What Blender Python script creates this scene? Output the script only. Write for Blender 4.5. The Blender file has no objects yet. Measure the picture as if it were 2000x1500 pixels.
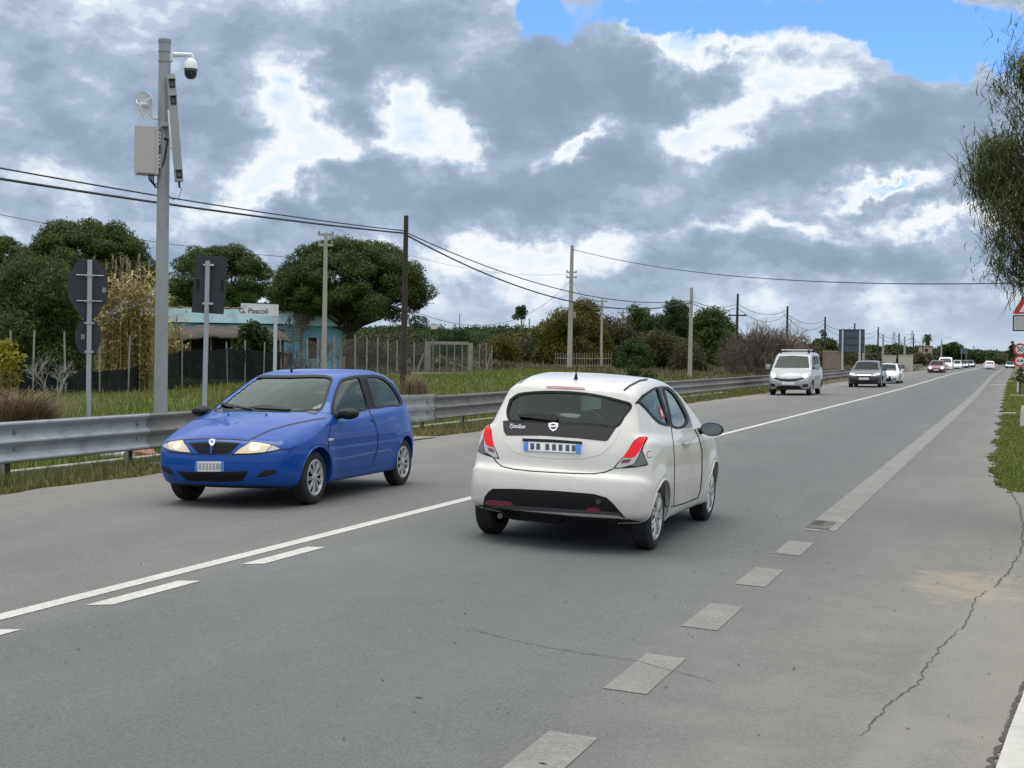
import bpy, bmesh, math, random
import numpy as np
from mathutils import Vector, Matrix
from mathutils.bvhtree import BVHTree
from mathutils.geometry import delaunay_2d_cdt

SC = bpy.context.scene
COL = SC.collection
R = math.radians
random.seed(7)
RNG = np.random.default_rng(7)

# ------------------------------------------------------------------ camera
CF, CH, CPITCH, CROLL, CYAW = 2752.0, 1.689, 0.0218, 0.013, 0.3438
_cy, _sy = math.cos(CYAW), math.sin(CYAW)
_fw = np.array([-_sy, _cy, 0.0]); _rt = np.array([_cy, _sy, 0.0]); _up = np.array([0, 0, 1.0])
_f2 = _fw * math.cos(CPITCH) - _up * math.sin(CPITCH)
_u2 = _up * math.cos(CPITCH) + _fw * math.sin(CPITCH)
_r3 = _rt * math.cos(CROLL) + _u2 * math.sin(CROLL)
_u3 = _u2 * math.cos(CROLL) - _rt * math.sin(CROLL)
EYE = np.array([0.0, 0.0, CH])
camd = bpy.data.cameras.new('camera')
cam = bpy.data.objects.new('camera', camd); COL.objects.link(cam)
camd.sensor_width = 36.0; camd.lens = CF * 36.0 / 2000.0
camd.clip_start = 0.05; camd.clip_end = 12000
cam.matrix_world = Matrix(((_r3[0], _u3[0], -_f2[0], 0), (_r3[1], _u3[1], -_f2[1], 0), (_r3[2], _u3[2], -_f2[2], CH), (0, 0, 0, 1)))
SC.camera = cam

# ------------------------------------------------------------------ sky, sun, exposure
SUN_EL, SUN_AZ = R(84), R(262)          # azimuth clockwise from +Y (the road): high overhead, veiled by cloud
SC.view_settings.view_transform = 'Standard'; SC.view_settings.look = 'None'
SC.view_settings.gamma = 1.0; SC.view_settings.exposure = 0.62
SC.view_settings.use_curve_mapping = False
sund = bpy.data.lights.new('sun', 'SUN'); sund.energy = 1.25; sund.angle = R(50); sund.color = (1.0, 0.95, 0.87)
sun = bpy.data.objects.new('sun', sund); COL.objects.link(sun)
_sd = Vector((math.sin(SUN_AZ) * math.cos(SUN_EL), math.cos(SUN_AZ) * math.cos(SUN_EL), math.sin(SUN_EL)))
sun.rotation_euler = _sd.to_track_quat('Z', 'Y').to_euler(); sun.location = (0, -20, 60)
SC.cycles.max_bounces = 8; SC.cycles.transparent_max_bounces = 16
SC.cycles.diffuse_bounces = 3; SC.cycles.glossy_bounces = 4; SC.cycles.transmission_bounces = 4
SC.cycles.use_denoising = True
SC.cycles.caustics_reflective = False; SC.cycles.caustics_refractive = False

class NT:
    """small node-tree writer"""
    def __init__(s, tree): s.t = tree; s.n = tree.nodes; s.l = tree.links
    def node(s, typ, **kw):
        nd = s.n.new(typ)
        for k, v in kw.items(): setattr(nd, k, v)
        return nd
    def put(s, sock, v):
        if isinstance(v, bpy.types.NodeSocket): s.l.new(v, sock)
        elif v is not None: sock.default_value = v
    def math(s, op, a, b=None, c=None, clamp=False):
        nd = s.node('ShaderNodeMath', operation=op, use_clamp=clamp)
        s.put(nd.inputs[0], a); s.put(nd.inputs[1], b); s.put(nd.inputs[2], c)
        return nd.outputs[0]
    def vmath(s, op, a, b=None):
        nd = s.node('ShaderNodeVectorMath', operation=op); s.put(nd.inputs[0], a)
        if op == 'SCALE': s.put(nd.inputs[3], b)
        else: s.put(nd.inputs[1], b)
        return nd.outputs[1] if op in ('LENGTH', 'DOT_PRODUCT', 'DISTANCE') else nd.outputs[0]
    def noise(s, vec, scale, detail=4, rough=0.55, w=None, lac=2.0, dist=0.0):
        nd = s.node('ShaderNodeTexNoise'); s.put(nd.inputs['Vector'], vec)
        nd.inputs['Scale'].default_value = scale; nd.inputs['Detail'].default_value = detail
        nd.inputs['Roughness'].default_value = rough; nd.inputs['Lacunarity'].default_value = lac
        nd.inputs['Distortion'].default_value = dist
        return nd.outputs[0], nd.outputs[1]
    def ramp(s, fac, stops, interp='LINEAR'):
        nd = s.node('ShaderNodeValToRGB'); cr = nd.color_ramp; cr.interpolation = interp
        while len(cr.elements) < len(stops): cr.elements.new(0.5)
        for e, (p, c) in zip(cr.elements, stops):
            e.position = p; e.color = (c, c, c, 1) if isinstance(c, (int, float)) else (*c[:3], 1)
        s.put(nd.inputs[0], fac)
        return nd.outputs[0]
    def mix(s, fac, a, b, typ='MIX'):
        nd = s.node('ShaderNodeMix', data_type='RGBA', blend_type=typ)
        s.put(nd.inputs[0], fac)
        for sock, v in ((nd.inputs[6], a), (nd.inputs[7], b)):
            s.put(sock, (*v[:3], 1) if isinstance(v, (tuple, list)) else v)
        return nd.outputs[2]
    def mrange(s, v, a, b, c=0.0, d=1.0, smooth=False):
        nd = s.node('ShaderNodeMapRange'); nd.clamp = True
        if smooth: nd.interpolation_type = 'SMOOTHSTEP'
        s.put(nd.inputs[0], v)
        for i, q in enumerate((a, b, c, d)): s.put(nd.inputs[i + 1], q)
        return nd.outputs[0]
    def sep(s, v):
        nd = s.node('ShaderNodeSeparateXYZ'); s.put(nd.inputs[0], v); return nd.outputs
    def comb(s, x, y, z):
        nd = s.node('ShaderNodeCombineXYZ')
        for i, q in enumerate((x, y, z)): s.put(nd.inputs[i], q)
        return nd.outputs[0]

# sky: a Nishita sky with broken cloud decks laid out by compass direction and height
def build_sky():
    w = bpy.data.worlds.new('World'); SC.world = w; w.use_nodes = True; T = NT(w.node_tree)
    bg = T.n['Background']; out = T.n['World Output']
    sky = T.node('ShaderNodeTexSky'); sky.sky_type = 'NISHITA'; sky.sun_disc = False
    sky.sun_elevation = SUN_EL; sky.sun_rotation = SUN_AZ; sky.dust_density = .3; sky.air_density = 1.0; sky.ozone_density = 2.5
    d = T.node('ShaderNodeTexCoord').outputs['Generated']
    x, y, z = T.sep(d)
    # azimuth from the heading of the road, elevation (radians)
    az = T.math('ARCTAN2', x, y); el = T.math('ARCSINE', z)
    # domain warp for billowing edges
    ds = T.vmath('MULTIPLY', d, (1, 1, 1.7))
    _, c1 = T.noise(ds, 11, 4, .55); _, c2 = T.noise(d, 60, 5, .62)
    wv = T.vmath('ADD', T.vmath('SCALE', T.vmath('SUBTRACT', c1, (.5, .5, .5)), .10), T.vmath('SCALE', T.vmath('SUBTRACT', c2, (.5, .5, .5)), .040))
    p = T.vmath('ADD', T.comb(az, el, 0.0), T.vmath('MULTIPLY', wv, (1, .8, 0)))
    def blob(acc, px, py, rx, ry, rot, wt):
        r = ray(px, py); a = math.atan2(r[0], r[1]); e = math.atan2(r[2], math.hypot(r[0], r[1]))
        mp = T.node('ShaderNodeMapping', vector_type='TEXTURE'); T.put(mp.inputs[0], p)
        mp.inputs[1].default_value = (a, e, 0); mp.inputs[2].default_value = (0, 0, R(rot)); mp.inputs[3].default_value = (rx / CF, ry / CF, 1)
        g = T.math('EXPONENT', T.math('MULTIPLY', T.vmath('DOT_PRODUCT', mp.outputs[0], mp.outputs[0]), -1.0))
        return T.math('MULTIPLY_ADD', g, wt, acc)
    ds = T.vmath('MULTIPLY', d, (1, 1, 1.7))
    n1, _ = T.noise(ds, 17, 9, .57); n2, _ = T.noise(ds, 42, 7, .64)
    D = T.math('MULTIPLY_ADD', T.math('SUBTRACT', n1, .5), 1.25, .56)
    D = T.math('MULTIPLY_ADD', T.math('SUBTRACT', n2, .5), .50, D)
    for b in SKY_BLOBS: D = blob(D, *b[:5], b[5] * (.86 if b[5] < 0 else .70))
    B = T.math('ADD', T.math('MULTIPLY', T.math('SUBTRACT', n1, .5), .9), T.math('MULTIPLY_ADD', T.math('SUBTRACT', n2, .5), .35, .75))
    for b in BLUE_BLOBS: B = blob(B, *b)
    k = .66
    c = lambda r_, g, b: (r_ * k, g * k, b * k)
    cl = T.ramp(T.math('MULTIPLY', T.math('ADD', T.math('MULTIPLY_ADD', D, 1.25, -.145), .35), 1 / 1.5), [(0.000, c(0.66, 0.8, 0.98)), (0.180, c(0.82, 0.9, 0.99)), (0.300, c(0.93, 0.96, 0.99)), (0.393, c(0.86, 0.905, 0.95)), (0.473, c(0.68, 0.76, 0.86)), (0.553, c(0.5, 0.59, 0.73)), (0.660, c(0.378, 0.475, 0.605)), (0.807, c(0.298, 0.388, 0.52)), (1.000, c(0.262, 0.348, 0.475))], 'EASE')
    # towards the horizon the decks merge into a pale veil
    hz = T.mrange(el, .0, .065, .55, 0, True)
    cl = T.mix(hz, cl, c(.60, .69, .79))
    # unseen decks overhead and behind are made brighter and whiter to light the ground
    up = T.mrange(el, .32, .75, 1.0, 3.1, True); bh = T.mrange(T.math('COSINE', T.math('SUBTRACT', az, -CYAW)), .55, -.3, 1.0, 1.2, True)
    gain = T.math('MAXIMUM', up, bh)
    cl = T.vmath('SCALE', cl, gain)
    cl = T.mix(T.mrange(gain, 1.0, 1.9, 0, .85), cl, c(1.30, 1.29, 1.26))
    blue = T.mix(1.0, sky.outputs[0], (.56, .79, 1.12), 'MULTIPLY')
    b1 = T.node('ShaderNodeBackground'); T.put(b1.inputs[0], blue); b1.inputs[1].default_value = .12
    b2 = T.node('ShaderNodeBackground'); T.put(b2.inputs[0], cl); b2.inputs[1].default_value = 1.0
    cover = T.mrange(B, .0, .42, 0, 1, True)
    mx = T.node('ShaderNodeMixShader'); T.put(mx.inputs[0], cover); T.l.new(b1.outputs[0], mx.inputs[1]); T.l.new(b2.outputs[0], mx.inputs[2])
    T.l.new(mx.outputs[0], out.inputs[0]); T.n.remove(bg)
    w.cycles.sampling_method = 'MANUAL'; w.cycles.sample_map_resolution = 512
def ray(px, py): return _f2 + _r3 * ((px - 1000) / CF) - _u3 * ((py - 750) / CF)
# centre, radii (in pixels of a 2752-pixel focal length), turn, weight: plus thickens to grey, minus thins to white and to blue
SKY_BLOBS = [
    (1050, 150, 220, 90, 0, .50), (1120, 240, 130, 60, 10, .35), (705, 140, 70, 90, 0, .48), (690, 60, 60, 40, 0, .2), (850, 375, 240, 60, 5, .45), (620, 415, 100, 50, 0, .34), (1190, 360, 150, 70, 20, .38), (1000, 420, 150, 40, 0, .22),
    (1520, 345, 130, 60, 15, .3), (1800, 230, 150, 70, 12, .45), (1740, 405, 150, 30, 8, .34), (1580, 510, 330, 42, 4, .36), (150, 200, 300, 200, 0, .20), (330, 120, 120, 90, 0, .12), (420, 330, 60, 140, 0, .16), (1230, 190, 50, 80, 0, .3), (1290, 235, 60, 40, 0, .3),
    (1380, 150, 60, 30, 20, .25), (1640, 290, 90, 40, 10, .2), (1850, 330, 120, 40, 0, .2), (1350, 420, 130, 35, 0, .15), (960, 570, 60, 25, 0, .12), (740, 620, 200, 30, 0, .10), (640, 500, 120, 30, 0, .12),
    (560, 240, 62, 95, 12, -.66), (640, 320, 60, 55, 0, -.5), (525, 385, 70, 42, 25, -.6), (800, 225, 62, 60, 0, -.74), (905, 245, 45, 50, 0, -.66), (760, 280, 40, 30, 0, -.4), (1130, 297, 90, 20, 22, -.8), (1080, 310, 40, 20, 0, -.3),
    (1290, 108, 75, 38, -10, -.62), (1440, 92, 150, 30, -3, -.55), (1390, 250, 65, 45, 30, -.62), (1480, 195, 60, 45, 35, -.52), (1330, 290, 40, 30, 20, -.4), (1600, 180, 110, 28, -8, -.5), (1725, 362, 95, 18, 8, -.75), (1430, 300, 60, 20, 15, -.3),
    (1060, 555, 85, 45, 0, -.5), (1130, 490, 170, 32, 0, -.36), (900, 500, 220, 36, 0, -.30), (1880, 432, 75, 24, 0, -.6), (1540, 445, 230, 16, 4, -.36), (1700, 560, 250, 22, 0, -.12), (430, 450, 130, 45, 0, -.18), (450, 130, 80, 45, 0, -.16), (80, 330, 90, 36, 0, -.18), (560, 150, 60, 35, 0, -.34), (280, 420, 150, 30, 0, -.12),
    (1720, 60, 330, 60, -6, -.45), (1330, 45, 150, 36, 5, -.35), (1560, 30, 60, 60, 0, .3), (250, 40, 330, 80, 0, -.06),
]
BLUE_BLOBS = [(1740, 35, 400, 62, -6, -1.5), (1880, 105, 140, 42, 0, -1.1), (1330, 30, 180, 40, 5, -1.15), (1060, 5, 55, 60, 0, -1.2), (1540, 20, 60, 50, 0, .55), (1400, 5, 80, 25, 0, .35), (1640, 40, 40, 60, 0, .35), (560, 150, 80, 35, 0, -.42), (1440, 88, 90, 20, -3, -.3), (1730, 358, 60, 14, 8, -.45), (1290, 110, 40, 25, -3, -.2), (880, 500, 160, 20, 0, -.2), (1540, 430, 200, 14, 4, -.3)]
build_sky()
# ------------------------------------------------------------------ placing
def ray(px, py): return _f2 + _r3 * ((px - 1000) / CF) - _u3 * ((py - 750) / CF)
def gz(X, Y=0.0):
    """height of the ground: the carriageway is crowned, tilts a little to the right and rises a hand's breadth far off"""
    X = np.clip(X, -11.2, 0.3); t = np.clip((np.asarray(Y, float) - 60) / 90, 0, 1)
    return -.0167 * X - .0268 * np.abs(X + 5.63) + .22 * t * t * (3 - 2 * t)
def gslope(X): return (gz(X + .2) - gz(X - .2)) / .4
def gnd(px, py, dz=0.0):
    d = ray(px, py); z = 0.0
    for _ in range(25):
        p = EYE + d * min(4000, ((z + dz - CH) / d[2]) if d[2] < -1e-5 else 4000); z = .5 * z + .5 * float(gz(p[0], p[1]))
    return p
def atx(px, py, X):
    d = ray(px, py); return EYE + d * (X / d[0])
def atd(px, py, D): return EYE + ray(px, py) * D
def base(px, D, dz=0.0):
    """ground point under image column px at depth D"""
    p = EYE + ray(px, 700) * D
    for _ in range(3):
        q = (p - EYE); X = q @ _r3; zz = q @ _f2
        p = p + _rt * (((px - 1000) / CF * zz) - X); p[2] = float(gz(p[0], p[1])) + dz
    return p
def zat(py, D, px=1000): return atd(px, py, D)[2]

# ------------------------------------------------------------------ scene bookkeeping
def put(o, parent=None):
    COL.objects.link(o)
    if parent is not None: o.parent = parent
    return o
def tag(o, label=None, cat=None, group=None, kind=None):
    if label: o['label'] = label
    if cat: o['category'] = cat
    if group: o['group'] = group
    if kind: o['kind'] = kind
    return o
def empty(name, loc, label, cat, group=None, rz=0.0, tilt=(0, 0)):
    o = bpy.data.objects.new(name, None); o.empty_display_size = 0.2; put(o)
    o.location = loc; o.rotation_euler = (tilt[0], tilt[1], rz)
    return tag(o, label, cat, group)
def copy_tree(o, parent=None):
    c = o.copy(); COL.objects.link(c)
    if parent is not None: c.parent = parent
    for ch in [k for k in bpy.data.objects if k.parent == o]: copy_tree(ch, c)
    return c

def mesh_np(name, V, F, mats, parent=None, smooth=True, mi=None, loc=None):
    """V (n,3) array; F (m,3|4) int array, or list of such arrays"""
    me = bpy.data.meshes.new(name)
    V = np.asarray(V, dtype=np.float32)
    Fs = F if isinstance(F, list) and getattr(F[0], "ndim", 0) == 2 else [F]
    Fs = [np.atleast_2d(np.asarray(f, dtype=np.int32)) for f in Fs if len(f)]
    me.vertices.add(len(V)); me.vertices.foreach_set('co', V.ravel())
    nl = sum(f.size for f in Fs); npoly = sum(len(f) for f in Fs)
    me.loops.add(nl); me.loops.foreach_set('vertex_index', np.concatenate([f.ravel() for f in Fs]))
    me.polygons.add(npoly)
    tot = np.concatenate([np.full(len(f), f.shape[1]) for f in Fs]); st = np.concatenate([[0], np.cumsum(tot)[:-1]])
    me.polygons.foreach_set('loop_start', st.astype(np.int32))
    if mi is not None: me.polygons.foreach_set('material_index', np.asarray(mi, dtype=np.int32))
    me.polygons.foreach_set('use_smooth', np.full(npoly, bool(smooth)))
    me.update(calc_edges=True); me.validate()
    for m in (mats if isinstance(mats, (list, tuple)) else [mats]): me.materials.append(m)
    o = bpy.data.objects.new(name, me); put(o, parent)
    if loc is not None: o.location = loc
    return o

class MB:
    """collects boxes, tubes and strips into ONE mesh"""
    def __init__(s): s.v = []; s.f = []
    def add(s, vs, fs):
        k = len(s.v); s.v += [tuple(map(float, p)) for p in vs]; s.f += [tuple(i + k for i in f) for f in fs]; return s
    def box(s, c, size, rz=0.0, M=None, bev=0.0):
        a, b, h = size[0] / 2, size[1] / 2, size[2] / 2
        if bev > 0:
            e = min(bev, a * .9, b * .9, h * .9); pts = []
            bm = bmesh.new(); bmesh.ops.create_cube(bm, size=1.0)
            for v in bm.verts: v.co = Vector((v.co.x * size[0], v.co.y * size[1], v.co.z * size[2]))
            bmesh.ops.bevel(bm, geom=bm.edges[:], offset=e, segments=2, affect='EDGES', profile=.7)
            bm.verts.ensure_lookup_table(); vs = [v.co.copy() for v in bm.verts]; fs = [[v.index for v in f.verts] for f in bm.faces]; bm.free()
        else:
            vs = [Vector((x, y, z)) for x in (-a, a) for y in (-b, b) for z in (-h, h)]
            fs = [(0, 1, 3, 2), (4, 6, 7, 5), (0, 4, 5, 1), (2, 3, 7, 6), (0, 2, 6, 4), (1, 5, 7, 3)]
        T = M if M is not None else Matrix.Rotation(rz, 3, 'Z')
        return s.add([T @ v + Vector(c) for v in vs], fs)
    def tube(s, pts, r, n=8, cap=True):
        pts = [Vector(p) for p in pts]; rr = r if isinstance(r, (list, tuple)) else [r] * len(pts)
        vs = []; fs = []; up = None
        for i, p in enumerate(pts):
            t = (pts[min(i + 1, len(pts) - 1)] - pts[max(i - 1, 0)]).normalized()
            if up is None: up = Vector((0, 0, 1)) if abs(t.z) < .9 else Vector((1, 0, 0))
            a = t.cross(up).normalized(); b = a.cross(t).normalized(); up = b
            for k in range(n):
                an = 2 * math.pi * k / n; vs.append(p + (a * math.cos(an) + b * math.sin(an)) * rr[i])
        for i in range(len(pts) - 1):
            for k in range(n):
                k2 = (k + 1) % n; fs.append((i * n + k, i * n + k2, (i + 1) * n + k2, (i + 1) * n + k))
        if cap: fs += [tuple(range(n))[::-1], tuple(range((len(pts) - 1) * n, len(pts) * n))]
        return s.add(vs, fs)
    def lathe(s, prof, M=None, n=32):
        """prof: (radius, height) pairs, turned about Z, then moved by M (4x4)"""
        M = M or Matrix.Identity(4); vs = []; fs = []; m = len(prof)
        for k in range(n):
            a = 2 * math.pi * k / n
            for r_, h in prof: vs.append(M @ Vector((r_ * math.cos(a), r_ * math.sin(a), h)))
        for k in range(n):
            k2 = (k + 1) % n
            for i in range(m - 1): fs.append((k * m + i, k2 * m + i, k2 * m + i + 1, k * m + i + 1))
        return s.add(vs, fs)
    def prism(s, poly, M, t):
        """2-D polygon (local x,y) extruded by t along local z, moved by M"""
        n = len(poly); vs = [M @ Vector((x, y, 0)) for x, y in poly] + [M @ Vector((x, y, t)) for x, y in poly]
        fs = [tuple(range(n))[::-1], tuple(range(n, 2 * n))] + [(i, (i + 1) % n, n + (i + 1) % n, n + i) for i in range(n)]
        return s.add(vs, fs)
    def build(s, name, mat, parent=None, smooth=False, loc=None, recalc=True):
        me = bpy.data.meshes.new(name); me.from_pydata(s.v, [], s.f)
        if recalc:
            bm = bmesh.new(); bm.from_mesh(me); bmesh.ops.remove_doubles(bm, verts=bm.verts[:], dist=1e-6)
            bmesh.ops.recalc_face_normals(bm, faces=bm.faces[:]); bm.to_mesh(me); bm.free()
        for m in (mat if isinstance(mat, (list, tuple)) else [mat]): me.materials.append(m)
        if smooth:
            me.polygons.foreach_set('use_smooth', [True] * len(me.polygons)); me.set_sharp_from_angle(angle=R(40))
        o = bpy.data.objects.new(name, me); put(o, parent)
        if loc is not None: o.location = loc
        return o

def text_mesh(name, body, size, mat, parent, M, extrude=0.001, shear=0.0, align='CENTER', bold=0.0, space=1.0):
    cu = bpy.data.curves.new(name, 'FONT'); cu.body = body; cu.size = size; cu.extrude = extrude
    cu.shear = shear; cu.align_x = align; cu.align_y = 'CENTER'; cu.offset = bold; cu.space_character = space
    t = bpy.data.objects.new(name + '_curve', cu); COL.objects.link(t)
    dg = bpy.context.evaluated_depsgraph_get()
    me = bpy.data.meshes.new_from_object(t.evaluated_get(dg)); bpy.data.objects.remove(t); bpy.data.curves.remove(cu)
    me.name = name; me.materials.clear(); me.materials.append(mat)
    o = bpy.data.objects.new(name, me); put(o, parent); o.matrix_local = M
    return o

# ------------------------------------------------------------------ materials
MATS = {}
def mat(name, col=None, rough=0.6, metal=0.0, spec=0.5, coat=0.0, var=0.0, vscale=3.0, bump=0.0, bscale=60.0, emit=None, estr=0.0, dirt=None, coords='Object'):
    if name in MATS: return MATS[name]
    m = bpy.data.materials.new(name); m.use_nodes = True; T = NT(m.node_tree); b = T.n['Principled BSDF']
    b.inputs['Roughness'].default_value = rough; b.inputs['Metallic'].default_value = metal
    b.inputs['Specular IOR Level'].default_value = spec
    b.inputs['Coat Weight'].default_value = coat; b.inputs['Coat Roughness'].default_value = 0.04
    tc = T.node('ShaderNodeTexCoord').outputs[coords]
    c = T.mix(0, col, col)
    if var > 0:
        n1, _ = T.noise(tc, vscale, 6, 0.62)
        k = T.mrange(n1, .28, .72, 1 - var, 1 + var)
        c = T.mix(1.0, c, T.comb(k, k, k), 'MULTIPLY')
    if dirt:
        dc, amt, dsc = dirt
        n2, _ = T.noise(tc, dsc, 7, 0.68)
        c = T.mix(T.math('MULTIPLY', T.mrange(n2, .5, .72), amt), c, dc)
        T.put(b.inputs['Roughness'], T.mrange(n2, .4, .7, rough, min(1, rough + .25)))
    T.put(b.inputs['Base Color'], c)
    if bump > 0:
        n3, _ = T.noise(tc, bscale, 4, 0.6); bp = T.node('ShaderNodeBump'); bp.inputs['Strength'].default_value = bump
        bp.inputs['Distance'].default_value = 0.01; T.put(bp.inputs['Height'], n3); T.l.new(bp.outputs[0], b.inputs['Normal'])
    if emit: b.inputs['Emission Color'].default_value = (*emit, 1); b.inputs['Emission Strength'].default_value = estr
    MATS[name] = m; return m

def glass(name, tint, refl=1.0):
    if name in MATS: return MATS[name]
    m = bpy.data.materials.new(name); m.use_nodes = True; T = NT(m.node_tree); T.n.remove(T.n['Principled BSDF'])
    out = T.n['Material Output']
    tr = T.node('ShaderNodeBsdfTransparent'); tr.inputs[0].default_value = (*tint, 1)
    gl = T.node('ShaderNodeBsdfGlossy'); gl.inputs['Roughness'].default_value = 0.03; gl.inputs[0].default_value = (.84, .97, .93, 1)
    fr = T.node('ShaderNodeFresnel'); fr.inputs[0].default_value = 1.5
    mx = T.node('ShaderNodeMixShader')
    T.put(mx.inputs[0], T.math('MULTIPLY', fr.outputs[0], refl, clamp=True)); T.l.new(tr.outputs[0], mx.inputs[1]); T.l.new(gl.outputs[0], mx.inputs[2])
    T.l.new(mx.outputs[0], out.inputs[0]); MATS[name] = m; return m

def leafmat(name, c1, c2, c3=None, trans=0.3, rough=0.7, nscale=0.6):
    """foliage: colour varies per leaf and in clumps; some light passes through"""
    if name in MATS: return MATS[name]
    m = bpy.data.materials.new(name); m.use_nodes = True; T = NT(m.node_tree); T.n.remove(T.n['Principled BSDF'])
    geo = T.node('ShaderNodeNewGeometry'); tc = T.node('ShaderNodeTexCoord').outputs['Object']
    n1, _ = T.noise(tc, nscale, 3, .6)
    c = T.mix(T.mrange(n1, .3, .7), c1, c2)
    if c3: c = T.mix(T.mrange(geo.outputs['Random Per Island'], .72, 1.0), c, c3)
    k = T.mrange(geo.outputs['Random Per Island'], 0, 1, .6, 1.4)
    c = T.mix(1.0, c, T.comb(k, k, k), 'MULTIPLY')
    d = T.node('ShaderNodeBsdfPrincipled'); T.put(d.inputs['Base Color'], c); d.inputs['Roughness'].default_value = rough
    d.inputs['Specular IOR Level'].default_value = .25
    t = T.node('ShaderNodeBsdfTranslucent'); T.put(t.inputs[0], c)
    mx = T.node('ShaderNodeMixShader'); mx.inputs[0].default_value = trans
    T.l.new(d.outputs[0], mx.inputs[1]); T.l.new(t.outputs[0], mx.inputs[2]); T.l.new(mx.outputs[0], T.n['Material Output'].inputs[0])
    MATS[name] = m; return m

M_BLACK = mat('black_plastic', (.010, .010, .011), .5, spec=.22)
M_BLACKGLOSS = mat('black_gloss', (.008, .008, .009), .12)
M_RUBBER = mat('rubber', (.014, .014, .015), .8, var=.3, vscale=20)
M_SEAM = mat('seam_black', (.006, .006, .007), .7)
M_WELL = mat('wheel_well_dark', (.008, .008, .009), .9)
M_CABIN = mat('cabin_lining', (.15, .155, .15), .85)
M_SEAT = mat('seat_fabric', (.028, .03, .033), .9, var=.3, vscale=8)
M_CHROME = mat('chrome', (.78, .78, .8), .12, metal=1)
M_HUB = mat('hubcap_silver', (.48, .48, .49), .35, metal=.5, var=.15, vscale=9)
M_PLATE = mat('plate_white', (.68, .69, .7), .4)
M_PLATEBLUE = mat('plate_blue', (.06, .2, .62), .4)
M_PLATEINK = mat('plate_ink', (.05, .05, .07), .5)
M_LAMP = mat('lamp_glass', (.72, .70, .62), .08, coat=1)
M_LAMPLIT = mat('lamp_lit', (.55, .48, .32), .15, coat=1, emit=(1, .8, .45), estr=.10)
M_BEAM = mat('beam_lit', (.75, .72, .62), .1, emit=(1, .90, .70), estr=.16)
M_REDLAMP = mat('tail_red', (.55, .012, .025), .12, coat=1)
M_REDLIT = mat('tail_red_lit', (.55, .004, .010), .3, spec=.3, emit=(1, .01, .02), estr=.16)
M_DARKRED = mat('lamp_dark_red', (.16, .008, .02), .15, coat=1)
M_SMOKE = mat('lamp_smoke', (.10, .095, .085), .1, coat=1)
M_LAMPGREY = mat('lamp_silver', (.45, .45, .47), .12, coat=1)
M_GLASS = glass('window_glass', (.58, .68, .63), 1.25)
M_GLASSDARK = glass('privacy_glass', (.12, .14, .14), .55)
# ------------------------------------------------------------------ car bodies: two-way curved shells from side, plan and section curves
def spline(pts, n=10):
    """Catmull-Rom through pts; None in the list breaks the tangent (a corner)"""
    runs = [[]]
    for p in pts:
        if p is None: runs.append([runs[-1][-1]])
        else: runs[-1].append(p)
    out = []
    for r_ in runs:
        P = np.array(r_, float)
        if len(P) < 2: continue
        if len(P) == 2: seg = np.linspace(P[0], P[1], n + 1)
        else:
            E = np.vstack([2 * P[0] - P[1], P, 2 * P[-1] - P[-2]]); seg = []
            for i in range(1, len(E) - 2):
                t0, t1, t2, t3 = 0, *np.cumsum([max(1e-6, np.hypot(*(E[i + k] - E[i + k - 1]))) ** .5 for k in (0, 1, 2)])
                for t in np.linspace(t1, t2, n, endpoint=False):
                    A1 = (t1 - t) / (t1 - t0) * E[i - 1] + (t - t0) / (t1 - t0) * E[i]
                    A2 = (t2 - t) / (t2 - t1) * E[i] + (t - t1) / (t2 - t1) * E[i + 1]
                    A3 = (t3 - t) / (t3 - t2) * E[i + 1] + (t - t2) / (t3 - t2) * E[i + 2]
                    B1 = (t2 - t) / (t2 - t0) * A1 + (t - t0) / (t2 - t0) * A2
                    B2 = (t3 - t) / (t3 - t1) * A2 + (t - t1) / (t3 - t1) * A3
                    seg.append((t2 - t) / (t2 - t1) * B1 + (t - t1) / (t2 - t1) * B2)
            seg.append(P[-1]); seg = np.array(seg)
        out.append(seg if not out else seg[1:])
    return np.vstack(out)

def in_poly(x, y, P):
    ins = np.zeros(x.shape, bool); n = len(P)
    for i in range(n):
        (x1, y1), (x2, y2) = P[i], P[(i + 1) % n]
        if y1 == y2: continue
        ins ^= ((y1 > y) != (y2 > y)) & (x < (x2 - x1) * (y - y1) / (y2 - y1) + x1)
    return ins
def sdf_poly(x, y, P):
    d = np.full(x.shape, 1e9)
    n = len(P)
    for i in range(n):
        a = P[i]; e = P[(i + 1) % n] - a; L = e @ e
        if L < 1e-12: continue
        t = np.clip(((x - a[0]) * e[0] + (y - a[1]) * e[1]) / L, 0, 1)
        d = np.minimum(d, (x - a[0] - t * e[0]) ** 2 + (y - a[1] - t * e[1]) ** 2)
    return np.where(in_poly(x, y, P), -1, 1) * np.sqrt(d)
def tab(t, v):
    t = np.array(t, float); o = np.argsort(t[:, 0]); X, Y = t[o, 0], t[o, 1]
    if len(X) < 3: return np.interp(v, X, Y)
    h = np.diff(X); s = np.diff(Y) / h; m = np.empty_like(Y); m[0], m[-1] = s[0], s[-1]
    m[1:-1] = np.where(s[:-1] * s[1:] > 0, 2 * s[:-1] * s[1:] / (s[:-1] + s[1:] + 1e-12), 0)
    v = np.clip(v, X[0], X[-1]); i = np.clip(np.searchsorted(X, v) - 1, 0, len(h) - 1)
    u = (v - X[i]) / h[i]
    return (2 * u ** 3 - 3 * u ** 2 + 1) * Y[i] + (u ** 3 - 2 * u ** 2 + u) * h[i] * m[i] + (-2 * u ** 3 + 3 * u ** 2) * Y[i + 1] + (u ** 3 - u ** 2) * h[i] * m[i + 1]
def sstep(a, b, v):
    t = np.clip((v - a) / (b - a), 0, 1); return t * t * (3 - 2 * t)

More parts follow.
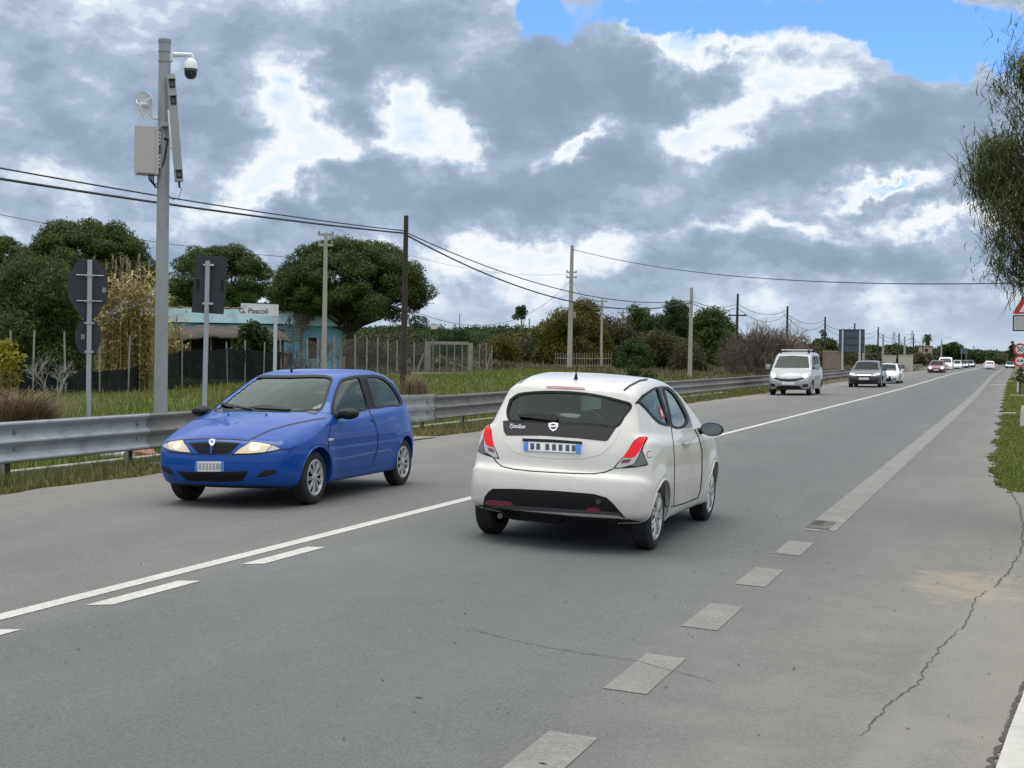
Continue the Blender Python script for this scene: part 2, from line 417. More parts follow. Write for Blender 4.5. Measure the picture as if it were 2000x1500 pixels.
def surface_nets(f, o, h):
    """naive surface nets on grid values f, origin o, step h -> verts, quads (outside is positive)"""
    s = f < 0; nx, ny, nz = f.shape
    cnt = np.zeros((nx - 1, ny - 1, nz - 1)); acc = np.zeros((nx - 1, ny - 1, nz - 1, 3))
    for ax in range(3):
        a = [slice(None)] * 3; b = [slice(None)] * 3; a[ax] = slice(0, -1); b[ax] = slice(1, None)
        cr = s[tuple(a)] != s[tuple(b)]; fa, fb = f[tuple(a)], f[tuple(b)]
        t = np.where(cr, fa / np.where(cr, fa - fb, 1), 0)
        o1, o2 = [k for k in range(3) if k != ax]
        for i in (0, 1):
            for j in (0, 1):
                sl = [slice(None)] * 3
                sl[o1] = slice(i, cr.shape[o1] - 1 + i); sl[o2] = slice(j, cr.shape[o2] - 1 + j)
                c = cr[tuple(sl)]; cnt += c
                acc[..., ax] += np.where(c, t[tuple(sl)], 0); acc[..., o1] += c * i; acc[..., o2] += c * j
    act = cnt > 0; idx = np.full(act.shape, -1); idx[act] = np.arange(act.sum())
    ijk = np.argwhere(act); V = (ijk + acc[act] / cnt[act][:, None]) * h + np.array(o)
    Q = []
    for ax in range(3):
        a = [slice(None)] * 3; b = [slice(None)] * 3; a[ax] = slice(0, -1); b[ax] = slice(1, None)
        cr = s[tuple(a)] != s[tuple(b)]
        o1, o2 = (ax + 1) % 3, (ax + 2) % 3
        p = np.argwhere(cr); ok = (p[:, o1] > 0) & (p[:, o2] > 0) & (p[:, o1] < f.shape[o1] - 1) & (p[:, o2] < f.shape[o2] - 1)
        p = p[ok]; e1 = np.eye(3, dtype=int)[o1]; e2 = np.eye(3, dtype=int)[o2]
        q = np.stack([idx[tuple((p - e1 - e2).T)], idx[tuple((p - e2).T)], idx[tuple(p.T)], idx[tuple((p - e1).T)]], 1)
        fl = s[tuple(p.T)]; q[~fl] = q[~fl][:, ::-1]; Q.append(q)
    return V, np.vstack(Q)

class Car:
    """D: dimensions and curves. Local axes: +X forward, +Y its left, Z up, origin on the ground under the middle of the wheelbase."""
    def __init__(s, D, root, paint, cell=0.022):
        s.D = D; s.root = root; s.paint = paint
        prof = spline(D['profile']); s.prof = prof
        gx = np.arange(-2.9, 2.9, .0125); gz = np.arange(-.2, 2.6, .0125); s.gx0, s.gz0 = gx[0], gz[0]
        XX, ZZ = np.meshgrid(gx, gz, indexing='ij'); s.PG = sdf_poly(XX, ZZ, prof)
        L0, L1 = prof[:, 0].min() - .06, prof[:, 0].max() + .06; zt = prof[:, 1].max() + .06; w = max(v for _, v in D['plan']) + .07
        n = int(w / cell) + 1
        x = np.arange(L0, L1, cell); y = (np.arange(n) + .5) * cell; z = np.arange(.05, zt, cell)
        X, Y, Z = np.meshgrid(x, y, z, indexing='ij'); f = s.F(X, Y, Z)
        f = np.concatenate([f[:, ::-1], f], 1)
        V, Q = surface_nets(f, (x[0], -(n - .5) * cell, z[0]), cell)
        for _ in range(3):
            e = .002; c = s.F(*V.T)
            g = np.stack([(s.F(*(V + d).T) - s.F(*(V - d).T)) / (2 * e) for d in np.eye(3) * e], 1)
            V = V - np.clip(c / np.maximum((g ** 2).sum(1), .2), -.01, .01)[:, None] * g
        s.V, s.Q = V, Q
        s.bvh = BVHTree.FromPolygons([Vector(v) for v in V], Q.tolist())
        s.wins = []
        s.M = root.matrix_basis.copy(); s.Mi = s.M.inverted()
    def P(s, x, z):
        i = (x - s.gx0) / .0125; j = (z - s.gz0) / .0125
        i = np.clip(i, 0, s.PG.shape[0] - 1.001); j = np.clip(j, 0, s.PG.shape[1] - 1.001)
        a = i.astype(int); b = j.astype(int); u = i - a; v = j - b; G = s.PG
        return G[a, b] * (1 - u) * (1 - v) + G[a + 1, b] * u * (1 - v) + G[a, b + 1] * (1 - u) * v + G[a + 1, b + 1] * u * v
    def F(s, x, y, z):
        D = s.D; ay = np.abs(y)
        kx = tab(D['bow'], x); cz = tab(D['crown'], x) * sstep(.45, .8, z)
        p = s.P(x + kx * ay ** 2 + tab(D.get('bow4', [(-1, 0), (1, 0)]), x) * ay ** 4, z + cz * ay ** 2)
        belt = tab(D['belt'], x)
        low = tab(D['plan'], x) * tab(D['section'], z)
        dz = z - belt
        up = tab(D['gplan'], x) - D['tumble'] * dz - D.get('tumble2', .12) * np.maximum(dz, 0) ** 2
        w = low + (up - low) * sstep(-.05, .05, dz)
        for xa in (D['wb'] / 2, -D['wb'] / 2):
            r_ = np.hypot(x - xa, z - D['wr']); w = w + D['flare'] * np.exp(-((r_ - D['wr'] - .05) / .1) ** 2)
        if 'crease' in D:
            for zc, amp in D['crease']: w = w + amp * sstep(zc + .012, zc - .012, z)
        q = ay - w
        k = tab(D['round'], x) + 0 * z
        k = k + (D.get('roofround', .1) - k) * sstep(belt + .1, belt + .3, z)
        m = np.maximum(p, q) + np.maximum(k - np.abs(p - q), 0) ** 2 / (4 * k)
        s._w = w
        for xa in (D['wb'] / 2, -D['wb'] / 2):
            d = np.hypot(x - xa, z - D['wr'] - .005) - D['wr'] - D['gap']
            m = np.maximum(m, -np.maximum(d, (D['track'] / 2 - .17) - ay))
        return m
    # --- features
    def hit_px(s, px, py):
        o = s.Mi @ Vector(EYE); d = (s.Mi.to_3x3() @ Vector(ray(px, py))).normalized()
        return s.bvh.ray_cast(o, d)
    def hit_dir(s, u, v, ang):
        """ray along the inward direction of a vertical plane facing angle ang (0 front, 90 left, 180 rear); u runs to the right as seen from outside"""
        ca, sa = math.cos(ang), math.sin(ang)
        o = Vector((ca * 4 - sa * (-u) * 1.0, sa * 4 + ca * (-u) * 1.0, v)); o = Vector((4 * ca + sa * u, 4 * sa - ca * u, v))
        return s.bvh.ray_cast(o, Vector((-ca, -sa, 0)))
    def panel(s, name, poly, mt, how='px', off=.002, t=.008, parent=None, mirror=False, both=False, step=None, label=None, holes=()):
        """a skin patch: outline in image pixels of the photo or in a plane facing `how` degrees, laid on the body"""
        step = step or (3.5 if how == 'px' else .016)
        P = np.array(poly, float); E = []
        for i in range(len(P)):
            a, b = P[i], P[(i + 1) % len(P)]; n = max(1, int(np.hypot(*(b - a)) / step))
            E += [a + (b - a) * k / n for k in range(n)]
        E = np.array(E); lo, hi = E.min(0), E.max(0)
        gx, gy = np.meshgrid(np.arange(lo[0], hi[0], step), np.arange(lo[1], hi[1], step)); gx = gx.ravel(); gy = gy.ravel()
        ins = sdf_poly(gx, gy, E) < -step * .45
        rings = [E]
        for Hh in holes:
            Hh = np.array(Hh, float); q = []
            for i in range(len(Hh)):
                a, b = Hh[i], Hh[(i + 1) % len(Hh)]; n = max(1, int(np.hypot(*(b - a)) / step)); q += [a + (b - a) * k / n for k in range(n)]
            rings.append(np.array(q)); ins &= sdf_poly(gx, gy, rings[-1]) > step * .45
        pts = []; ce = []
        for q in rings:
            k0 = len(pts); pts += [tuple(p) for p in q]; ce += [(k0 + i, k0 + (i + 1) % len(q)) for i in range(len(q))]
        pts += list(zip(gx[ins], gy[ins]))
        vs, _, fs, *_ = delaunay_2d_cdt([Vector(p) for p in pts], ce, [], 1, 1e-7)
        for q in rings[1:]:
            cx = np.array([sum(vs[i][0] for i in f) / 3 for f in fs]); cyy = np.array([sum(vs[i][1] for i in f) / 3 for f in fs])
            k = in_poly(cx, cyy, q); fs = [f for f, bad in zip(fs, k) if not bad]
        pos, nor, ok = [], [], []
        for v in vs:
            h = s.hit_px(*v) if how == 'px' else s.hit_dir(v[0], v[1], R(how))
            if h[0] is None: pos.append(Vector()); nor.append(Vector()); ok.append(False)
            else: pos.append(h[0] + h[1] * off); nor.append(h[1]); ok.append(True)
        fs = [f for f in fs if all(ok[i] for i in f)]
        if not fs: print('panel misses', name); return None
        def outw(f):
            a, b, c = (pos[i] for i in f); return (b - a).cross(c - a).dot(nor[f[0]]) > 0
        fs = [f if outw(f) else f[::-1] for f in fs]
        ed = {}
        for f in fs:
            for i in range(3): ed[(f[i], f[(i + 1) % 3])] = 1
        n = len(pos); V = pos + [p - q * t for p, q in zip(pos, nor)]; faces = list(fs)
        faces += [(b, a, a + n, b + n) for a, b in ed if (b, a) not in ed]
        res = []
        for side in ([1, -1] if both else ([-1] if mirror else [1])):
            me = bpy.data.meshes.new(name)
            me.from_pydata([(p.x, p.y * side, p.z) for p in V], [], [f if side == 1 else f[::-1] for f in faces])
            bm = bmesh.new(); bm.from_mesh(me); bmesh.ops.delete(bm, geom=[v for v in bm.verts if not v.link_faces], context='VERTS'); bm.to_mesh(me); bm.free()
            me.materials.append(mt); me.polygons.foreach_set('use_smooth', [True] * len(me.polygons)); me.set_sharp_from_angle(angle=R(45))
            o = bpy.data.objects.new(name, me); put(o, parent if parent is not None else s.root)
            if label: o['label'] = label
            res.append(o)
        return res if both else res[0]
    def strip(s, name, line, width, mt, how='px', closed=False, **kw):
        """a thin line on the skin (seal, shut line, trim)"""
        L = np.array(line, float); n = len(L); A, B = [], []
        for i in range(n):
            if closed: d = L[(i + 1) % n] - L[i - 1]
            else: d = L[min(i + 1, n - 1)] - L[max(i - 1, 0)]
            d = d / max(1e-9, np.hypot(*d)); nn = np.array([-d[1], d[0]]) * width / 2
            A.append(L[i] + nn); B.append(L[i] - nn)
        if closed: return s.panel(name, A, mt, how, holes=[B], **kw)
        return s.panel(name, A + B[::-1], mt, how, **kw)
    def window(s, name, poly, mt, how='px', both=False, seal=4.6, off=-.006, label=None, part_parent=None):
        """opening in the shell, pane and black seal round it"""
        P = spline(list(poly) + [poly[0]], 4)[:-1] if how == 'px' else np.array(poly, float)
        loc = []
        for p in P:
            h = s.hit_px(*p) if how == 'px' else s.hit_dir(p[0], p[1], R(how))
            if h[0] is not None: loc.append(h[0])
        m = Vector((0, 0, 0))
        for q in loc: m += q
        m /= len(loc)
        if both or how in (90, -90): q2 = np.array([(q.x, q.z) for q in loc]); s.wins.append(('side', q2, math.copysign(1, m.y), both))
        else: q2 = np.array([(q.y, q.z) for q in loc]); s.wins.append(('end', q2, math.copysign(1, m.x), False))
        A = np.array(P, float); n = len(A); dd = np.roll(A, -1, 0) - np.roll(A, 1, 0); dd /= np.maximum(1e-9, np.hypot(*dd.T))[:, None]
        nn = np.stack([-dd[:, 1], dd[:, 0]], 1); wd = seal / 2 * (1 if how == 'px' else .0045)
        ar = (A[:, 0] * np.roll(A[:, 1], -1) - A[:, 1] * np.roll(A[:, 0], -1)).sum(); sg = 1 if ar > 0 else -1
        gl = s.panel(name, P, mt, how, off=off, t=.004, both=both, label=label, step=(5 if how == 'px' else .03))
        s.panel('window_seal', A - sg * nn * wd * .8, M_BLACK, how, off=.004, t=.012, both=both, holes=[A + sg * nn * wd * 1.2])
        return gl
    def shell(s):
        V, Q = s.V, s.Q; c = V[Q].mean(1); nrm = np.cross(V[Q[:, 2]] - V[Q[:, 0]], V[Q[:, 3]] - V[Q[:, 1]]); nrm /= np.maximum(1e-12, np.linalg.norm(nrm, axis=1))[:, None]
        cut = np.zeros(len(Q), bool)
        for kind, poly, sg, both in s.wins:
            if kind == 'side':
                i = in_poly(c[:, 0], c[:, 2], poly) & (np.abs(nrm[:, 1]) > .35)
                if not both: i &= (c[:, 1] * sg > 0)
            else: i = in_poly(c[:, 1], c[:, 2], poly) & (c[:, 0] * sg > -.9) & (nrm[:, 0] * sg > .15)
            cut |= i
        dark = np.zeros(len(Q), bool); D = s.D
        for xa in (D['wb'] / 2, -D['wb'] / 2):
            d = np.hypot(c[:, 0] - xa, c[:, 2] - D['wr'] - .005); rad = np.stack([(c[:, 0] - xa), (c[:, 2] - D['wr'])], 1) / np.maximum(1e-6, d)[:, None]
            inward = (nrm[:, 0] * rad[:, 0] + nrm[:, 2] * rad[:, 1]) < -.4
            dark |= (d < D['wr'] + D['gap'] - .004) & (inward | (np.abs(c[:, 1]) < D['track'] / 2 - .1))
        dark |= (nrm[:, 2] < -.9) & (c[:, 2] < .36)
        keep = ~cut
        o = mesh_np('body', V, Q[keep], [s.paint, M_WELL], s.root, True, dark[keep].astype(int))
        o.data.set_sharp_from_angle(angle=R(50))
        # rolled lips of the wheel arches
        for xa in (D['wb'] / 2, -D['wb'] / 2):
            rl = D['wr'] + D['gap']; z0 = D['wr'] + .005
            pts = []
            for a in np.linspace(-.5, math.pi + .5, 60):
                X, Z = xa + rl * math.cos(a), z0 + rl * math.sin(a)
                if Z < D.get('sillz', .215): continue
                X2, Z2 = xa + (rl + .012) * math.cos(a), z0 + (rl + .012) * math.sin(a)
                h = s.bvh.ray_cast(Vector((X2, 2, Z2)), Vector((0, -1, 0)))
                if h[0] is not None and h[0].y > D['track'] / 2 - .2: pts.append(Vector((X, h[0].y - .002, Z)))
            for sy in (1, -1):
                if len(pts) > 4: MB().tube([(p.x, p.y * sy, p.z) for p in pts], .011, 8).build('wheel_arch_lip', D.get('lipmat', s.paint), s.root, True)
        # cabin lining, a skin inside the shell
        vn = np.zeros_like(V)
        for k in range(4): np.add.at(vn, Q[:, k], nrm)
        vn /= np.maximum(1e-9, np.linalg.norm(vn, axis=1))[:, None]
        up = keep & (c[:, 2] > .45) & ~dark
        mesh_np('cabin_lining', V - vn * .03, Q[up][:, ::-1], M_CABIN, s.root, True)
        return o
    def wheel(s, x, y, style, steer=0.0, right=False):
        """tyre > rim; spins about local Y"""
        D = s.D; r_ = D['wr']; w = D.get('tw', .175); sgn = 1 if y > 0 else -1
        M = Matrix.Translation((x, y, r_)) @ Matrix.Rotation(steer, 4, 'Z') @ Matrix.Rotation(R(-90) * sgn, 4, 'X')
        rr = D.get('rim', .19)
        h = w / 2; y = y
        prof = [(rr - .01, -h * .75), (rr + .012, -h), (r_ - .05, -h * 1.04), (r_ - .018, -h * .92), (r_, -h * .7), (r_, h * .7), (r_ - .018, h * .92), (r_ - .05, h * 1.04), (rr + .012, h), (rr - .004, h * .8), (rr - .03, h * .3), (rr - .03, -h * .5)]
        wl = MB().lathe(prof, M, 40); wheel = wl.build('wheel', M_RUBBER, s.root, True)
        rim = MB()
        rim.lathe([(rr - .004, h * .78), (rr + .004, h * .95), (rr - .012, h * .99), (rr - .022, h * .9), (rr - .03, h * .7)], M, 40)
        rim.lathe([(.001, h * 1.0), (.03, h * .99), (.048, h * .93), (.055, h * .8)], M, 24)
        n, wd, gap = style
        for k in range(n):
            a = 2 * math.pi * k / n
            for d in ((-gap, gap) if gap else (0,)):
                A = Matrix.Rotation(a + d, 4, 'Z'); L = rr - .02 - .045
                pts = []
                for (u, ww, zz) in ((.045, wd * .75, h * .9), (.045 + L * .5, wd * .9, h * 1.0), (rr - .016, wd * 1.15, h * .93)):
                    pts += [(u, -ww, zz - .012), (u, -ww * .6, zz), (u, ww * .6, zz), (u, ww, zz - .012)]
                vs = [M @ A @ Vector(p) for p in pts]
                fs = []
                for i in (0, 4):
                    for j in range(3): fs.append((i + j, i + j + 1, i + j + 5, i + j + 4))
                rim.add(vs, fs)
        ro = rim.build('rim', s.D.get('rimmat', M_HUB), wheel, True)
        bk = MB().lathe([(.001, h * .45), (rr - .02, h * .45), (rr - .01, h * .6)], M, 32)
        bk.build('gap_dark_disc', M_BLACK, wheel, True)  # black disc behind the spokes stands in for the shade in their gaps
        return wheel
    def wheels(s, style, steer=0):
        D = s.D; y = D['track'] / 2
        for x, st in ((D['wb'] / 2, steer), (-D['wb'] / 2, 0)):
            for sy in (1, -1): s.wheel(x, y * sy, style, st)
    def cabin(s, seats, dash_x, wheel_y):
        D = s.D
        for (x, y, z, w) in seats:
            m = MB(); m.box((x + .02, y, z + .06), (.48, w, .14), bev=.05)
            T = Matrix.Rotation(R(-14), 3, 'Y'); m.box((x - .26, y, z + .36), (.13, w, .6), M=T, bev=.05)
            st = m.build('seat', M_SEAT, s.root, True)
            k = .26 if w < .7 else w * .25
            for dy in ((0,) if w < .7 else (-w * .3, w * .3)):
                MB().box((x - .36, y + dy, z + .77), (.09, k, .17), M=T, bev=.035).build('headrest', M_SEAT, st, True)
        ds = MB().box((dash_x, 0, .86), (.5, 1.25, .2), bev=.07); ds.build('dashboard', M_CABIN, s.root, True)
        T = Matrix.Translation((dash_x - .34, wheel_y, .92)) @ Matrix.Rotation(R(-62), 4, 'Y')
        m = MB(); pts = [T @ Vector((.18 * math.cos(a), .18 * math.sin(a), 0)) for a in np.linspace(0, 2 * math.pi, 25)]
        m.tube(pts, .014, 8); m.tube([T @ Vector((-.17, 0, 0)), T @ Vector((.17, 0, 0))], .018, 6); m.tube([T @ Vector((0, -.17, 0)), T @ Vector((0, .17, 0))], .018, 6)
        m.build('steering_wheel', M_BLACK, s.root, True)

def car_paint(name, col, rough=.3, metal=0., dirt=((.2, .19, .17), .22, 2.2), coat=.8, spec=.4):
    if name in MATS: return MATS[name]
    m = bpy.data.materials.new(name); m.use_nodes = True; T = NT(m.node_tree); b = T.n['Principled BSDF']
    tc = T.node('ShaderNodeTexCoord').outputs['Object']; z = T.sep(tc)[2]
    n1, _ = T.noise(tc, dirt[2], 6, .65); n2, _ = T.noise(tc, 14, 5, .7)
    low = T.mrange(z, .75, .2, 0, 1)
    amt = T.math('MULTIPLY', T.mrange(T.math('ADD', n1, T.math('MULTIPLY', low, .16)), .52, .78), dirt[1])
    sp = T.math('MULTIPLY', T.mrange(n2, .62, .75), T.math('MULTIPLY', low, dirt[1] * 1.4))
    c = T.mix(T.math('ADD', amt, sp, clamp=True), col, dirt[0]); T.put(b.inputs['Base Color'], c)
    T.put(b.inputs['Roughness'], T.mrange(n1, .3, .75, rough, min(1, rough + .3)))
    b.inputs['Metallic'].default_value = metal
    b.inputs['Coat Weight'].default_value = coat; b.inputs['Coat Roughness'].default_value = .03; b.inputs['Coat IOR'].default_value = 1.5
    b.inputs['Specular IOR Level'].default_value = spec
    MATS[name] = m; return m

def zoomer(x0, y0, k): return lambda *pts: [(x0 + x * k, y0 + y * k) for x, y in pts]

# ------------------------------------------------------------------ the white hatchback in the near lane, seen from behind
def place_car(name, axle, back, head, wb, toward, label, roll=0.0, group=None):
    """axle: ground point under one axle; `back` = +1 when it is the rear axle; toward +1 drives away along +Y, -1 comes closer"""
    rz = math.pi / 2 + head if toward > 0 else -math.pi / 2 + head
    fwd = Vector((math.cos(rz), math.sin(rz), 0)); loc = Vector((axle[0], axle[1], 0)) + fwd * (wb / 2 if back > 0 else -wb / 2)
    loc.z = float(gz(loc.x)); roll = -float(gslope(loc.x)) * toward
    o = empty(name, loc, label, 'car', group, rz, (roll, 0)); o.matrix_basis = Matrix.Translation(loc) @ Matrix.Rotation(rz, 4, 'Z') @ Matrix.Rotation(roll, 4, 'X')
    return o

DW = dict(wb=2.39, wr=.292, tw=.18, track=1.44, gap=.035, rim=.205, flare=.02,
    profile=[(1.78, .19), (1.90, .26), (1.945, .42), (1.95, .56), (1.92, .68), (1.84, .79), (1.62, .91), (1.3, 1.0), (1.0, 1.07), None, (.62, 1.29), (.25, 1.44), (-.1, 1.50), (-.45, 1.517), (-.85, 1.505), (-1.2, 1.465), (-1.48, 1.405), None, (-1.50, 1.37), None, (-1.56, 1.24), (-1.66, 1.08), (-1.725, .95), (-1.765, .84), (-1.785, .72), None, (-1.80, .685), (-1.85, .655), (-1.875, .58), (-1.885, .48), (-1.875, .40), None, (-1.86, .345), (-1.84, .315), (-1.78, .29), None, (-1.5, .215), None, (1.78, .19)],
    plan=[(-1.9, .70), (-1.75, .775), (-1.5, .82), (-1.2, .838), (-.6, .832), (0, .828), (.6, .832), (1.2, .83), (1.5, .80), (1.8, .735), (1.95, .66)],
    section=[(.0, .90), (.2, .955), (.35, .985), (.55, 1.0), (.75, .985), (.92, .955), (1.05, .915), (1.3, .83)],
    belt=[(-1.8, 1.00), (-1.2, .98), (-.5, .945), (.3, .92), (1.0, .93), (1.5, 1.0), (2, 1.1)],
    gplan=[(-1.7, .66), (-1.4, .705), (-1.0, .745), (-.4, .765), (.3, .77), (1.0, .765), (1.9, .7)],
    tumble=.33, tumble2=.12,
    bow=[(-1.9, -.30), (-1.5, -.27), (-1.0, -.1), (-.4, 0), (.2, .10), (1.0, .17), (1.5, .26), (1.95, .34)],
    bow4=[(-1.9, -.14), (-1.3, -.08), (-.5, 0), (.8, 0), (1.95, .15)],
    crown=[(-1.9, .03), (-1.4, .06), (-.5, .07), (.4, .07), (1.0, .09), (1.9, .1)],
    round=[(-1.9, .10), (-1.4, .10), (-.5, .06), (.8, .06), (1.3, .12), (1.95, .14)], roofround=.11)
DW['profile'] = [p if p is None or p[1] < 1 else (p[0], 1 + (p[1] - 1) * .962) for p in DW['profile']]
root = place_car('hatchback_car', (-3.77, 12.07), +1, .0088, 2.39, +1, 'white five-door hatchback seen from behind with black bumper insert, near lane')
P_WHITE = car_paint('paint_white', (.62, .605, .57), .3, dirt=((.36, .33, .28), .35, 2.5))
W = Car(DW, root, P_WHITE, .02)
zw = zoomer(900, 700, .26)
# openings and panes
rear_glass = zw((372, 312), (430, 272), (520, 257), (700, 250), (900, 260), (1050, 283), (1180, 314), (1280, 352), (1225, 440), (1175, 510), (1000, 500), (880, 495), (700, 485), (520, 475), (370, 465), (350, 400))
W.window('rear_window', rear_glass, M_GLASS)
W.panel('rear_window_band', zw((318, 470), (370, 465), (520, 475), (700, 485), (880, 495), (1000, 500), (1175, 510), (1105, 615), (1085, 622), (880, 600), (600, 580), (345, 580), (322, 545)), M_BLACKGLOSS, off=.003)
ws = [(-.60, .98), (.60, .98), (.585, 1.05), (.50, 1.38), (0, 1.41), (-.50, 1.38), (-.585, 1.05)]
W.window('windscreen', ws, M_GLASS, how=0)
fdw = zw((1512, 222), (1550, 222), (1600, 262), (1650, 340), (1704, 470), (1660, 520), (1587, 510), (1565, 420), (1540, 310))
sur = zw((1330, 322), (1375, 280), (1430, 240), (1474, 222), (1505, 300), (1535, 395), (1562, 500), (1500, 488), (1450, 450), (1390, 380))
WH = [sur, fdw]
W.panel('side_window_surround', holes=WH, poly=zw((1302, 345), (1360, 275), (1430, 230), (1500, 205), (1555, 210), (1605, 240), (1670, 330), (1725, 450), (1742, 518), (1660, 528), (1570, 515), (1488, 495), (1447, 458), (1380, 382), (1335, 340)), mt=M_BLACKGLOSS, off=.0015, both=True)
W.window('rear_door_window', sur, M_GLASS, both=True)
W.window('front_door_window', fdw, M_GLASS, both=True)
# tail lamps
for mir in (False, True):
    lo = W.panel('tail_lamp', zw((1142, 828), (1180, 780), (1225, 733), (1262, 680), (1298, 620), (1343, 590), (1395, 587), (1407, 600), (1378, 650), (1364, 692), (1388, 748), (1408, 796), (1393, 806), (1320, 818), (1230, 826)), M_BLACK, off=.002, mirror=mir)
    W.panel('silver_surround', zw((1158, 820), (1190, 778), (1232, 734), (1268, 682), (1302, 625), (1345, 597), (1390, 593), (1370, 645), (1350, 690), (1330, 740), (1300, 790), (1260, 805), (1200, 822)), M_LAMPGREY, off=.005, parent=lo, mirror=mir)
    W.panel('smoked_corner', zw((1265, 806), (1305, 790), (1335, 742), (1356, 695), (1380, 750), (1400, 795), (1320, 812)), M_SMOKE, off=.006, parent=lo, mirror=mir)
    W.panel('red_lens', zw((1216, 744), (1240, 712), (1270, 670), (1302, 625), (1345, 598), (1392, 593), (1368, 645), (1335, 705), (1303, 740), (1260, 748)), M_REDLIT, off=.009, parent=lo, mirror=mir)
    W.panel('reverse_lens', zw((1198, 788), (1218, 762), (1280, 758), (1262, 782)), M_DARKRED, off=.009, parent=lo, mirror=mir)
# tailgate, bumper, trim
W.strip('tailgate_seam', zw((1290, 352), (1240, 460), (1140, 640), (1060, 760), (1142, 830), (1085, 854), (1000, 867), (850, 865), (700, 858), (540, 848), (400, 833), (310, 812), (268, 778), (246, 745))[4:], 2.2, M_SEAM, off=.0015, t=.003)
W.strip('tailgate_crease', zw((1205, 520), (1140, 640), (1050, 720), (900, 752), (700, 748), (500, 730), (380, 690), (320, 600)), 1.6, P_WHITE, off=.003, t=.004)
bi = W.panel('bumper_insert', zw((163, 1135), (180, 1040), (205, 1005), (242, 978), (420, 980), (700, 993), (1000, 1018), (1095, 1045), (1150, 1095), (1238, 1200), (1180, 1172), (900, 1157), (500, 1132), (300, 1112)), M_BLACK, off=.004)
W.panel('lower_lip', zw((168, 1118), (300, 1098), (500, 1112), (900, 1138), (1180, 1158), (1232, 1196), (1180, 1176), (900, 1160), (500, 1136), (300, 1118)), mat('grey_lip', (.06, .06, .065), .25), off=.012, parent=bi)
W.panel('reflector', zw((188, 1085), (195, 1068), (240, 1062), (370, 1074), (404, 1098), (340, 1107), (210, 1098)), M_DARKRED, off=.010, parent=bi)
W.panel('reflector', zw((940, 1132), (968, 1118), (1038, 1121), (1050, 1148), (945, 1148)), M_DARKRED, off=.010, parent=bi)
W.panel('parking_sensor', zw(*[(1031 + 20 * math.cos(a), 1074 + 20 * math.sin(a)) for a in np.linspace(0, 6.28, 12)[:-1]]), mat('sensor_grey', (.05, .05, .055), .3), off=.010, parent=bi)
W.panel('brake_light', zw((643, 210), (700, 209), (930, 222), (933, 236), (700, 225), (645, 222)), M_DARKRED, off=.006)
W.strip('roof_gutter', zw((1225, 242), (1268, 207), (1345, 168), (1405, 158)), 4, M_BLACK, off=.002, both=True)
W.strip('door_seam', zw((1536, 1112), (1600, 1112), (1680, 1088), (1780, 1048), (1800, 985), (1812, 860), (1812, 700), (1790, 600), (1755, 530)), 2.2, M_SEAM, off=.001, t=.003, both=True)
W.strip('door_seam', zw((1536, 1112), (1528, 1030), (1527, 950)), 2.0, M_SEAM, off=.001, t=.003, both=True)
W.strip('door_seam', zw((1600, 1112), (1604, 960), (1606, 800), (1598, 640), (1580, 515)), 1.4, M_SEAM, off=.001, t=.003, both=True)
W.panel('door_handle', zw((1662, 640), (1680, 628), (1715, 630), (1716, 645), (1690, 655), (1668, 655)), M_CHROME, off=.022, t=.02, both=True)
W.strip('fuel_flap_seam', zw(*[(1414 + 16 * math.cos(a), 722 + 26 * math.sin(a)) for a in np.linspace(.4, 5.4, 14)]), 1.2, M_SEAM, off=.001, t=.003)
# plate with blue ends and unreadable dark blocks
pl = W.panel('licence_plate', zw((478, 626), (690, 636), (904, 648), (903, 714), (690, 704), (478, 692)), M_PLATE, off=.014, t=.014)
W.panel('blue_band', zw((478, 626), (512, 628), (512, 694), (478, 692)), M_PLATEBLUE, off=.017, parent=pl)
W.panel('blue_band', zw((868, 646), (904, 648), (903, 714), (867, 712)), M_PLATEBLUE, off=.017, parent=pl)
for x in (528, 572, 640, 690, 738, 790, 836):
    k = (x - 478) * .049
    W.panel('plate_character', zw((x, 638 + k), (x + 28, 639 + k), (x + 28, 683 + k), (x, 682 + k)), M_PLATEINK, off=.017, t=.004, parent=pl)
W.panel('plate_handle', zw((470, 606), (690, 614), (912, 630), (912, 646), (690, 634), (470, 624)), M_BLACK, off=.02, t=.02)
# rear wiper
wp = W.panel('rear_wiper', zw((433, 432), (520, 425), (600, 424), (690, 430), (728, 442), (736, 460), (722, 478), (690, 476), (620, 468), (520, 455), (440, 446)), M_BLACK, off=.025, t=.02)
# emblem: shield with a ring, and the chrome script
em = W.panel('emblem', zw((660, 492), (697, 484), (735, 492), (731, 520), (718, 540), (697, 552), (677, 540), (664, 520)), M_CHROME, off=.012, t=.01)
W.panel('emblem_field', zw(*[(697 + 23 * math.cos(a), 516 + 20 * math.sin(a)) for a in np.linspace(0, 6.28, 16)[:-1]]), M_BLACKGLOSS, off=.014, t=.004, parent=em)
W.panel('emblem_bar', zw((668, 511), (726, 511), (726, 521), (668, 521)), M_CHROME, off=.017, t=.004, parent=em)
h = W.hit_px(*zw((424, 513))[0]); hr = W.hit_px(*zw((470, 517))[0]); hl = W.hit_px(*zw((385, 510))[0])
ex = (hr[0] - hl[0]).normalized(); ez = h[1].normalized(); ey = ez.cross(ex).normalized(); ex = ey.cross(ez)
Mt = Matrix((ex, ey, ez)).transposed().to_4x4(); Mt.translation = h[0] + ez * .008
text_mesh('chrome_script', 'Ypsilon', .058, M_CHROME, root, Mt, .002, .35, bold=0)
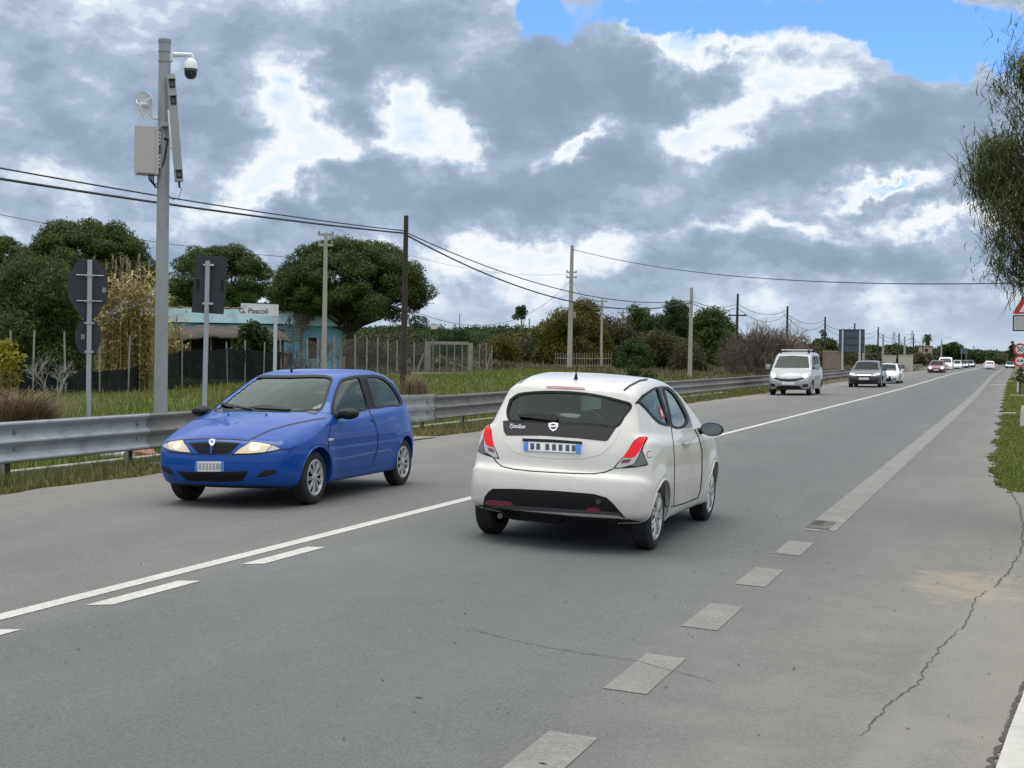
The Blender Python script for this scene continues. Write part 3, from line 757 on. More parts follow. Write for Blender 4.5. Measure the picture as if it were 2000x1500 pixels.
# mirrors
for sy in (1, -1):
    m = MB(); m.lathe([(.001, -.05), (.05, -.045), (.085, -.02), (.095, .02), (.09, .05)], Matrix.Translation((.62, sy * .90, .985)) @ Matrix.Rotation(R(-90), 4, 'Y') @ Matrix.Scale(.75, 4, (1, 0, 0)) @ Matrix.Scale(1.25, 4, (0, 1, 0)), 28)
    mo = m.build('wing_mirror', M_BLACKGLOSS, root, True)
    m = MB(); m.lathe([(.001, .052), (.082, .052)], Matrix.Translation((.62, sy * .90, .985)) @ Matrix.Rotation(R(-90), 4, 'Y') @ Matrix.Scale(.75, 4, (1, 0, 0)) @ Matrix.Scale(1.25, 4, (0, 1, 0)), 28)
    m.build('mirror_glass', mat('mirror_silver', (.16, .19, .19), .03, metal=1), mo, True)
    MB().tube([(.64, sy * .84, .965), (.63, sy * .74, .95)], [.028, .035], 10).build('mirror_arm', M_BLACK, mo, True)
# aerial
h = W.hit_px(*zw((864, 158))[0])
m = MB(); m.tube([h[0] - Vector((0, 0, .01)), h[0] + Vector((0, 0, .035)), h[0] + Vector((0, 0, .06))], [.022, .012, .005], 10)
m.tube([h[0] + Vector((0, 0, .05)), h[0] + Vector((-.03, 0, .17)), h[0] + Vector((-.06, 0, .30))], [.004, .003, .0025], 6); m.build('aerial', M_BLACK, root, True)
# warning sticker in the rear side window, exhaust
W.panel('window_sticker', zw((1480, 352), (1512, 372), (1540, 440), (1518, 456), (1500, 420)), mat('sticker_red', (.28, .03, .04), .5), off=-.003, t=.001)
W.panel('window_sticker', zw((1495, 378), (1512, 392), (1524, 430), (1512, 436)), mat('sticker_white', (.5, .48, .48), .5), off=-.002, t=.001)
MB().tube([(-1.82, .44, .245), (-1.5, .42, .26)], .024, 12).build('exhaust_pipe', mat('exhaust_metal', (.18, .15, .13), .4, metal=.9), root, True)
MB().box((-1.45, .2, .25), (.36, .5, .12), bev=.05).build('silencer', M_WELL, root, True)
W.wheels((7, .016, .13))
W.cabin([(.12, .36, .42, .5), (.12, -.36, .42, .5), (-.72, 0, .44, 1.22)], .75, .36)
W.shell()
# ------------------------------------------------------------------ the blue hatchback coming the other way
DB = dict(wb=2.38, wr=.282, tw=.168, track=1.425, gap=.04, rim=.188, flare=.012,
    profile=[(1.76, .20), (1.88, .245), (1.935, .34), (1.95, .47), (1.94, .57), None, (1.93, .60), (1.885, .685), (1.80, .74), None, (1.6, .815), (1.3, .895), (1.0, .955), (.82, .985), None, (.55, 1.13), (.25, 1.275), (.08, 1.345), (-.1, 1.39), (-.35, 1.42), (-.65, 1.432), (-.95, 1.415), (-1.25, 1.365), (-1.42, 1.31), None, (-1.5, 1.18), (-1.60, 1.0), (-1.68, .85), (-1.73, .68), (-1.765, .55), (-1.77, .42), (-1.73, .3), (-1.66, .24), None, (-1.4, .2), None, (1.76, .20)],
    plan=[(-1.8, .70), (-1.6, .76), (-1.2, .825), (-.6, .845), (0, .845), (.6, .84), (1.2, .825), (1.5, .79), (1.8, .72), (1.95, .66)],
    section=[(.0, .89), (.2, .945), (.35, .975), (.5, .992), (.62, 1.0), (.75, .988), (.88, .955), (1.0, .905), (1.3, .82)],
    belt=[(-1.8, 1.0), (-1.2, .965), (-.5, .925), (.3, .885), (.9, .86), (1.3, .9), (1.6, .95), (2, 1.1)],
    gplan=[(-1.7, .69), (-1.4, .715), (-1.0, .735), (-.4, .755), (.3, .762), (.9, .775), (1.9, .7)],
    tumble=.34, tumble2=.12,
    bow=[(-1.9, -.24), (-1.5, -.2), (-1.0, -.06), (-.4, 0), (0, .1), (.5, .18), (1.0, .22), (1.5, .26), (1.95, .27)],
    bow4=[(-1.9, -.1), (-1.3, -.05), (-.5, 0), (.8, 0), (1.4, .05), (1.95, .1)],
    crown=[(-1.9, .03), (-1.4, .06), (-.5, .06), (.4, .07), (1.0, .12), (1.9, .14)],
    round=[(-1.9, .10), (-1.4, .08), (-.5, .05), (.8, .05), (1.3, .11), (1.95, .13)], roofround=.11, crease=[(.565, .006)])
DB['profile'] = [p if p is None or p[1] < .9 else (p[0], .9 + (p[1] - .9) * .955) for p in DB['profile']]
root = place_car('hatchback_car', (-7.675, 13.147), -1, .0253, 2.38, -1, 'blue three-door hatchback with lit headlights coming toward the camera')
P_BLUE = car_paint('paint_blue', (.0, .058, .30), .35, metal=.0, dirt=((.015, .085, .28), .16, 1.6), coat=.6, spec=.12)
B = Car(DB, root, P_BLUE, .02)
zb = zoomer(300, 690, .26)
B.window('windscreen', zb((440, 425), (495, 372), (600, 285), (715, 190), (760, 178), (1000, 174), (1338, 186), (1325, 235), (1262, 415), (1235, 428), (900, 432), (600, 428)), M_GLASS)
DWN = zb((1346, 455), (1346, 400), (1364, 312), (1398, 225), (1418, 200), (1480, 184), (1543, 176), (1576, 260), (1607, 412), (1500, 438), (1400, 458))
QWN = zb((1590, 174), (1660, 170), (1720, 186), (1786, 240), (1846, 332), (1862, 386), (1760, 394), (1660, 404), (1636, 330), (1612, 250))
B.panel('side_window_surround', holes=[DWN, QWN], poly=zb((1333, 462), (1333, 400), (1352, 310), (1388, 218), (1412, 190), (1480, 172), (1560, 164), (1660, 160), (1725, 176), (1795, 232), (1856, 330), (1874, 392), (1760, 402), (1620, 420), (1500, 447), (1400, 466)), mt=M_BLACK, off=.0015, both=True)
B.window('door_window', DWN, M_GLASS, both=True)
B.window('quarter_window', QWN, M_GLASS, both=True)
B.window('rear_window', [(-.55, .98), (.55, .98), (.50, 1.26), (0, 1.29), (-.50, 1.26)], M_GLASS, how=180)
for mir in (False, True):
    lo = B.panel('headlight', zb((592, 757), (650, 715), (735, 660), (800, 668), (872, 680), (935, 703), (955, 720), (900, 734), (860, 743), (720, 757)), M_BLACK, off=.001, mirror=mir)
    B.panel('lens', zb((605, 754), (655, 715), (737, 667), (800, 674), (868, 686), (884, 692), (838, 742), (720, 752)), M_LAMPLIT, off=.005, parent=lo, mirror=mir)
    B.panel('bulb', zb(*[(760 + 44 * math.cos(a), 712 + 26 * math.sin(a)) for a in np.linspace(0, 6.28, 16)[:-1]]), M_BEAM, off=.007, parent=lo, mirror=mir)
    B.panel('indicator', zb((846, 741), (890, 694), (932, 708), (948, 719), (900, 731)), M_LAMPGREY, off=.005, parent=lo, mirror=mir)
    B.panel('fog_recess', zb((770, 938), (800, 900), (830, 880), (920, 874), (930, 884), (905, 910), (860, 927)), M_SEAM, off=.002, mirror=mir)
    B.strip('fog_lip', zb((765, 941), (860, 932), (912, 910), (936, 886)), 2.2, P_BLUE, off=.012, t=.01, mirror=mir)
gr = B.panel('grille', zb((262, 674), (345, 667), (440, 664), (550, 667), (654, 674), (604, 722), (562, 752), (440, 759), (345, 753), (302, 717)), M_SEAM, off=.002)
B.strip('grille_bar', zb((442, 690), (437, 725), (432, 758)), 3.5, P_BLUE, off=.012, t=.01, parent=gr)
for k in range(6):
    y = 684 + 12 * k
    B.strip('grille_slat', zb((290 + k * 8, y), (440, y - 4), (630 - k * 9, y)), 1.1, M_BLACK, off=.007, t=.005, parent=gr)
em = B.panel('emblem', zb((420, 656), (443, 649), (466, 656), (464, 676), (452, 694), (442, 700), (430, 692), (421, 676)), M_CHROME, off=.014, t=.012)
B.panel('emblem_field', zb(*[(442 + 12 * math.cos(a), 668 + 10 * math.sin(a)) for a in np.linspace(0, 6.28, 12)[:-1]]), M_PLATEBLUE, off=.017, parent=em)
pl = B.panel('licence_plate', zb((318, 811), (425, 812), (528, 812), (528, 886), (425, 887), (318, 885)), M_PLATE, off=.012, t=.012)
B.panel('blue_band', zb((318, 811), (334, 811), (334, 885), (318, 885)), M_PLATEBLUE, off=.015, parent=pl)
B.panel('blue_band', zb((512, 812), (528, 812), (528, 886), (512, 886)), M_PLATEBLUE, off=.015, parent=pl)
MG = mat('plate_grey', (.33, .34, .36), .5)
for x in (346, 372, 398, 424, 450, 474, 494): B.panel('plate_character', zb((x, 826), (x + 15, 826), (x + 15, 872), (x, 872)), MG, off=.015, t=.003, parent=pl)
it = B.panel('lower_intake', zb((170, 886), (330, 891), (500, 892), (712, 884), (692, 925), (660, 962), (480, 967), (260, 957), (218, 930)), M_SEAM, off=.002)
for k in range(4): B.strip('intake_slat', zb((200 + k * 14, 903 + k * 15), (440, 906 + k * 15), (698 - k * 10, 900 + k * 15)), 1.6, M_BLACK, off=.009, t=.008, parent=it)
B.strip('bonnet_seam', zb((88, 668), (170, 656), (250, 649), (340, 644), (430, 642), (560, 645), (715, 656), (760, 632), (800, 612), (900, 570), (1000, 543), (1100, 520), (1200, 500), (1290, 488)), 2.4, M_SEAM, off=.001, t=.003)
B.strip('bumper_seam', zb((100, 742), (200, 752), (300, 760), (440, 764), (600, 761), (720, 760), (860, 746), (955, 722), (1050, 715)), 2.0, M_SEAM, off=.001, t=.003)
B.strip('door_seam', zb((1340, 480), (1330, 560), (1318, 620), (1312, 780), (1312, 878)), 2.2, M_SEAM, off=.001, t=.003, both=True)
B.strip('door_seam', zb((1618, 425), (1660, 520), (1684, 600), (1684, 700), (1660, 790), (1640, 826)), 2.0, M_SEAM, off=.001, t=.003, both=True)
B.strip('side_moulding', zb((1345, 628), (1450, 612), (1560, 596), (1680, 578), (1800, 562)), 3.2, P_BLUE, off=.008, t=.008, both=True)
B.strip('sill', zb((1314, 888), (1450, 864), (1600, 838), (1772, 806)), 3.0, P_BLUE, off=.012, t=.012, both=True)
B.panel('door_handle', zb((1640, 498), (1672, 492), (1676, 508), (1644, 514)), P_BLUE, off=.014, t=.012, both=True)
B.panel('side_indicator', zb((1308, 640), (1345, 636), (1348, 652), (1312, 658)), M_LAMPGREY, off=.01, t=.008, both=True)
for c in ((562, 462), (846, 463)): B.panel('washer_nozzle', zb(*[(c[0] + 7 * math.cos(a), c[1] + 6 * math.sin(a)) for a in np.linspace(0, 6.28, 9)[:-1]]), M_BLACK, off=.012, t=.01)
B.panel('wiper', zb((497, 384), (530, 380), (600, 396), (680, 412), (740, 426), (735, 432), (650, 420), (560, 410)), M_BLACK, off=.022, t=.012)
B.panel('wiper', zb((720, 414), (800, 402), (840, 398), (930, 410), (1032, 430), (1010, 436), (880, 430), (780, 424), (730, 420)), M_BLACK, off=.022, t=.012)
for sy in (1, -1):
    m = MB(); m.lathe([(.001, -.10), (.05, -.09), (.08, -.05), (.092, .0), (.09, .05)], Matrix.Translation((.62, sy * .90, .93)) @ Matrix.Rotation(R(-90), 4, 'Y') @ Matrix.Scale(.68, 4, (1, 0, 0)) @ Matrix.Scale(1.25, 4, (0, 1, 0)), 24)
    mo = m.build('wing_mirror', M_BLACK, root, True)
    MB().lathe([(.001, .052), (.08, .052)], Matrix.Translation((.62, sy * .90, .93)) @ Matrix.Rotation(R(-90), 4, 'Y') @ Matrix.Scale(.68, 4, (1, 0, 0)) @ Matrix.Scale(1.25, 4, (0, 1, 0)), 24).build('mirror_glass', MATS['mirror_silver'], mo, True)
    MB().tube([(.64, sy * .84, .91), (.64, sy * .75, .9)], [.03, .04], 8).build('mirror_arm', M_BLACK, mo, True)
h = B.hit_px(*zb((1036, 138))[0])
m = MB(); m.tube([h[0] - Vector((0, 0, .01)), h[0] + Vector((0, 0, .03))], [.02, .012], 8); m.tube([h[0] + Vector((0, 0, .02)), h[0] + Vector((-.22, .04, .075))], [.004, .003], 6); m.build('aerial', M_BLACK, root, True)
B.wheels((9, .010, .09))
B.cabin([(-.1, .36, .40, .5), (-.1, -.36, .40, .5), (-.85, 0, .44, 1.2)], .58, .36)
B.shell()
# ------------------------------------------------------------------ the queue of oncoming traffic and the car far ahead
M_TRAFFICBEAM = mat('traffic_beam', (.8, .8, .75), .2, emit=(1, .96, .88), estr=1.0)
def traffic(name, cat, label, px, D, toward, dims, paint, lit=True, cell=.035, dy=0.0, detail=2, front='hatch', group=None):
    p = base(px, D); wb = dims['wb']
    root = place_car(name, (p[0], p[1]), -1 if toward < 0 else 1, 0.0, wb, toward, label, group=group); root['category'] = cat
    C = Car(dims, root, paint, cell); g = dims['glass']
    st = .05 if detail < 2 else .035
    C.window('windscreen', g['ws'], M_GLASSDARK, how=0)
    C.window('rear_window', g['rw'], M_GLASS, how=180)
    for poly in g['side']: C.window('side_window', poly, M_GLASSDARK, how=90, both=True)
    rear = toward > 0
    L = dims['lamps']
    for sg in (1, -1):
        mir = lambda q: [(sg * u, v) for u, v in q][::sg]
        lo = C.panel('headlight', mir(L['head']), M_LAMPGREY, how=0, off=.006, step=st)
        if lo is not None and lit: C.panel('bulb', mir([(L['bulb'][0] + L['br'] * math.cos(a), L['bulb'][1] + L['br'] * math.sin(a)) for a in np.linspace(0, 6.28, 13)[:-1]]), M_TRAFFICBEAM, how=0, off=.012, step=.03, parent=lo)
        C.panel('tail_lamp', mir(L['tail']), M_REDLIT if rear else M_REDLAMP, how=180, off=.008, step=st)
        if detail > 0: C.panel('fog_recess', mir(L['fog']), M_SEAM, how=0, off=.004, step=st)
    gr = C.panel('grille', L['grille'], M_SEAM, how=0, off=.004, step=st)
    if 'bar' in L: C.panel('grille_bar', L['bar'], M_CHROME, how=0, off=.016, step=st, parent=gr)
    C.panel('lower_intake', L['intake'], M_SEAM, how=0, off=.004, step=st)
    z = L['plate']
    C.panel('licence_plate', [(-.26, z), (.26, z), (.26, z + .11), (-.26, z + .11)], M_PLATE, how=0, off=.014, t=.014, step=.04)
    z = L['rplate']; C.panel('licence_plate', [(-.26, z), (.26, z), (.26, z + .11), (-.26, z + .11)], M_PLATE, how=180, off=.014, t=.014, step=.04)
    C.panel('rear_bumper_insert', L['rins'], M_BLACK, how=180, off=.006, step=st)
    C.wheels((5 if detail else 5, .03, 0))
    mx, my, mz = dims['mirror']
    for sy in (1, -1):
        mo = MB().box((mx, sy * my, mz), (.1, .2, dims.get('mh', .14)), bev=.045).build('wing_mirror', dims.get('mmat', paint), root, True)
        MB().tube([(mx, sy * (my - .06), mz - .03), (mx, sy * (my - .2), mz - .05)], .03, 6).build('mirror_arm', M_BLACK, mo, True)
    if detail: C.cabin([(-.05, .38, .45, .5), (-.05, -.38, .45, .5), (-.85, 0, .48, 1.2)], .7, .36)
    if 'rack' in dims:
        x0, x1, zr = dims['rack']
        for x in (x0, x1):
            m = MB(); m.box((x, 0, zr), (.09, 1.2, .045), bev=.02)
            rb = m.build('roof_bar', mat('bar_alu', (.75, .76, .78), .3, metal=.3), root, True)
            for sy in (1, -1): MB().box((x, sy * .6, zr - .06), (.12, .1, .13), bev=.03).build('bar_foot', M_BLACK, rb, True)
    C.shell(); return root

def scaled(D, L, W, H, **kw):
    """a body of the same make-up with other overall dimensions"""
    import copy
    E = copy.deepcopy(D); P = [p for p in D['profile'] if p]
    l0 = max(p[0] for p in P) - min(p[0] for p in P); h0 = max(p[1] for p in P); w0 = max(v for _, v in D['plan']) * 2
    a, b, c = L / l0, W / w0, H / h0
    E['profile'] = [p if p is None else (p[0] * a, p[1] * c) for p in D['profile']]
    for k in ('plan', 'gplan'): E[k] = [(x * a, v * b) for x, v in D[k]]
    for k in ('belt',): E[k] = [(x * a, v * c) for x, v in D[k]]
    for k in ('bow', 'crown', 'round', 'bow4'): E[k] = [(x * a, v) for x, v in D[k]]
    E['section'] = [(z * c, v) for z, v in D['section']]
    for k in ('wb',): E[k] = D[k] * a
    E['track'] = D['track'] * b; g = D['glass']
    E['glass'] = dict(ws=[(u * b, v * c) for u, v in g['ws']], rw=[(u * b, v * c) for u, v in g['rw']], side=[[(u * a, v * c) for u, v in q] for q in g['side']])
    Lm = {}
    for k, v in D['lamps'].items():
        if isinstance(v, list): Lm[k] = [(u * b, z * c) for u, z in v]
        elif k == 'bulb': Lm[k] = (v[0] * b, v[1] * c)
        elif k in ('plate', 'rplate'): Lm[k] = v * c
        else: Lm[k] = v
    E['lamps'] = Lm; m = D['mirror']; E['mirror'] = (m[0] * a, m[1] * b, m[2] * c); E.update(kw); return E

# a family hatchback
DF = dict(wb=2.64, wr=.315, tw=.2, track=1.53, gap=.04, rim=.21, flare=.02,
    profile=[(1.95, .2), (2.10, .27), (2.15, .42), (2.155, .55), (2.12, .66), (2.02, .74), None, (1.7, .85), (1.35, .93), (1.02, .985), None, (.6, 1.20), (.2, 1.39), (-.1, 1.455), (-.5, 1.48), (-.95, 1.465), (-1.35, 1.41), (-1.62, 1.34), None, (-1.78, 1.15), (-1.95, .98), (-2.02, .85), (-2.07, .7), (-2.1, .55), (-2.08, .38), (-2.0, .25), None, (-1.6, .22), None, (1.95, .2)],
    plan=[(-2.1, .72), (-1.8, .82), (-1.3, .89), (-.6, .905), (.2, .905), (1.0, .9), (1.5, .87), (1.9, .79), (2.16, .68)],
    section=[(0, .9), (.2, .95), (.4, .985), (.6, 1), (.78, .985), (.95, .945), (1.1, .9), (1.4, .8)],
    belt=[(-2.1, 1.05), (-1.4, 1.02), (-.5, .97), (.4, .93), (1.1, .93), (1.6, 1.0), (2.2, 1.1)],
    gplan=[(-2.0, .69), (-1.5, .745), (-.8, .79), (0, .815), (.6, .82), (1.2, .815), (2.1, .72)], tumble=.36, tumble2=.1,
    bow=[(-2.1, -.26), (-1.6, -.2), (-1.0, -.06), (-.4, 0), (.3, .1), (1.1, .18), (1.7, .25), (2.15, .3)],
    bow4=[(-2.1, -.08), (-1.2, 0), (1.2, 0), (2.15, .1)], crown=[(-2, .04), (-.5, .06), (.4, .06), (1.1, .09), (2.1, .1)],
    round=[(-2.1, .11), (-1.5, .08), (-.5, .05), (.9, .05), (1.5, .11), (2.15, .14)], roofround=.1,
    glass=dict(ws=[(-.64, 1.0), (.64, 1.0), (.53, 1.37), (0, 1.40), (-.53, 1.37)], rw=[(-.55, 1.02), (.55, 1.02), (.5, 1.28), (-.5, 1.28)],
        side=[[(.78, .97), (.72, 1.02), (.22, 1.31), (-.2, 1.385), (-.3, 1.39), (-.3, .99)], [(-.36, 1.0), (-.36, 1.39), (-.8, 1.385), (-1.2, 1.34), (-1.5, 1.2), (-1.45, 1.06)]]),
    lamps=dict(head=[(.38, .66), (.55, .64), (.80, .70), (.82, .80), (.62, .80), (.45, .73)], bulb=(.58, .715), br=.07, tail=[(.52, .78), (.74, .78), (.72, 1.0), (.6, 1.0)], fog=[(.5, .32), (.72, .34), (.7, .43), (.5, .42)],
        grille=[(-.36, .60), (.36, .60), (.40, .70), (-.40, .70)], bar=[(-.36, .655), (.36, .655), (.38, .70), (-.38, .70)], intake=[(-.45, .28), (.45, .28), (.5, .40), (-.5, .40)], plate=.44, rplate=.72, rins=[(-.5, .3), (.5, .3), (.5, .4), (-.5, .4)]),
    mirror=(.72, .98, 1.0))
# a tall van
DV = dict(wb=2.75, wr=.325, tw=.2, track=1.53, gap=.045, rim=.21, flare=.015,
    profile=[(1.95, .24), (2.1, .28), (2.16, .42), (2.16, .58), (2.12, .72), (2.04, .84), None, (1.85, .97), (1.55, 1.10), (1.38, 1.16), None, (1.05, 1.42), (.72, 1.68), (.55, 1.77), (.3, 1.82), (-.3, 1.855), (-1.2, 1.85), (-1.9, 1.82), None, (-2.05, 1.72), (-2.15, 1.2), (-2.2, .9), (-2.22, .5), (-2.18, .3), None, (-1.7, .25), None, (1.95, .24)],
    plan=[(-2.2, .84), (-1.8, .905), (-.6, .915), (.4, .915), (1.1, .91), (1.6, .88), (1.95, .8), (2.16, .7)],
    section=[(0, .92), (.25, .96), (.45, .99), (.7, 1), (.95, .99), (1.1, .975), (1.4, .93), (1.9, .84)],
    belt=[(-2.2, 1.12), (-1.0, 1.1), (.4, 1.06), (1.3, 1.06), (1.7, 1.15), (2.2, 1.25)],
    gplan=[(-2.2, .82), (-1.5, .87), (0, .885), (.8, .88), (1.5, .86), (2.1, .75)], tumble=.14, tumble2=.06,
    bow=[(-2.2, -.06), (-1.2, 0), (.3, .06), (1.3, .16), (1.8, .22), (2.15, .3)], bow4=[(-2.2, -.04), (-1.2, 0), (1.3, 0), (2.15, .14)],
    crown=[(-2, .04), (0, .05), (.9, .05), (1.4, .1), (2.1, .12)], round=[(-2.2, .08), (-.5, .05), (1.2, .06), (1.7, .12), (2.15, .15)], roofround=.13,
    glass=dict(ws=[(-.74, 1.17), (.74, 1.17), (.70, 1.3), (.62, 1.64), (0, 1.67), (-.62, 1.64), (-.70, 1.3)], rw=[(-.6, 1.2), (.6, 1.2), (.56, 1.6), (-.56, 1.6)],
        side=[[(1.12, 1.12), (1.05, 1.22), (.62, 1.60), (.25, 1.66), (.1, 1.66), (.1, 1.14)], [(.02, 1.15), (.02, 1.66), (-.8, 1.66), (-.8, 1.16)], [(-.9, 1.17), (-.9, 1.66), (-1.75, 1.62), (-1.8, 1.2)]]),
    lamps=dict(head=[(.50, .76), (.62, .74), (.84, .80), (.86, .95), (.78, 1.0), (.64, .93)], bulb=(.66, .83), br=.085, tail=[(.68, .75), (.8, .75), (.78, 1.2), (.68, 1.2)], fog=[(.56, .36), (.8, .38), (.78, .5), (.58, .48)],
        grille=[(-.62, .70), (-.3, .61), (0, .59), (.3, .61), (.62, .70), (.68, .78), (.3, .71), (0, .695), (-.3, .71), (-.68, .78)], intake=[(-.62, .24), (.62, .24), (.44, .42), (-.44, .42)], plate=.46, rplate=.8, rins=[(-.6, .32), (.6, .32), (.6, .42), (-.6, .42)]),
    mirror=(1.02, 1.04, 1.2), mh=.22)
P_SILVER = car_paint('paint_silver', (.33, .34, .355), .38, metal=.35, dirt=((.3, .29, .27), .2, 2))
P_GREY = car_paint('paint_dark_grey', (.020, .022, .026), .35, metal=.0, dirt=((.12, .11, .1), .25, 2))
P_WHITE2 = car_paint('paint_clean_white', (.68, .68, .68), .3, dirt=((.45, .43, .4), .15, 2))
P_RED = car_paint('paint_dark_red', (.13, .010, .018), .3, dirt=((.2, .1, .1), .15, 2))
P_NAVY = car_paint('paint_blue_grey', (.05, .06, .08), .3, metal=.3)
P_PALE = car_paint('paint_pale_silver', (.5, .51, .51), .3, metal=.4)
van = traffic('van', 'van', 'silver van with roof bars and lit headlights, oncoming beside the guardrail', 1545, 60.0, -1, dict(DV, rack=(.35, -.9, 1.93)), P_SILVER, cell=.03)
traffic('hatchback_car', 'car', 'dark grey hatchback with chrome grille bar, following the silver van', 1690, 76.5, -1, dict(DF, mmat=P_GREY), P_GREY, lit=False, cell=.03)
DC = scaled(DF, 4.25, 1.78, 1.30, mmat=P_WHITE2, wr=.32)
DC['lamps'] = dict(DC['lamps'], grille=[(-.45, .22), (.45, .22), (.38, .50), (-.38, .50)], intake=[(-.3, .2), (.3, .2), (.3, .25), (-.3, .25)]); DC['lamps'].pop('bar')
traffic('coupe_car', 'car', 'low white coupe with a wide black grille, half hidden behind the dark grey hatchback', 1729, 87.0, -1, DC, P_WHITE2, lit=True, cell=.035)
DR = scaled(DF, 4.1, 1.76, 1.47); DR['lamps'] = dict(DR['lamps'], br=.12, grille=[(-.42, .50), (.42, .50), (.45, .66), (-.45, .66)]); DR['lamps'].pop('bar')
traffic('hatchback_car', 'car', 'dark red car with bright round headlights leading the far queue', 1829, 141.0, -1, DR, P_RED, cell=.045, detail=1)
traffic('van', 'van', 'white van right behind the dark red car', 1846, 176.0, -1, dict(DV, lamps=dict(DV['lamps'], br=.1)), P_WHITE2, cell=.05, detail=0)
DS = scaled(DF, 4.1, 1.76, 1.48); DS['lamps'] = dict(DS['lamps'], br=.1)
traffic('hatchback_car', 'car', 'pale silver car following the white van in the far queue', 1867, 196.0, -1, DS, P_PALE, cell=.06, detail=0)
traffic('hatchback_car', 'car', 'blue-grey car between the pale silver car and the last black car', 1881, 221.0, -1, DS, P_NAVY, cell=.06, detail=0)
traffic('hatchback_car', 'car', 'black car at the end of the visible oncoming queue', 1894, 246.0, -1, DS, P_GREY, cell=.06, detail=0)
DT = scaled(DF, 4.0, 1.74, 1.48); DT['lamps'] = dict(DT['lamps'], tail=[(.55, .8), (.8, .8), (.76, 1.02), (.6, 1.02)])
traffic('hatchback_car', 'car', 'small white car driving away in the far right lane', 1932, 208.0, 1, DT, P_WHITE2, cell=.06, detail=0)
traffic('hatchback_car', 'car', 'dark car with one bright headlight far off beside the speed limit sign', 1972, 262.0, -1, DS, P_GREY, cell=.06, detail=0)
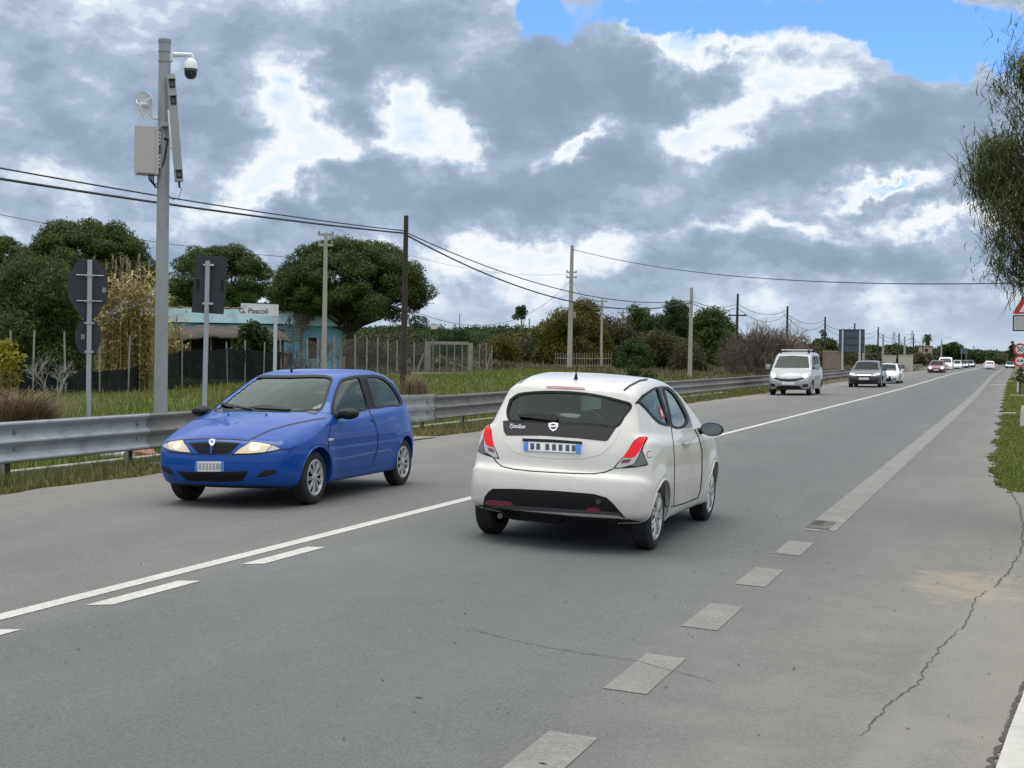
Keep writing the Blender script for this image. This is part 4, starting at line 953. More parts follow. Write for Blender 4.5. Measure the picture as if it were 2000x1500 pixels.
# ------------------------------------------------------------------ setting: ground, carriageway, paint
def geo_mat(name, fn, rough=.9, bump=None):
    m = bpy.data.materials.new(name); m.use_nodes = True; T = NT(m.node_tree); b = T.n['Principled BSDF']
    tc = T.node('ShaderNodeTexCoord').outputs['Object']
    c, h, rg = fn(T, tc); T.put(b.inputs['Base Color'], c); T.put(b.inputs['Roughness'], rg if rg is not None else rough)
    b.inputs['Specular IOR Level'].default_value = .3
    if h is not None:
        bp = T.node('ShaderNodeBump'); bp.inputs['Strength'].default_value = bump[0]; bp.inputs['Distance'].default_value = bump[1]
        T.put(bp.inputs['Height'], h); T.l.new(bp.outputs[0], b.inputs['Normal'])
    MATS[name] = m; return m
def _asphalt(T, p):
    x, y, z = T.sep(p)
    ps = T.vmath('MULTIPLY', p, (1, .16, 1))
    big, _ = T.noise(p, .35, 5, .6); streak, _ = T.noise(ps, 1.1, 6, .65); mid, _ = T.noise(p, 4, 5, .7); fine, _ = T.noise(p, 55, 5, .75); grit, _ = T.noise(p, 115, 3, .7)
    vor = T.node('ShaderNodeTexVoronoi'); T.put(vor.inputs['Vector'], p); vor.inputs['Scale'].default_value = 85
    lane = T.ramp(T.mrange(x, -10.6, 0.4, 0, 1), [(0, (0.185, 0.178, 0.163)), (.10, (0.169, 0.163, 0.153)), (.22, (0.138, 0.138, 0.135)), (.40, (0.126, 0.129, 0.127)), (.455, (0.134, 0.136, 0.133)), (.50, (0.117, 0.122, 0.122)), (.62, (0.107, 0.114, 0.114)), (.76, (0.114, 0.119, 0.119)), (.80, (0.122, 0.123, 0.120)), (.90, (0.150, 0.149, 0.140)), (1, (0.171, 0.165, 0.150))])
    k = T.math('ADD', T.mrange(big, .25, .75, .86, 1.14), T.mrange(streak, .3, .7, -.10, .10))
    k = T.math('ADD', k, T.mrange(mid, .25, .75, -.06, .06)); k = T.math('ADD', k, T.mrange(fine, .3, .7, -.30, .30)); k = T.math('ADD', k, T.mrange(grit, .3, .7, -.26, .26))
    c = T.mix(1.0, lane, T.comb(k, k, k), 'MULTIPLY')
    # pale worn grit near the mouth of the side road, sand washed across it
    wear = T.math('MULTIPLY', T.mrange(x, -2.6, -.9, 0, 1, True), T.mrange(y, 15, 8, 0, 1, True)); wn, _ = T.noise(p, 1.3, 6, .65)
    c = T.mix(T.math('MULTIPLY', wear, T.mrange(wn, .38, .7, 0, .55)), c, (.215, .208, .19))
    sx = T.math('DIVIDE', T.math('SUBTRACT', x, -.35), .55); sy = T.math('DIVIDE', T.math('SUBTRACT', y, 11.9), .95); wn2, _ = T.noise(p, 3.2, 7, .7)
    r = T.math('ADD', T.math('ADD', T.math('MULTIPLY', sx, sx), T.math('MULTIPLY', sy, sy)), T.math('MULTIPLY', T.math('SUBTRACT', wn2, .5), 5.5))
    c = T.mix(T.mrange(r, 1.3, -.3, 0, .5, True), c, (.33, .275, .205))
    # the older, sandier strip right of the patch joint
    joint = T.math('SUBTRACT', x, T.math('ADD', T.math('MULTIPLY_ADD', y, .085, -1.22), T.math('MULTIPLY', T.math('SUBTRACT', wn, .5), .5)))
    old = T.math('MULTIPLY', T.mrange(joint, -.02, .06, 0, 1), T.mrange(y, 13.5, 11, 0, 1))
    c = T.mix(T.math('MULTIPLY', old, .22), c, (.275, .252, .212))
    # dark drips along the middle of the lanes
    oil = T.math('MULTIPLY', T.mrange(T.math('ABSOLUTE', T.math('SUBTRACT', x, -3.5)), .7, .05, 0, 1, True), T.mrange(streak, .42, .66, 0, .30))
    c = T.mix(oil, c, (.07, .073, .075))
    for xc in (-4.55, -2.9, -8.9, -7.2):
        trk = T.math('MULTIPLY', T.mrange(T.math('ABSOLUTE', T.math('SUBTRACT', x, xc)), .55, .1, 0, 1, True), T.mrange(streak, .35, .65, .10, .30)); c = T.mix(trk, c, (.098, .102, .104))
    st2, _ = T.noise(T.vmath('MULTIPLY', p, (1, .6, 1)), 2.6, 7, .72); c = T.mix(T.mrange(st2, .60, .72, 0, .28), c, (.215, .21, .198)); c = T.mix(T.mrange(st2, .40, .30, 0, .30), c, (.085, .088, .09))
    vd = T.node('ShaderNodeTexVoronoi'); T.put(vd.inputs['Vector'], p); vd.inputs['Scale'].default_value = 42; vd.inputs['Randomness'].default_value = 1
    c = T.mix(T.mrange(vd.outputs['Distance'], .16, .08, 0, .35), c, (.26, .255, .24))
    h = T.math('ADD', T.math('MULTIPLY', fine, .6), T.math('MULTIPLY', vor.outputs['Distance'], .5))
    return c, h, T.mrange(big, .3, .7, .78, .92)
M_ASPH = geo_mat('asphalt', _asphalt, bump=(.5, .006))
def _turf(T, p):
    n1, _ = T.noise(p, .12, 5, .6); n2, _ = T.noise(p, 1.3, 6, .65); n3, _ = T.noise(p, 9, 5, .7)
    c = T.ramp(n2, [(.25, (.045, .05, .018)), (.45, (.06, .085, .022)), (.6, (.085, .10, .035)), (.75, (.13, .115, .06))])
    dry = T.ramp(n2, [(.3, (.09, .08, .05)), (.6, (.15, .13, .085)), (.8, (.20, .17, .115))])
    c = T.mix(T.mrange(n1, .44, .60, 0, 1, True), c, dry)
    k = T.mrange(n3, .25, .75, .6, 1.35); c = T.mix(1.0, c, T.comb(k, k, k), 'MULTIPLY')
    return c, n3, None
M_TURF = geo_mat('turf', _turf, bump=(.8, .08))
def _paintline(T, p):
    n1, _ = T.noise(p, 30, 6, .7); n2, _ = T.noise(p, 3, 5, .6); n3, _ = T.noise(p, 130, 3, .7)
    k = T.math('ADD', T.mrange(n1, .3, .75, 1.05, .62), T.mrange(n2, .3, .7, .06, -.10))
    c = T.mix(T.mrange(n3, .54, .70, 0, .75), T.comb(T.math('MULTIPLY', k, .56), T.math('MULTIPLY', k, .55), T.math('MULTIPLY', k, .52)), (.16, .16, .155))
    return c, n1, None
M_LINE = geo_mat('road_paint_white', _paintline, rough=.7, bump=(.3, .004))
def _oldline(T, p):
    n1, _ = T.noise(p, 34, 6, .75); n2, _ = T.noise(p, 2.2, 5, .6)
    f = T.math('ADD', T.mrange(n1, .36, .64, 0, .9), T.mrange(n2, .3, .7, -.45, .15), clamp=True)
    return T.mix(f, (.160, .158, .151), (.25, .246, .228)), n1, None
M_OLDLINE = geo_mat('road_paint_worn', _oldline, rough=.85, bump=(.3, .004))
M_CONC = mat('concrete', (.30, .285, .25), .9, var=.25, vscale=2.5, bump=.4, bscale=40, dirt=((.16, .14, .1), .6, 3))
M_CONC_PALE = mat('concrete_pale', (.42, .41, .38), .9, var=.15, vscale=5, bump=.5, bscale=60)

def sheet(name, xs_of_y, ys, lift, mt, kind='structure'):
    """a strip sheet over the crowned ground: xs_of_y(Y) gives the X stations across"""
    V = []; n = None
    for Y in ys:
        xs = xs_of_y(Y); n = len(xs)
        for X in xs: V.append((X, Y, float(gz(X, Y)) + lift))
    F = [(j * n + i, j * n + i + 1, (j + 1) * n + i + 1, (j + 1) * n + i) for j in range(len(ys) - 1) for i in range(n - 1)]
    o = mesh_np(name, np.array(V), np.array(F), mt, None, True); tag(o, kind=kind); return o
def hz_(X, Y):
    """field relief beyond the road"""
    X = np.asarray(X, float); Y = np.asarray(Y, float)
    b = gz(X, Y)
    f = np.clip((-X - 14) / 12, 0, 1)
    hill = 9 * np.clip((np.hypot(X, Y) - 330) / 900, 0, 1) ** 1.3 * np.clip((-X - 60) / 300, 0, 1)
    bank = .5 * np.exp(-((X + 29) / 4.0) ** 2 - ((Y - 82) / 14) ** 2)
    return b + f * (.06 * np.sin(X * .31 + Y * .17) + .05 * np.sin(Y * .43 - X * .12)) + hill + bank
gx = np.concatenate([[-4000, -2500, -1500, -1000, -700, -500, -360, -260, -190, -140, -110, -90, -75], np.arange(-64, -11, 2.0), [-11.2, -10.9, -8, -5.63, -3, -.6, 0.3, 3, 8, 20, 60, 150, 400, 1000, 2500, 4000]])
gy = np.concatenate([[-600, -200, -60, -20], np.arange(-4, 130, 2.5), np.arange(135, 400, 20), [440, 520, 640, 800, 1000, 1300, 1700, 2300, 3200, 4500]])
GX, GY = np.meshgrid(gx, gy, indexing='ij'); GZ = hz_(GX, GY) - .022
gi = np.arange(GX.size).reshape(GX.shape)
tag(mesh_np('ground', np.stack([GX.ravel(), GY.ravel(), GZ.ravel()], 1), np.stack([gi[:-1, :-1].ravel(), gi[1:, :-1].ravel(), gi[1:, 1:].ravel(), gi[:-1, 1:].ravel()], 1), M_TURF), kind='structure')
def wob(Y, s): return .05 * math.sin(Y * 2.1 + s) + .035 * math.sin(Y * 5.3 + 2 * s) + .025 * math.sin(Y * 11.7 + s)
def right_edge(Y):
    e = -.38 - .2 * min(1, max(0, (Y - 30) / 60)) + .07 * math.sin(Y * 1.3) * (Y > 20)
    if Y < 25: e = -.38 + .2 * ((25 - Y) / 4.0)
    if Y < 21.35: e = 7.0
    return e
ys = list(np.arange(-14, 20.4, .6)) + [20.9, 21.34, 21.36] + list(np.arange(21.6, 80, .35)) + list(np.arange(80, 200, 4)) + list(np.arange(200, 700, 25))
sheet('road', lambda Y: [-10.62 + wob(Y, 1), -9.5, -8, -6.6, -5.63, -4.6, -3.4, -2.2, -1.2, (.3 if right_edge(Y) > 1 else right_edge(Y) - .25), right_edge(Y) + wob(Y, 4) * (Y > 21.35)], ys, 0.0, M_ASPH)
sheet('side_street', lambda Y: [-60, -40, -25, -16, -13, -11.2, -10.5], [19.9, 20.6, 22.5, 24.4, 25.1], .02, M_ASPH)
# lines, 4 mm above the asphalt
yl = list(np.arange(-10, 80, 2.0)) + list(np.arange(80, 420, 10))
L1 = sheet('road_marking', lambda Y: [-5.68, -5.555], yl, .004, M_LINE); L1.name = 'centre_line'
for k in range(-4, 2):
    y0 = 7.43 + 1.87 * k - .0; s = .10
    V = [(-5.425, y0 - s), (-5.30, y0 + s * .2), (-5.30, y0 + 1.0 + s * .2), (-5.425, y0 + 1.0 - s * .6)]
    tag(mesh_np('centre_dash', np.array([(x, y, float(gz(x)) + .004) for x, y in V]), np.array([[0, 1, 2, 3]]), M_LINE, None, False), kind='structure')
for k in range(-3, 5):
    y0 = 7.09 + 1.83 * k
    o = sheet('edge_dash', lambda Y: [-2.01, -1.89, -1.775], [y0, y0 + .46, y0 + .93], .004, M_OLDLINE)
sheet('edge_line', lambda Y: [-2.01 - .3 * max(0, (Y - 60) / 90) * (Y < 150) - .3 * (Y >= 150), -1.70 - .3 * max(0, (Y - 60) / 90) * (Y < 150) - .3 * (Y >= 150)], [14.55] + list(np.arange(16, 80, 2.0)) + list(np.arange(80, 300, 10)), .004, M_OLDLINE)
sheet('stop_line', lambda Y: list(np.linspace(-1.65, -.62, 5)), [100, 100.8], .006, M_LINE)
# cracks: thin dark wedges sunk in the surface
M_CRACK = mat('crack_dark', (.065, .062, .057), 1, var=.5, vscale=6)
def crack(name, pts, w, seed):
    r_ = random.Random(seed); P = []; wk = 0.0
    for a, b in zip(pts[:-1], pts[1:]):
        n = max(2, int(math.hypot(b[0] - a[0], b[1] - a[1]) / .035))
        for i in range(n):
            t = i / n; wk = wk * .7 + r_.gauss(0, .006); P.append((a[0] + (b[0] - a[0]) * t + wk, a[1] + (b[1] - a[1]) * t + r_.gauss(0, .003)))
    V = []
    for i, (X, Y) in enumerate(P):
        ww = w * (.25 + r_.random()) * min(1, i / 6 + .1, (len(P) - i) / 6 + .1)
        a = P[max(0, i - 1)]; b = P[min(len(P) - 1, i + 1)]; dx, dy = b[0] - a[0], b[1] - a[1]; l = math.hypot(dx, dy) + 1e-9
        for s in (-1, 1): V.append((X - dy / l * ww * s, Y + dx / l * ww * s, float(gz(X, Y)) + .005))
    F = [(2 * i, 2 * i + 1, 2 * i + 3, 2 * i + 2) for i in range(len(P) - 1)]
    return tag(mesh_np(name, np.array(V), np.array(F), M_CRACK, None, False), kind='structure')
def gxy(*pts): return [tuple(gnd(*p)[:2]) for p in pts]
crack('road_crack', gxy((900, 1225), (1000, 1250), (1080, 1267), (1150, 1278), (1225, 1288), (1300, 1308), (1360, 1322), (1412, 1340)), .0045, 3)
crack('road_crack', gxy((1680, 1440), (1730, 1380), (1790, 1335), (1830, 1272), (1868, 1238), (1893, 1210), (1905, 1170), (1928, 1152)), .0045, 5)
crack('road_crack', gxy((1760, 918), (1830, 922), (1900, 930), (1925, 930)), .008, 8)
crack('road_crack', gxy((1975, 962), (1990, 985), (1999, 1030), (1994, 1075), (1970, 1115), (1940, 1150)), .007, 9)
# pale concrete apron at the bottom right corner, with the gap beside it
A = [(-.05, 6.6), (.0, 7.3), (.07, 8.15), (.16, 9.2), (4, 9.6), (4, -6), (-.3, -6), (-.2, 4.5)]
me = MB(); n = len(A)
me.add([(x, y, float(gz(min(x, .3))) + .03) for x, y in A] + [(x, y, float(gz(min(x, .3))) - .05) for x, y in A], [tuple(range(n))] + [(i, (i + 1) % n, n + (i + 1) % n, n + i) for i in range(n)])
o = me.build('pavement', M_CONC_PALE); tag(o, kind='structure')
crack('pavement_gap', [(-.22, 4.5), (-.075, 6.6), (-.02, 7.3), (.045, 8.15), (.13, 9.2)], .016, 12)
# kerbs behind the guardrail posts
for (a, b) in ((8, 19.6), (26.2, 60)):
    m = MB(); m.box((-11.75, (a + b) / 2, .08), (.16, b - a, .14), bev=.02); tag(m.build('kerb', M_CONC), kind='structure')
# leaves and grit blown onto the road
r_ = random.Random(4); V = []; F = []
for i in range(150):
    X = r_.uniform(-3.4, .2) if i % 3 else r_.uniform(-9, 0); Y = r_.uniform(5.4, 16); s = r_.uniform(.005, .016) * (2 if r_.random() < .06 else 1); a = r_.uniform(0, 6.28); z0 = float(gz(X, Y)); k = len(V)
    for dx, dy, dz in ((-s, 0, .004), (0, -s * .35, .009), (s, 0, .012), (0, s * .35, .004)): V.append((X + dx * math.cos(a) - dy * math.sin(a), Y + dx * math.sin(a) + dy * math.cos(a), z0 + dz))
    F.append((k, k + 1, k + 2, k + 3))
tag(mesh_np('leaf_litter', np.array(V), np.array(F), mat('litter', (.06, .045, .03), .9, var=.5, vscale=9), None, False), 'small dry leaf scraps scattered over the asphalt', 'litter', kind='stuff')
# ------------------------------------------------------------------ guardrails
def galv(name, c, rough=.45): return mat(name, c, rough, metal=.25, spec=.4, var=.14, vscale=2.2, dirt=((.15, .14, .125), .5, 3.5), bump=.05, bscale=12)
M_GALV = galv('galvanised_new', (.34, .37, .40), .5); M_GALVOLD = galv('galvanised_dull', (.235, .23, .225), .6); M_GALVCAP = galv('galvanised_pale', (.33, .345, .345), .55)
def beam_section(h=.5, d=.085, n=26):
    k = h / .5
    P = [(.045, 0), (.075, .012), (d, .03), (.08, .05), (.022, .095), (.016, .12), (.02, .16), (.026, .19), (.078, .232), (d, .25), (.08, .268), (.022, .312), (.016, .335), (.02, .375), (.026, .405), (.078, .448), (d, .468), (.078, .488), (.045, .50)]
    return [(a * d / .085, b * k) for a, b in P]
def sweep_beam(name, path, mt, parent, h=.5, top=.80, d=.085):
    """three-wave beam along path (x, y); its waves stand out to the right of the direction of travel"""
    S = beam_section(h, d); V = []; n = len(S); th = .006
    for i, (x, y) in enumerate(path):
        a = np.array(path[max(0, i - 1)]); b = np.array(path[min(len(path) - 1, i + 1)]); t = (b - a) / np.hypot(*(b - a)); nr = np.array([t[1], -t[0]])
        zb = top - h + (float(gz(-11.3, y)) - .04)
        for o, z in S: V.append((x + nr[0] * o, y + nr[1] * o, zb + z))
        for o, z in S: V.append((x + nr[0] * (o - th), y + nr[1] * (o - th), zb + z))
    F = []; m = 2 * n
    for i in range(len(path) - 1):
        for j in range(n - 1):
            F.append((i * m + j, (i + 1) * m + j, (i + 1) * m + j + 1, i * m + j + 1)); F.append((i * m + n + j, i * m + n + j + 1, (i + 1) * m + n + j + 1, (i + 1) * m + n + j))
        for j in (0, n - 1): F.append((i * m + j, i * m + n + j, (i + 1) * m + n + j, (i + 1) * m + j))
    for i in (0, len(path) - 1):
        for j in range(n - 1): F.append((i * m + j, i * m + j + 1, i * m + n + j + 1, i * m + n + j))
    return mesh_np(name, np.array(V), np.array(F), mt, parent, True)
def rail_post(root, Y, mt):
    m = MB(); z = float(gz(-11.4, Y)); h = .74
    m.box((-11.47, Y, z + h / 2 - .05), (.006, .1, h)); m.box((-11.44, Y - .05, z + h / 2 - .05), (.055, .006, h)); m.box((-11.44, Y + .05, z + h / 2 - .05), (.055, .006, h))
    p = m.build('post', mt, root)
    m = MB(); m.box((-11.385, Y, z + .52), (.06, .09, .36), bev=.01); m.build('spacer', M_GALVOLD, p)
    if Y < 40:
        for zz in (.43, .63): MB().box((-11.30, Y, z + zz), (.03, .055, .035), bev=.008).build('bolt_plate', M_GALVOLD, p)
    return p
X0 = -11.34
gr = empty('guardrail', (0, 0, 0), 'three-wave steel guardrail in front of the camera pole, ending behind the blue hatchback', 'guardrail')
for a, b, mt in ((1.0, 8.6, M_GALV), (8.57, 16.62, M_GALV), (16.6, 20.2, M_GALVOLD)):
    e = .006 if mt is M_GALV else 0
    sweep_beam('beam', [(X0 + e, a), (X0 + e, (a + b) / 2), (X0 + e, b)], mt, gr)
for Y in (5.0, 9.5, 13.9, 16.4, 19.4): rail_post(gr, Y, M_GALVOLD)
gr2 = empty('guardrail', (0, 0, 0), 'long dull guardrail with a rounded end, running from the blue car to the queue', 'guardrail')
arc = [(X0 - .62, 25.95)] + [(X0 - .42 + .42 * math.sin(t), 25.95 - .30 * math.cos(t) + .0) for t in np.linspace(-.5, 1.57, 12)] + [(X0 + .002, 26.9)]
cap = sweep_beam('end_cap', arc, M_GALVCAP, gr2, h=.56, top=.835, d=.06)
sweep_beam('beam', [(X0, 26.85), (X0, 33)], M_GALVOLD, gr2)
for k in range(14):
    a = 33 + k * 11; sweep_beam('beam', [(X0 + (.004 if k % 2 else 0), a - .03), (X0 + (.004 if k % 2 else 0), a + 5.5), (X0 + (.004 if k % 2 else 0), a + 11)], M_GALVOLD, gr2)
for k in range(70): rail_post(gr2, 26.5 + 2.25 * k, M_GALVOLD)
# ------------------------------------------------------------------ camera pole
M_POLE = mat('pole_galvanised', (.30, .32, .33), .5, metal=.35, var=.10, vscale=1.5, dirt=((.20, .19, .17), .45, 2.2)); M_WHITEP = mat('white_plastic', (.72, .73, .74), .35); M_BEIGE = mat('box_beige', (.43, .425, .40), .55, var=.05)
M_CAMGREY = mat('camera_grey', (.30, .31, .31), .5); M_CABLE = mat('cable_black', (.012, .012, .013), .6); M_WIREMESH = mat('dish_mesh', (.62, .63, .62), .4, metal=.2)
px0 = gnd(313, 866); PX, PY, PZ = px0
cp = empty('camera_pole', (PX, PY, PZ), 'tall grey steel pole carrying a dome camera, box and dish', 'pole', tilt=(0, R(.25)))
def axes_at(P):
    """view-aligned ground axes at a roadside thing: u to the right as seen from the road, v away"""
    v = Vector((P[0], P[1], 0)).normalized(); return Vector((v.y, -v.x, 0)), v
U, Vv = axes_at((PX, PY))
sc_ = CF / 24.06
def cpt(px, py, away=0.0):
    """a point of the pole's fittings, in the pole's own frame (metres from its axis)"""
    return U * ((px - (313 + (866 - py) * .0072)) / sc_) + Vv * away + Vector((0, 0, (866 - py) / sc_))
MB().tube([(0, 0, -.3), (0, 0, 1.0), (0, 0, 4.2), (0, 0, 7.0)], [.118, .114, .106, .102], 28).build('pole_shaft', M_POLE, cp, True)
for z in (.55, 6.63, 6.80, 6.96): MB().lathe([(.100, z - .012), (.112, z - .012), (.112, z + .012), (.100, z + .012)], n=28).build('pole_collar', M_POLE, cp, True)
MB().lathe([(.001, 7.01), (.108, 7.01), (.108, 6.98)], n=28).build('pole_cap', M_POLE, cp, True)
# dome camera on its arm
dc = MB()
a = cpt(334, 93); b_ = cpt(371, 91); dc.tube([cpt(330, 95), a, cpt(350, 92), b_, cpt(372, 98)], [.05, .048, .04, .036, .038], 12); dc.box(cpt(331, 97), (.06, .1, .17), rz=math.atan2(U.y, U.x), bev=.015)
dome = dc.build('dome_camera', M_WHITEP, cp, True)
T_ = Matrix.Translation(cpt(369, 119))
MB().lathe([(.001, .19), (.045, .185), (.085, .15), (.112, .09), (.128, .02), (.130, -.005), (.120, -.008)], T_, 30).build('housing', M_WHITEP, dome, True)
MB().lathe([(.116, .0), (.116, -.03), (.108, -.10), (.08, -.155), (.04, -.178), (.001, -.182)], T_, 30).build('dome_glass', mat('dome_dark', (.006, .008, .012), .06, coat=1), dome, True)
# long camera bar with three hooded lenses
ax = (cpt(347, 348, -.22) - cpt(330, 137, -.22)).normalized(); sd = U; fr = ax.cross(sd).normalized(); fr = fr if fr.dot(Vv) < 0 else -fr; sd = ax.cross(fr).normalized()
Mb = Matrix((sd, fr, ax)).transposed()
c0 = cpt(330, 137, -.22); c1 = cpt(347.5, 347, -.22); Lb = (c1 - c0).length; mid = (c0 + c1) / 2
bar = MB().box(mid, (.145, .12, Lb), M=Mb, bev=.02).build('camera_bar', M_CAMGREY, cp, True)
MB().box(mid + ax * .02 + sd * .085, (.035, .10, Lb * .36), M=Mb, bev=.016).build('side_pod', M_WHITEP, bar, True)
for t in (.09, .245, .93):
    q = c0 + ax * (Lb * t) + fr * .062 - sd * .012
    lens = MB().box(q, (.095, .02, .15), M=Mb, bev=.008).build('lens_window', M_BLACKGLOSS, bar, True)
    MB().box(q - ax * .075 + fr * .03, (.125, .085, .014), M=Mb).build('lens_hood', M_CAMGREY, lens, True)
    MB().lathe([(.001, .012), (.03, .012), (.034, 0)], Matrix.Translation(q + fr * .01 + ax * .02) @ Mb.to_4x4() @ Matrix.Rotation(R(-90), 4, 'X'), 16).build('lens_ring', mat('lens_dark', (.03, .03, .035), .1, coat=1), lens, True)
MB().box(cpt(322, 235, -.13), (.16, .16, .07), rz=math.atan2(U.y, U.x), bev=.01).build('bracket', M_CAMGREY, cp)
MB().tube([cpt(318, 262, -.115), cpt(324, 262, -.115)], .02, 8).build('bracket_bolt', M_BLACK, cp)
m = MB(); m.tube([c1, c1 + ax * .05 + Vector((0, 0, -.05))], .018, 8); m.tube([c1 + ax * .06, cpt(352, 362, -.2), cpt(347, 378, -.16), cpt(336, 382, -.11), cpt(326, 372, -.09)], .005, 6); m.build('loose_cable', M_CABLE, cp, True)
# cabinet on the left
fy = Matrix.Rotation(math.atan2(U.y, U.x) + R(10), 3, 'Z')
cb = MB().box(cpt(285, 287, -.05), (.36, .30, .82), M=fy, bev=.008).build('cabinet', M_BEIGE, cp)
MB().box(cpt(281, 286.5, -.215), (.345, .022, .80), M=fy, bev=.008).build('cabinet_door', M_BEIGE, cb)
for py in (262, 307):
    b1 = MB().box(cpt(308, py, -.06), (.035, .16, .22), M=fy, bev=.006).build('mounting_clamp', M_WHITEP, cb)
    m = MB()
    for k in (-1, 0, 1): m.box(cpt(308, py, -.06) + Vector((0, 0, k * .065)) + fy @ Vector((0, -.08, 0)), (.018, .01, .03), M=fy)
    m.build('clamp_slot', M_BLACK, b1)
for k in range(3):
    MB().tube([cpt(289 + 4 * k, 333, -.05), cpt(290 + 4 * k, 343 + 3 * k, -.05), cpt(298 + 2 * k, 352 + 3 * k, -.04), cpt(307, 350 + 5 * k, -.03), cpt(311, 338, -.06), cpt(319, 300, -.12), cpt(326, 262, -.115)], .014, 8).build('conduit', M_CABLE, cp, True)
# grid dish on a bent arm
dv = (-U * .75 - Vv * .66).normalized(); ds_ = Vector((0, 0, 1)); du_ = ds_.cross(dv).normalized()
Md = Matrix((du_, ds_, dv)).transposed().to_4x4(); Md.translation = cpt(284, 197, -.02)
m = MB(); Rd = .235
def dz_(r2): return .38 * r2
for k in range(-11, 12):
    a = k * Rd / 11.5; L = math.sqrt(max(1e-4, Rd * Rd - a * a))
    for sw in (0, 1):
        pts = []
        for t in np.linspace(-L, L, 9):
            q = (a, t) if sw else (t, a); pts.append(Md @ Vector((q[0], q[1], dz_(q[0] ** 2 + q[1] ** 2) * 3)))
        m.tube(pts, .0042, 4, cap=False)
m.tube([Md @ Vector((Rd * math.cos(t), Rd * math.sin(t), dz_(Rd * Rd) * 3)) for t in np.linspace(0, 2 * math.pi, 33)], .006, 6)
dish = m.build('dish_antenna', M_WIREMESH, cp, True)
m = MB(); m.tube([Md @ Vector((0, 0, -.02)), Md @ Vector((0, 0, .14))], [.05, .03], 10)
for t in (.5, 2.6, 4.7): m.tube([Md @ Vector((Rd * .95 * math.cos(t), Rd * .95 * math.sin(t), .06)), Md @ Vector((0, 0, .20))], .008, 6)
m.build('feed_horn', M_WHITEP, dish, True)
MB().tube([Md @ Vector((0, 0, -.03)), Md @ Vector((0, -.06, -.07)), cpt(296, 221, 0), cpt(312, 222, 0)], [.03, .022, .022, .026], 10).build('dish_arm', M_WHITEP, dish, True)
# ------------------------------------------------------------------ sign backs beside the pole
M_SIGNBACK = mat('sign_back_dark', (.022, .026, .036), .5, var=.25, vscale=5, dirt=((.06, .06, .06), .4, 4)); M_SIGNRIM = mat('sign_rim', (.05, .055, .065), .5); M_TUBE = mat('sign_tube', (.36, .39, .42), .5, metal=.4, var=.1, vscale=3)
def sign_frame(P, ang=0.0):
    u, v = axes_at(P); A = Matrix.Rotation(ang, 3, 'Z'); return A @ u, A @ v
def plate(poly, P, u, nrm, off, t=.012):
    """polygon (metres right of the post, metres above ground) as a thick plate `off` behind the post axis"""
    M = Matrix((u, Vector((0, 0, 1)), nrm)).transposed().to_4x4(); M.translation = nrm * off; return MB().prism(poly, M, t)
g = gnd(172, 872); D0 = float((g - EYE) @ _f2); k = CF / D0; u, v = sign_frame(g)
s1 = empty('stop_sign', g, 'dark backs of an octagonal sign above a round one on a thin post', 'road sign', tilt=(R(.1), R(.3)))
MB().tube([(0, 0, -.2), (0, 0, (872 - 508) / k)], .041, 16).build('post', M_TUBE, s1, True)
zc = lambda y: (872 - y) / k; xc = lambda x: (x - 167) / k
octo = [(xc(147), zc(507)), (xc(180), zc(506)), (xc(201), zc(535)), (xc(201), zc(584)), (xc(181), zc(618)), (xc(165), zc(624)), (xc(149), zc(617)), (xc(127), zc(582)), (xc(127), zc(537))]
o = plate(octo, g, u, v, .06).build('octagon_plate', M_SIGNBACK, s1)
rnd = [(xc(165 + 24.5 * math.cos(a)), zc(658 + 37 * math.sin(a))) for a in np.linspace(0, 2 * math.pi, 33)[:-1]]
o2 = plate(rnd, g, u, v, .085).build('round_plate', M_SIGNBACK, s1)
M_STICK = mat('sticker_grey', (.32, .33, .34), .6)
for oo, x, y in ((o, 191, 566), (o2, 152, 658)):
    for dx in (0, 4): plate([(xc(x + dx), zc(y + 5)), (xc(x + dx + 2.4), zc(y + 5)), (xc(x + dx + 2.4), zc(y - 5)), (xc(x + dx), zc(y - 5))], g, u, v, .0555, .002).build('sticker', M_STICK, oo)
m = MB()
for y, w in ((538, 26), (588, 24), (631, 10), (687, 8)): m.tube([u * (-w / k) + v * .045 + Vector((0, 0, zc(y))), u * (w / k) + v * .045 + Vector((0, 0, zc(y)))], .010, 6); m.box(Vector((0, 0, zc(y))), (.1, .1, .035))
m.build('clamp', M_TUBE, s1)
g = gnd(398, 852); D0 = float((g - EYE) @ _f2); k = CF / D0; u, v = sign_frame(g, R(-8))
s2 = empty('direction_sign', g, 'dark back of a tall rectangular sign on a leaning grey post', 'road sign', tilt=(R(.2), R(1.1)))
MB().tube([(0, 0, -.2), (0, 0, (852 - 510) / k)], .046, 16).build('post', M_TUBE, s2, True)
zc = lambda y: (852 - y) / k; xc = lambda x: (x - 410) / k
o = plate([(xc(386), zc(498)), (xc(447), zc(501)), (xc(442), zc(613)), (xc(380), zc(611))], g, u, v, .06).build('sign_plate', M_SIGNBACK, s2)
m = MB()
for x in (391, 438): m.box(u * xc(x) + v * .055 + Vector((0, 0, zc(556))), (.04, .02, .2), rz=math.atan2(u.y, u.x))
m.build('stiffener', M_BLACK, o)
m = MB()
for y in (518, 593): m.box(u * .02 + v * .02 + Vector((0, 0, zc(y))), (.2, .1, .035), rz=math.atan2(u.y, u.x))
m.build('clamp', M_LAMPGREY, s2)
